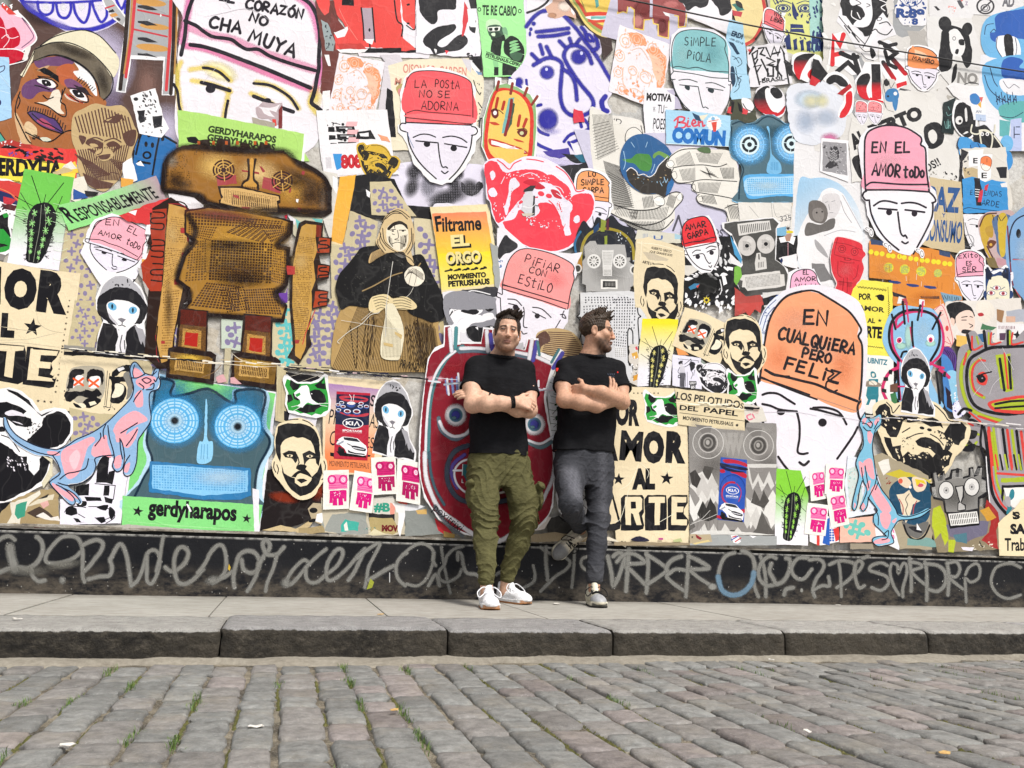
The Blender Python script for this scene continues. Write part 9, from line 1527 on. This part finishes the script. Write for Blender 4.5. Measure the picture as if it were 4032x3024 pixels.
# ------------------------------------------------------------------ the two men: distance fields meshed as continuous surfaces
def V3(p): return np.array(p,'f8')
class Vol:
 def __init__(s,lo,hi,h):
  s.lo=V3(lo);s.h=h;s.n=np.ceil((V3(hi)-s.lo)/h).astype(int)+1;s.D=np.full(s.n,.2,'f4')
 def reg(s,a,b):
  i0=np.clip(((a-s.lo)/s.h).astype(int),0,s.n-1);i1=np.clip(((b-s.lo)/s.h).astype(int)+2,1,s.n)
  ax=[s.lo[k]+s.h*np.arange(i0[k],i1[k]) for k in range(3)]
  return tuple(slice(i0[k],i1[k]) for k in range(3)),np.meshgrid(*ax,indexing='ij',sparse=True)
 def put(s,sl,d,k,sub=False):
  A=s.D[sl];d=d.astype('f4')
  if sub:d=-d;hh=np.clip(.5-.5*(A-d)/k,0,1);s.D[sl]=A+(d-A)*hh+k*hh*(1-hh)
  else:hh=np.clip(.5+.5*(A-d)/k,0,1);s.D[sl]=A+(d-A)*hh-k*hh*(1-hh)
 def cone(s,a,b,ra,rb,k=.02,cap=False,sub=False):
  a,b=V3(a),V3(b);R_=max(ra,rb)+.04;sl,(X,Y,Z)=s.reg(np.minimum(a,b)-R_,np.maximum(a,b)+R_);u=b-a;L2=u@u+1e-12
  t0=((X-a[0])*u[0]+(Y-a[1])*u[1]+(Z-a[2])*u[2])/L2;tt=np.clip(t0,0,1)
  d=np.sqrt((X-a[0]-tt*u[0])**2+(Y-a[1]-tt*u[1])**2+(Z-a[2]-tt*u[2])**2)-(ra+(rb-ra)*tt)
  if cap:d=np.maximum(d,(t0-1)*math.sqrt(L2))
  s.put(sl,d,k,sub)
 def chain(s,pts,k=.02):
  for (a,ra),(b,rb) in zip(pts,pts[1:]):s.cone(a,b,ra,rb,k)
 def ell(s,c,r,k=.02,B=None,sub=False):
  c,r=V3(c),V3(r);m=r.max()+.04;sl,(X,Y,Z)=s.reg(c-m,c+m);B=np.eye(3) if B is None else B
  q=[((X-c[0])*B[i][0]+(Y-c[1])*B[i][1]+(Z-c[2])*B[i][2]) for i in range(3)]
  k0=np.sqrt(sum((q[i]/r[i])**2 for i in range(3)))+1e-9;k1=np.sqrt(sum((q[i]/r[i]**2)**2 for i in range(3)))+1e-9
  s.put(sl,k0*(k0-1)/k1,k,sub)
 def loft(s,tab,k=.02,p=2.4): # rows: z, cx, cy, half width, half depth
  tab=np.array(tab);z0,z1=tab[0,0],tab[-1,0];m=tab[:,3:].max()+.05
  sl,(X,Y,Z)=s.reg(V3((tab[:,1].min()-m,tab[:,2].min()-m,z0-.03)),V3((tab[:,1].max()+m,tab[:,2].max()+m,z1+.03)))
  g= lambda i:np.interp(Z,tab[:,0],tab[:,i]);a,b=g(3),g(4)
  d=((np.abs((X-g(1))/a)**p+np.abs((Y-g(2))/b)**p)**(1/p)-1)*np.minimum(a,b)
  s.put(sl,np.maximum(d,np.maximum(z0-Z,Z-z1)),k)
 def warp(s,fn,a,b):
  sl,g=s.reg(V3(a),V3(b));s.D[sl]+=fn(*g).astype('f4')
 def mesh(s,name,mat,parent,colfn=None):
  D=s.D;S_=D<0;c=[S_[i:i+D.shape[0]-1,j:j+D.shape[1]-1,l:l+D.shape[2]-1] for i in (0,1) for j in (0,1) for l in (0,1)]
  an=np.logical_or.reduce(c);al=np.logical_and.reduce(c);idx=np.argwhere(an&~al)
  off=np.array([(i,j,l) for i in (0,1) for j in (0,1) for l in (0,1)]);v=np.stack([D[tuple((idx+o).T)] for o in off],1)
  acc=np.zeros((len(idx),3));cnt=np.zeros(len(idx))
  for i in range(8):
   for j in range(i+1,8):
    if abs(off[i]-off[j]).sum()==1:
     m=(v[:,i]<0)!=(v[:,j]<0);t_=np.where(m,v[:,i]/(v[:,i]-v[:,j]+1e-20),0)[:, None];acc+=m[:, None]*(off[i]+t_*(off[j]-off[i]));cnt+=m
  P=s.lo+s.h*(idx+acc/cnt[:, None]);vid=np.full(np.array(D.shape)-1,-1,'i4');vid[tuple(idx.T)]=np.arange(len(idx));Q=[]
  for ax in range(3):
   b,cc_=(ax+1)%3,(ax+2)%3;sl0=[slice(None)]*3;sl1=[slice(None)]*3;sl0[ax]=slice(0,-1);sl1[ax]=slice(1, None)
   E=np.argwhere(S_[tuple(sl0)]!=S_[tuple(sl1)]);E=E[(E[:,b]>0)&(E[:,cc_]>0)&(E[:,b]<D.shape[b]-1)&(E[:,cc_]<D.shape[cc_]-1)]
   eb=np.eye(3,dtype=int)[b];ec=np.eye(3,dtype=int)[cc_];qd=np.stack([vid[tuple((E-o).T)] for o in (0*eb,eb,eb+ec,ec)],1);fl=S_[tuple(E.T)];qd[~fl]=qd[~fl][:,::-1];Q.append(qd)
  Q=np.concatenate(Q);me=bpy.data.meshes.new(name);me.vertices.add(len(P))
  me.vertices.foreach_set('co',P.astype('f4').ravel());me.loops.add(len(Q)*4);me.loops.foreach_set('vertex_index',Q.ravel().astype('i4'));me.polygons.add(len(Q));me.polygons.foreach_set('loop_start',np.arange(len(Q))*4);me.polygons.foreach_set('use_smooth',np.ones(len(Q),bool));me.update(calc_edges=True);me.validate()
  if colfn is not None:
   C=np.ones((len(P),4),'f4');C[:,:3]=colfn(P);ca=me.color_attributes.new('Col','FLOAT_COLOR','POINT');ca.data.foreach_set('color',C.ravel())
  me.materials.append(mat);o=bpy.data.objects.new(name,me);COL.objects.link(o)
  if parent is not None:o.parent=parent
  return o
def clothmat(name,c,scale,bump,spec=.2,vc=False,rough=.85,fine=420):
 q=N(name);vv=q.obj();base=q.n('Attribute',attribute_name='Col').outputs['Color'] if vc else (*c,1)
 cc=q.mix(.7,base,q.mix(1.0,base,q.ramp(q.noise(vv,scale,6,.65),(.3,.7),(.7,1.3)),'MULTIPLY'))
 h=q.math('ADD',q.math('MULTIPLY',q.noise(q.mapv(vv,(1,1,2.2),(.3,.2,.4)),17,3,.5),2.0),q.math('MULTIPLY',q.noise(vv,fine,2,.5),.12))
 return q.fin(cc,rough,q.bump(h,bump,.012),spec)
SKIN=clothmat('skin',0,60,.12,.35, True,.55,260);HAIR=clothmat('hair',0,120,.4,.35, True,.55,300)
TEE=clothmat('black_jersey',(.0075,.0075,.009),40,.3,.12);OLIVE=clothmat('olive_cotton',0,26,.6,.15, True);DENIM=clothmat('grey_denim',0,90,.45,.15, True,.85,600)
LEATHER=clothmat('shoe_upper',0,60,.15,.35, True,.5);CORD=clothmat('white_lace',(.72,.72,.74),200,.2,.2);BLK=clothmat('black_lace',(.012,.012,.013),200,.2,.2)
mixc= lambda a,b,w_:a*(1-w_[:, None])+np.array(b)*w_[:, None]
sm= lambda x,a,b:(lambda t_:t_*t_*(3-2*t_))(np.clip((x-a)/(b-a),0,1))
def frame(fw,up=(0,0,1)):
 f_=V3(fw);f_/=np.linalg.norm(f_);r_=np.cross(f_,V3(up));r_/=np.linalg.norm(r_); return np.stack([-r_,f_,np.cross(r_,f_)]) # rows: x to the viewer's right, forward, up
def head(V,O,B,s):
 O=V3(O);P= lambda x,y,z:O+s*(x*B[0]+y*B[1]+z*B[2]);E= lambda c,r,k=.02,sub=False:V.ell(P(*c),s*V3(r),k,B,sub)
 E((0,-.015,.038),(.0735,.096,.082));E((0,.03,-.03),(.056,.058,.08),.03)
 for q in (-1,1):
  V.cone(P(q*.05,.002,-.045),P(q*.018,.066,-.1),.027*s,.02*s,.025);E((q*.042,.058,-.02),(.022,.026,.02),.02);E((q*.031,.101,.007),(.017,.015,.0105),.012, True);E((q*.03,.0815,.006),(.0135,.012,.0105),.004)
  V.cone(P(q*.012,.088,.026),P(q*.044,.072,.024),.008*s,.007*s,.012);E((q*.012,.1,-.034),(.01,.012,.008),.008)
  E((q*.08,-.012,-.006),(.008,.021,.033),.006);E((q*.086,-.006,-.004),(.006,.011,.02),.006, True)
 E((0,.078,-.1),(.024,.02,.02),.025);V.cone(P(0,.09,.014),P(0,.108,-.028),.0075*s,.0105*s,.012)
 E((0,.092,-.061),(.024,.012,.005),.006);E((0,.09,-.072),(.019,.012,.006),.008);E((0,.109,-.066),(.022,.008,.0016),.004, True);E((0,.1,-.082),(.016,.008,.004),.008, True)
def headcol(P,O,B,s,skin,lip,brow,beard,bs):
 L=(P-V3(O))@B.T/s;x,y,z=L.T;ax=np.abs(x);near=(np.linalg.norm(L,axis=1)<.19)*1.0
 C=np.tile(V3(skin),(len(P),1));n_=.5+.5*np.sin(P[:,0]*190)*np.sin(P[:,2]*170+P[:,1]*90)
 C=mixc(C,V3(skin)*V3((1.05,.78,.72)),near*.22*sm(y,.02,.08)*sm(-z,-.02,.03)*sm(.06-ax,0,.03))
 bd=near*bs*sm(y,-.02,.03)*sm(-z,.034,.062)*(1-.8*sm(y,.075,.095)*sm(.018-ax,0,.01)*sm(z,-.05,-.035))
 C=mixc(C,beard,np.clip(bd*(.8+.2*n_),0,1));C=mixc(C,lip,near*sm(y,.075,.09)*sm(.026-ax,0,.006)*sm(.012-np.abs(z+.066),0,.004))
 C=mixc(C,(.02,.01,.009),near*sm(y,.07,.085)*sm(.021-ax,0,.006)*sm(.0028-np.abs(z+.066),0,.0016)*.8)
 C=mixc(C,brow,near*sm(y,.035,.05)*sm(ax,.008,.014)*sm(.054-ax,0,.008)*sm(.0085-np.abs(z-.0275+.14*np.maximum(ax-.03,0)),0,.004)*.9)
 C=mixc(C,(.03,.018,.014),near*sm(y,.045,.055)*sm(.0145-np.abs(ax-.031),0,.004)*sm(.0085-np.abs(z-.009),0,.004)*.97)  # dark eyes, with the shade under the brows put into the colour
 return mixc(C,(.012,.008,.006),near*sm(y,.1,.106)*sm(.0035-np.abs(ax-.008),0,.002)*sm(.003-np.abs(z+.042),0,.002))
def hand(V,w_,d,n_,t_,s=1.0,curl=(30,40,30),spread=.0,thumb=(.55,.8,-.2)):
 w_,d,n_,t_=V3(w_),V3(d),V3(n_),V3(t_);d=d/np.linalg.norm(d);n_=n_-(n_@d)*d;n_/=np.linalg.norm(n_);t_=t_-(t_@d)*d-(t_@n_)*n_;t_/=np.linalg.norm(t_)
 for i in range(4):
  kn=w_+s*(d*(.092-.006*abs(i-1))+t_*(.031-.0205*i));V.cone(w_+s*(t_*(.016-.011*i)+d*.005),kn,.017*s,.0125*s,.012)
  p=kn;a=0
  for L_,cu,r0,r1 in zip((.043,.027,.02),curl,(.0105,.0095,.0085),(.0097,.0087,.0075)):
   a+=rad(cu*(1+.12*(i-1.5)));q_=p+s*L_*((1,1.08,1.0,.82)[i])*(d*math.cos(a)-n_*math.sin(a)+t_*spread*(1.5-i));V.cone(p,q_,r0*s,r1*s,.004);p=q_
 p=w_+s*(t_*.024+d*.022);u=d*thumb[0]+t_*thumb[1]+n_*thumb[2];u/=np.linalg.norm(u);q_=p+s*.045*u;V.cone(p-u*.01,q_,.015*s,.0125*s,.012);u2=u*.8+d*.6;u2/=np.linalg.norm(u2);V.cone(q_,q_+s*.032*u2,.0115*s,.0085*s,.004)
def shoe(parent,heel,fw,up,cols_,lace,hh=0.0,sz=1.0):
 B=frame(fw,up);H=V3(heel);P= lambda x,y,z:H+sz*(x*B[0]+y*B[1]+z*B[2]);c=P(0,.14,.05);m=np.array((.21,.21,.21))
 V=Vol(c-m,c+m,.0035)
 V.cone(P(0,.045,.05),P(0,.2,.036),.04,.036,.02);V.ell(P(0,.215,.032),V3((.046,.066,.036))*sz,.02,B);V.ell(P(0,.045,.048),V3((.036,.048,.05))*sz,.02,B);V.cone(P(0,.046,.06),P(0,.04,.1),.039,.036,.015);V.cone(P(0,.115,.078),P(0,.086,.132),.024,.018,.012);V.ell(P(0,.05,.125),V3((.027,.04,.03))*sz,.006,B, True)
 loc= lambda Q:(Q-H)@B.T/sz
 sl,g=V.reg(c-m,c+m);zz=sum((g[i]-H[i])*B[2][i] for i in range(3));V.D=np.maximum(V.D,(.02-zz).astype('f4'))
 up_=V.mesh('shoe',LEATHER,parent, lambda Q:mixc(np.tile(V3(cols_[0]),(len(Q),1)),cols_[1],sm(loc(Q)[:,1],.17,.2)*.9*sm(loc(Q)[:,2],.03,.04)))
 V=Vol(c-m,c+m,.0035);xx,yy_,zz=[sum((g[i]-H[i])*B[j][i] for i in range(3))/sz for j in range(3)]
 tt=np.clip((yy_-.04)/.18,0,1);d2=np.sqrt(xx**2+(yy_-.04-tt*.18)**2)-(.04+.011*tt);lift=.012*np.clip((yy_-.2)/.08,0,1)**2+.0
 V.D=np.maximum(np.maximum(d2,lift-zz),zz-.03-.004*np.cos(yy_*24)).astype('f4')*sz
 V.mesh('sole',LEATHER,up_, lambda Q:mixc(np.tile(V3(cols_[2]),(len(Q),1)),cols_[3],np.maximum(sm(.013-loc(Q)[:,2],0,.003),sm(loc(Q)[:,1],.235,.25)*sm(.03-loc(Q)[:,2],0,.006)*.9)))
 pts=[]
 for i in range(6):pts+=[P((-1)**i*.025,.108+.013*i,.09-.0052*i),P(-(-1)**i*.0,.113+.013*i,.0985-.0058*i)]
 tube('lace',pts,.0034,lace,up_,6)
 for q in (-1,1):tube('lace',crom3([P(0,.108,.1),P(q*.03,.12,.11),P(q*.062,.14,.085),P(q*.058,.17,.06),P(q*.036,.15,.07),P(q*.004,.115,.098)]),.0032,lace,up_,6)
 for i in range(5):tube('lace',[P(-.026,.115+.016*i,.088-.006*i),P(0,.113+.016*i,.0995-.0068*i),P(.026,.115+.016*i,.088-.006*i)],.0034,lace,up_,6)
def crom3(p,n=5):
 a=crom([(q[0],q[1]) for q in p], False,n);b=crom([(q[0],q[2]) for q in p], False,n); return [(a[i][0],a[i][1],b[i][1]) for i in range(len(a))]
def person(label,J):
 root= None;h=.004
 V=Vol(J['lo'],J['hi'],h);tor=J['torso']
 V.loft([(z,x,y,a-.022,b-.02) for z,x,y,a,b in tor],.03);[V.chain([(p,r*.72) for p,r in lg],.02) for lg in J['legs']]
 n0,O=V3(J['neck']),V3(J['head']);B=frame(J['face'],J.get('hup',(0,0,1)));s_=J['hs']
 V.cone(n0-V3((0,0,.07)),O-B[2]*.05-B[1]*.012,.062,.056,.03);V.cone(n0+V3((-.05,.01,-.02)),O-B[2]*.07-B[1]*.02,.04,.035,.04);V.cone(n0+V3((.05,.01,-.02)),O-B[2]*.07-B[1]*.02,.04,.035,.04)
 for A_ in J['arms']:V.chain(A_,.03)
 head(V,O,B,s_)
 for hd in J['hands']:hand(V,**hd)
 for a,b,ra,rb in J['ankles']:V.cone(a,b,ra,rb,.02)
 root=V.mesh('person',SKIN, None, lambda P:headcol(P,O,B,s_,*J['cols']));tag(root,label,'person')
 T_=Vol(J['tlo'],J['thi'],h);T_.loft(tor,.03)
 for a,b,ra,rb in J['sleeves']:T_.cone(a,b,ra,rb,.035, True)
 for a,b,ra,rb in J['sleeves']:T_.cone(V3(a)+V3((0,0,.012)),V3((a[0]*.28+n0[0]*.72,n0[1],n0[2]-.02)),.062,.045,.03)
 T_.cone(n0+V3((0,-.022,.054)),n0+V3((0,-.05,.2)),.07,.095,.008, False, True);ph=J['ph']
 T_.warp(lambda X,Y,Z:.0055*np.sin(Z*26+9*np.sin(X*7+ph)+X*18)*np.sin(X*21+Y*14+ph)+.002*np.sin(X*70+Z*31+4*np.sin(Z*14))*np.clip((1.35-Z)*3,.2,1),J['tlo'],J['thi'])
 T_.ell(n0+V3((0,-.035,-.035)),(.09,.055,.05),.02)
 T_.cone(n0+V3((0,-.022,.054)),n0+V3((0,-.05,.2)),.07,.095,.008, False, True)
 cr=[n0+V3((.078*math.sin(a),-.016-.08*math.cos(a),.008-.02*math.cos(a))) for a in np.linspace(0,6.2832,25)];[T_.cone(a,b,.0095,.0095,.006) for a,b in zip(cr,cr[1:])]
 T_.mesh('t_shirt',TEE,root)
 Q_=Vol(J['lo'],V3(J['thi'])-V3((0,0,.55)),h);Q_.loft(J['hips'],.03);[Q_.chain(lg,.035) for lg in J['legs']]
 for bx in J.get('pockets',()):Q_.ell(*bx)
 for a,b,ra,rb in J['cuffs']:Q_.cone(a,b,ra,rb,.006)
 return root,Q_,O,B
def surf(o,px,py): # the point of mesh o that the photo shows at (px, py)
 n=len(o.data.vertices);co=np.empty(n*3,'f4');o.data.vertices.foreach_get('co',co);co=co.reshape(-1,3)-V3((0,0,CAMH));c=co@V3(FW)
 d=np.hypot(2016+FPX*(co@V3(RT))/c-px,1512-FPX*(co@V3(UP))/c-py)+(c-c.min())*6; return Vector(co[d.argmin()])+Vector((0,0,CAMH))
def stretch(amp,seed,kn): # cloth folds: bunched at the knees, pulled at the crotch
 def fn(X,Y,Z):
  q=Z*95+5*np.sin(X*17+seed)+4*np.sin(Y*15+Z*9)+3*np.sin(X*31-Z*12);r_=1-np.abs(np.sin(q*.55));q2=Z*60-X*70+4*np.sin(Y*20+seed);r2=1-np.abs(np.sin(q2*.5))
  w_=.25+1.0*np.exp(-((Z-kn)/.085)**2)+.5*np.exp(-((Z-.34)/.05)**2)+.45*np.exp(-((Z-.84)/.07)**2)
  return -amp*(r_**2*w_*.9+r2**3*.5)+amp*.4
 return fn
HC1=((.6,.36,.25),(.36,.17,.13),(.025,.014,.009),(.10,.05,.027),.75)
J1=dict(lo=(.9,4.15,.12),hi=(1.55,5.08,1.93),head=(1.246,4.87,1.755),face=(-.19,-.97,-.05),hup=(.05,.02,1),hs=1.03,neck=(1.228,4.935,1.607),
torso=[(.99,1.232,4.93,.19,.132),(1.1,1.228,4.935,.178,.128),(1.22,1.226,4.945,.176,.13),(1.36,1.226,4.945,.186,.135),(1.46,1.226,4.945,.192,.128),(1.53,1.226,4.948,.182,.108),(1.575,1.226,4.945,.155,.09),(1.602,1.227,4.942,.105,.08),(1.622,1.227,4.94,.075,.07)],
hips=[(.8,1.236,4.925,.17,.12),(.88,1.236,4.925,.195,.132),(.97,1.235,4.925,.192,.128),(1.03,1.233,4.93,.18,.12)],
legs=[[((1.142,4.915,.9),.099),((1.118,4.80,.72),.088),((1.115,4.71,.6),.070),((1.098,4.63,.47),.066),((1.088,4.53,.335),.053)],[((1.328,4.915,.9),.1),((1.372,4.83,.72),.090),((1.374,4.795,.6),.072),((1.345,4.825,.47),.064),((1.308,4.85,.335),.053)]],
cuffs=[((1.086,4.525,.34),(1.082,4.505,.275),.052,.049),((1.307,4.85,.34),(1.297,4.86,.275),.052,.049)],pockets=[((1.03,4.79,.745),(.022,.06,.085),.012),((1.468,4.82,.745),(.024,.06,.09),.012),((1.03,4.775,.80),(.03,.066,.026),.004),((1.468,4.81,.805),(.032,.066,.026),.004)],
ankles=[((1.085,4.52,.32),(1.086,4.5,.18),.036,.034),((1.3,4.858,.32),(1.288,4.875,.18),.036,.034)],
arms=[[((1.068,4.94,1.525),.056),((1.036,4.875,1.40),.053),((1.028,4.80,1.275),.046),((1.1,4.715,1.27),.047),((1.17,4.69,1.278),.041),((1.262,4.675,1.292),.029)],[((1.386,4.94,1.53),.056),((1.398,4.88,1.40),.052),((1.388,4.815,1.27),.046),((1.3,4.765,1.262),.044),((1.2,4.77,1.29),.038),((1.09,4.80,1.338),.028)]],
sleeves=[((1.075,4.945,1.53),(1.034,4.872,1.385),.071,.072),((1.38,4.945,1.535),(1.402,4.878,1.37),.071,.071)],
hands=[dict(w_=(1.262,4.675,1.294),d=(1,.12,-.06),n_=(-.1,-.9,.35),t_=(0,.3,1),s=1.03,curl=(32,48,25),thumb=(.75,.7,-.1)),dict(w_=(1.09,4.80,1.338),d=(-1,.38,.1),n_=(0,-.7,.6),t_=(0,.5,1),curl=(8,12,10))],cols=HC1,ph=.7,tlo=(.88,4.7,.99),thi=(1.58,5.09,1.68))
m1,Q_,O1,B1_=person('man in olive cargo trousers and black t-shirt facing the street, arms crossed',J1)
lo,hi=(.9,4.2,.26),(1.6,5.09,1.0);Q_.warp(stretch(.013,.4,.585),lo,hi)
def olive(P):
 C=np.tile(V3((.088,.082,.034)),(len(P),1));n_=.5+.5*np.sin(P[:,2]*300);C=mixc(C,(.10,.092,.037),.5*sm(.335-P[:,2],0,.01)*(.5+.5*np.sin(np.arctan2(P[:,1]-4.68,P[:,0]-1.2)*160)))
 return mixc(C,(.05,.045,.018),.7*sm(.0022-np.abs(P[:,0]-1.245-.02*(P[:,2]-.9)),0,.0015)*sm(P[:,2],.86,.88))
Q_.mesh('trousers',OLIVE,m1,olive)
def hairmesh(V,O,B,s,par,quiff,seed,col,low):
 L= lambda x,y,z:V3(O)+s*(x*B[0]+y*B[1]+z*B[2])
 V.ell(L(0,-.017,.04),s*V3((.081,.103,.088)),.01,B);sl,g=V.reg(V.lo,V.lo+V.h*V.n);x,y,z=[sum((g[i]-V3(O)[i])*B[j][i] for i in range(3))/s for j in range(3)]
 keep=np.minimum(np.maximum(.052-y+.0*x,z-.078),z-low+.0-np.clip(y*.9,-.06,.06)+.02*np.sin(x*40)*0);V.D=np.maximum(V.D,(-keep*s).astype('f4'))
 rg=random.Random(seed);quiff(V,L,rg);V.warp(lambda X,Y,Z:.0011*np.sin(X*520+Z*150+6*np.sin(Y*40))+.0007*np.sin(Z*330+Y*220),V.lo,V.lo+V.h*V.n)
 return V.mesh('hair',HAIR,par,col)
def q1(V,L,rg):
 for i in range(110):
  x=rg.uniform(-.07,.066);y=rg.uniform(-.06,.062);a=L(x,y,.093+.022*(1-(x/.07)**2)-.2*max(0,-y));b=L(x*.85+.026+rg.uniform(-.006,.01),y+.02+rg.uniform(-.01,.01),.114+.022*(1-(x/.07)**2)+.1*max(0,y)-.4*max(0,-y)+rg.uniform(-.006,.008));V.cone(a,b,.0105,.003,.005)
def hc(c0,c1,zc):
 def fn(P):
  zz=P[:,2];n_=.5+.5*np.sin(P[:,0]*520+zz*300)*np.sin(P[:,1]*410-zz*230);C=mixc(np.tile(V3(c0),(len(P),1)),c1,n_*.6); return mixc(C,(.16,.095,.06),.55*sm(-zz,-zc,-zc+.07))
 return fn
V=Vol((1.13,4.74,1.66),(1.36,5.02,1.95),.003);hairmesh(V,O1,B1_,1.03,m1,q1,3,hc((.017,.011,.008),(.055,.034,.022),1.80),-.028)
W1=((.82,.82,.84),(.8,.8,.82),(.78,.78,.78),(.36,.15,.045))
shoe(m1,(1.1,4.585,.119),(-.1,-1,0),(0,0,1),W1,CORD);shoe(m1,(1.272,4.945,.119),(.42,-.9,0),(0,0,1),W1,CORD)
def band(name,c,ax_,r,mat,par,rt,n=20):
 A_=frame(ax_); return tube(name,[V3(c)+r*(math.cos(6.2832*i/n)*A_[0]+math.sin(6.2832*i/n)*A_[2]) for i in range(n+1)],rt,mat,par,6)
for d_ in (0,.009,.016):band('wristband',(1.236+d_,4.681-d_*.2,1.2895+d_*.2),(1,-.1,.15),.0355,BLK,m1,.0042)
band('watch_strap',(1.125,4.792,1.324),(-1,.3,.35),.034,BLK,m1,.006)
HC2=((.52,.29,.19),(.28,.14,.1),(.016,.01,.008),(.04,.023,.016),.95)
J2=dict(lo=(1.45,4.4,.12),hi=(2.16,5.08,2.0),head=(1.862,4.915,1.832),face=(.92,-.40,-.06),hs=1.03,neck=(1.838,4.945,1.668),
torso=[(1.045,1.782,4.925,.205,.135),(1.15,1.795,4.935,.19,.13),(1.28,1.812,4.945,.19,.132),(1.42,1.83,4.945,.192,.135),(1.52,1.835,4.945,.198,.128),(1.59,1.836,4.948,.184,.108),(1.635,1.836,4.947,.155,.09),(1.662,1.837,4.944,.105,.08),(1.682,1.837,4.942,.075,.07)],
hips=[(.83,1.79,4.925,.165,.12),(.92,1.79,4.925,.188,.13),(1.02,1.788,4.925,.19,.128),(1.09,1.788,4.93,.18,.12)],
legs=[[((1.688,4.91,.95),.094),((1.648,4.78,.83),.084),((1.602,4.625,.705),.067),((1.66,4.74,.655),.06),((1.745,4.89,.60),.05)],[((1.885,4.915,.94),.096),((1.875,4.88,.78),.08),((1.858,4.84,.64),.065),((1.835,4.80,.48),.058),((1.808,4.755,.33),.05)]],
cuffs=[((1.735,4.875,.608),(1.765,4.925,.588),.054,.054),((1.81,4.757,.345),(1.802,4.745,.285),.056,.056)],
ankles=[((1.745,4.89,.6),(1.795,4.97,.55),.038,.036),((1.803,4.747,.32),(1.797,4.735,.18),.036,.034)],
arms=[[((1.668,4.94,1.575),.055),((1.628,4.875,1.46),.051),((1.608,4.80,1.348),.045),((1.69,4.735,1.327),.044),((1.79,4.715,1.312),.039),((1.875,4.735,1.335),.029)],[((2.005,4.94,1.585),.055),((2.012,4.88,1.47),.051),((1.998,4.81,1.365),.045),((1.92,4.725,1.37),.043),((1.81,4.68,1.392),.037),((1.715,4.715,1.41),.029)]],
sleeves=[((1.675,4.945,1.58),(1.622,4.872,1.44),.07,.07),((2.0,4.945,1.59),(2.018,4.878,1.455),.07,.07)],
hands=[dict(w_=(1.875,4.735,1.335),d=(.42,.1,.9),n_=(.3,-.95,-.05),t_=(-1,.0,.4),curl=(14,16,12),spread=.12),dict(w_=(1.715,4.715,1.41),d=(-.5,.9,.0),n_=(-.9,-.5,.1),t_=(0,0,1),curl=(10,12,10))],cols=HC2,ph=2.1,tlo=(1.45,4.7,1.04),thi=(2.2,5.09,1.74))
m2,Q_,O2,B2_=person('man in grey jeans and black t-shirt looking aside, one foot against the wall',J2)
Q_.warp(stretch(.008,2.2,.6),(1.45,4.45,.27),(2.1,5.09,1.05))
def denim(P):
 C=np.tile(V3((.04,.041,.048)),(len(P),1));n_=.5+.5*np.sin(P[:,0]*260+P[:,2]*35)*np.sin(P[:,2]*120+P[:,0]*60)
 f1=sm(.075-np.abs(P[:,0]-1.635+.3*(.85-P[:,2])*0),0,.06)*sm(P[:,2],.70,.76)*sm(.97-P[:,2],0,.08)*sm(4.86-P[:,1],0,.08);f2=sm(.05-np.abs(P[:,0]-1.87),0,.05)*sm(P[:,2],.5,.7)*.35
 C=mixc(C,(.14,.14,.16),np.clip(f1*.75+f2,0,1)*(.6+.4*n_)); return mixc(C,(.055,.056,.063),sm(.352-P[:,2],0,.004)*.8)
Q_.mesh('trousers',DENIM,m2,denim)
def q2(V,L,rg):
 for i in range(120):
  th,ph_=rg.uniform(0,6.28),rg.uniform(0,1.25);x,y,z=.074*math.sin(ph_)*math.cos(th),-.012+.095*math.sin(ph_)*math.sin(th),.045+.08*math.cos(ph_)
  if y>.045 and z<.085: continue
  k_=rg.uniform(.02,.05)*(1.25 if y>.0 else .8);V.cone(L(x,y,z),L(x*1.08+rg.uniform(-.018,.018),y*1.1+.022+rg.uniform(-.016,.02),z+k_*(.45+.55*math.cos(ph_))),.0125,.0028,.004)
V=Vol((1.72,4.76,1.74),(2.04,5.07,2.04),.003);hairmesh(V,O2,B2_,1.03,m2,q2,8,hc((.022,.014,.009),(.1,.062,.036),1.80),-.055)
W2=((.62,.58,.46),(.3,.31,.34),(.66,.62,.5),(.015,.015,.016))
shoe(m2,(1.806,4.805,.119),(-.16,-1,0),(0,0,1),W2,BLK);shoe(m2,(1.83,5.03,.575),(-.72,.03,-.7),(.0,-1,0),((.55,.5,.4),(.13,.135,.15),(.6,.56,.45),(.5,.46,.36)),BLK)
o=clothmat('red_tag',(.75,.04,.03),60,.1);ts=next(c for c in m2.children if c.name.startswith('t_shirt'));bm=bmesh.new();p=surf(ts,2196,1458);box(bm,p.x-.011,p.x+.011,p.y-.003,p.y+.012,p.z-.008,p.z+.014,.002);mesh_obj('sleeve_tag',bm,o,ts)
mk=clothmat('chest_thread',(.09,.11,.16),60,.1);UPV=Vector((0,-.002,0))
tube('chest_logo',[surf(ts,2392+3.4*i,1474+(4 if i%2 else -3))+UPV for i in range(9)],.0016,mk,ts,5);tube('chest_logo',[surf(ts,2394+8*i,1482)+UPV for i in range(4)],.0012,mk,ts,5)
p=surf(ts,2432,1466);tube('chest_logo',[p,p+UPV*1.5],.0055,o,ts,10)
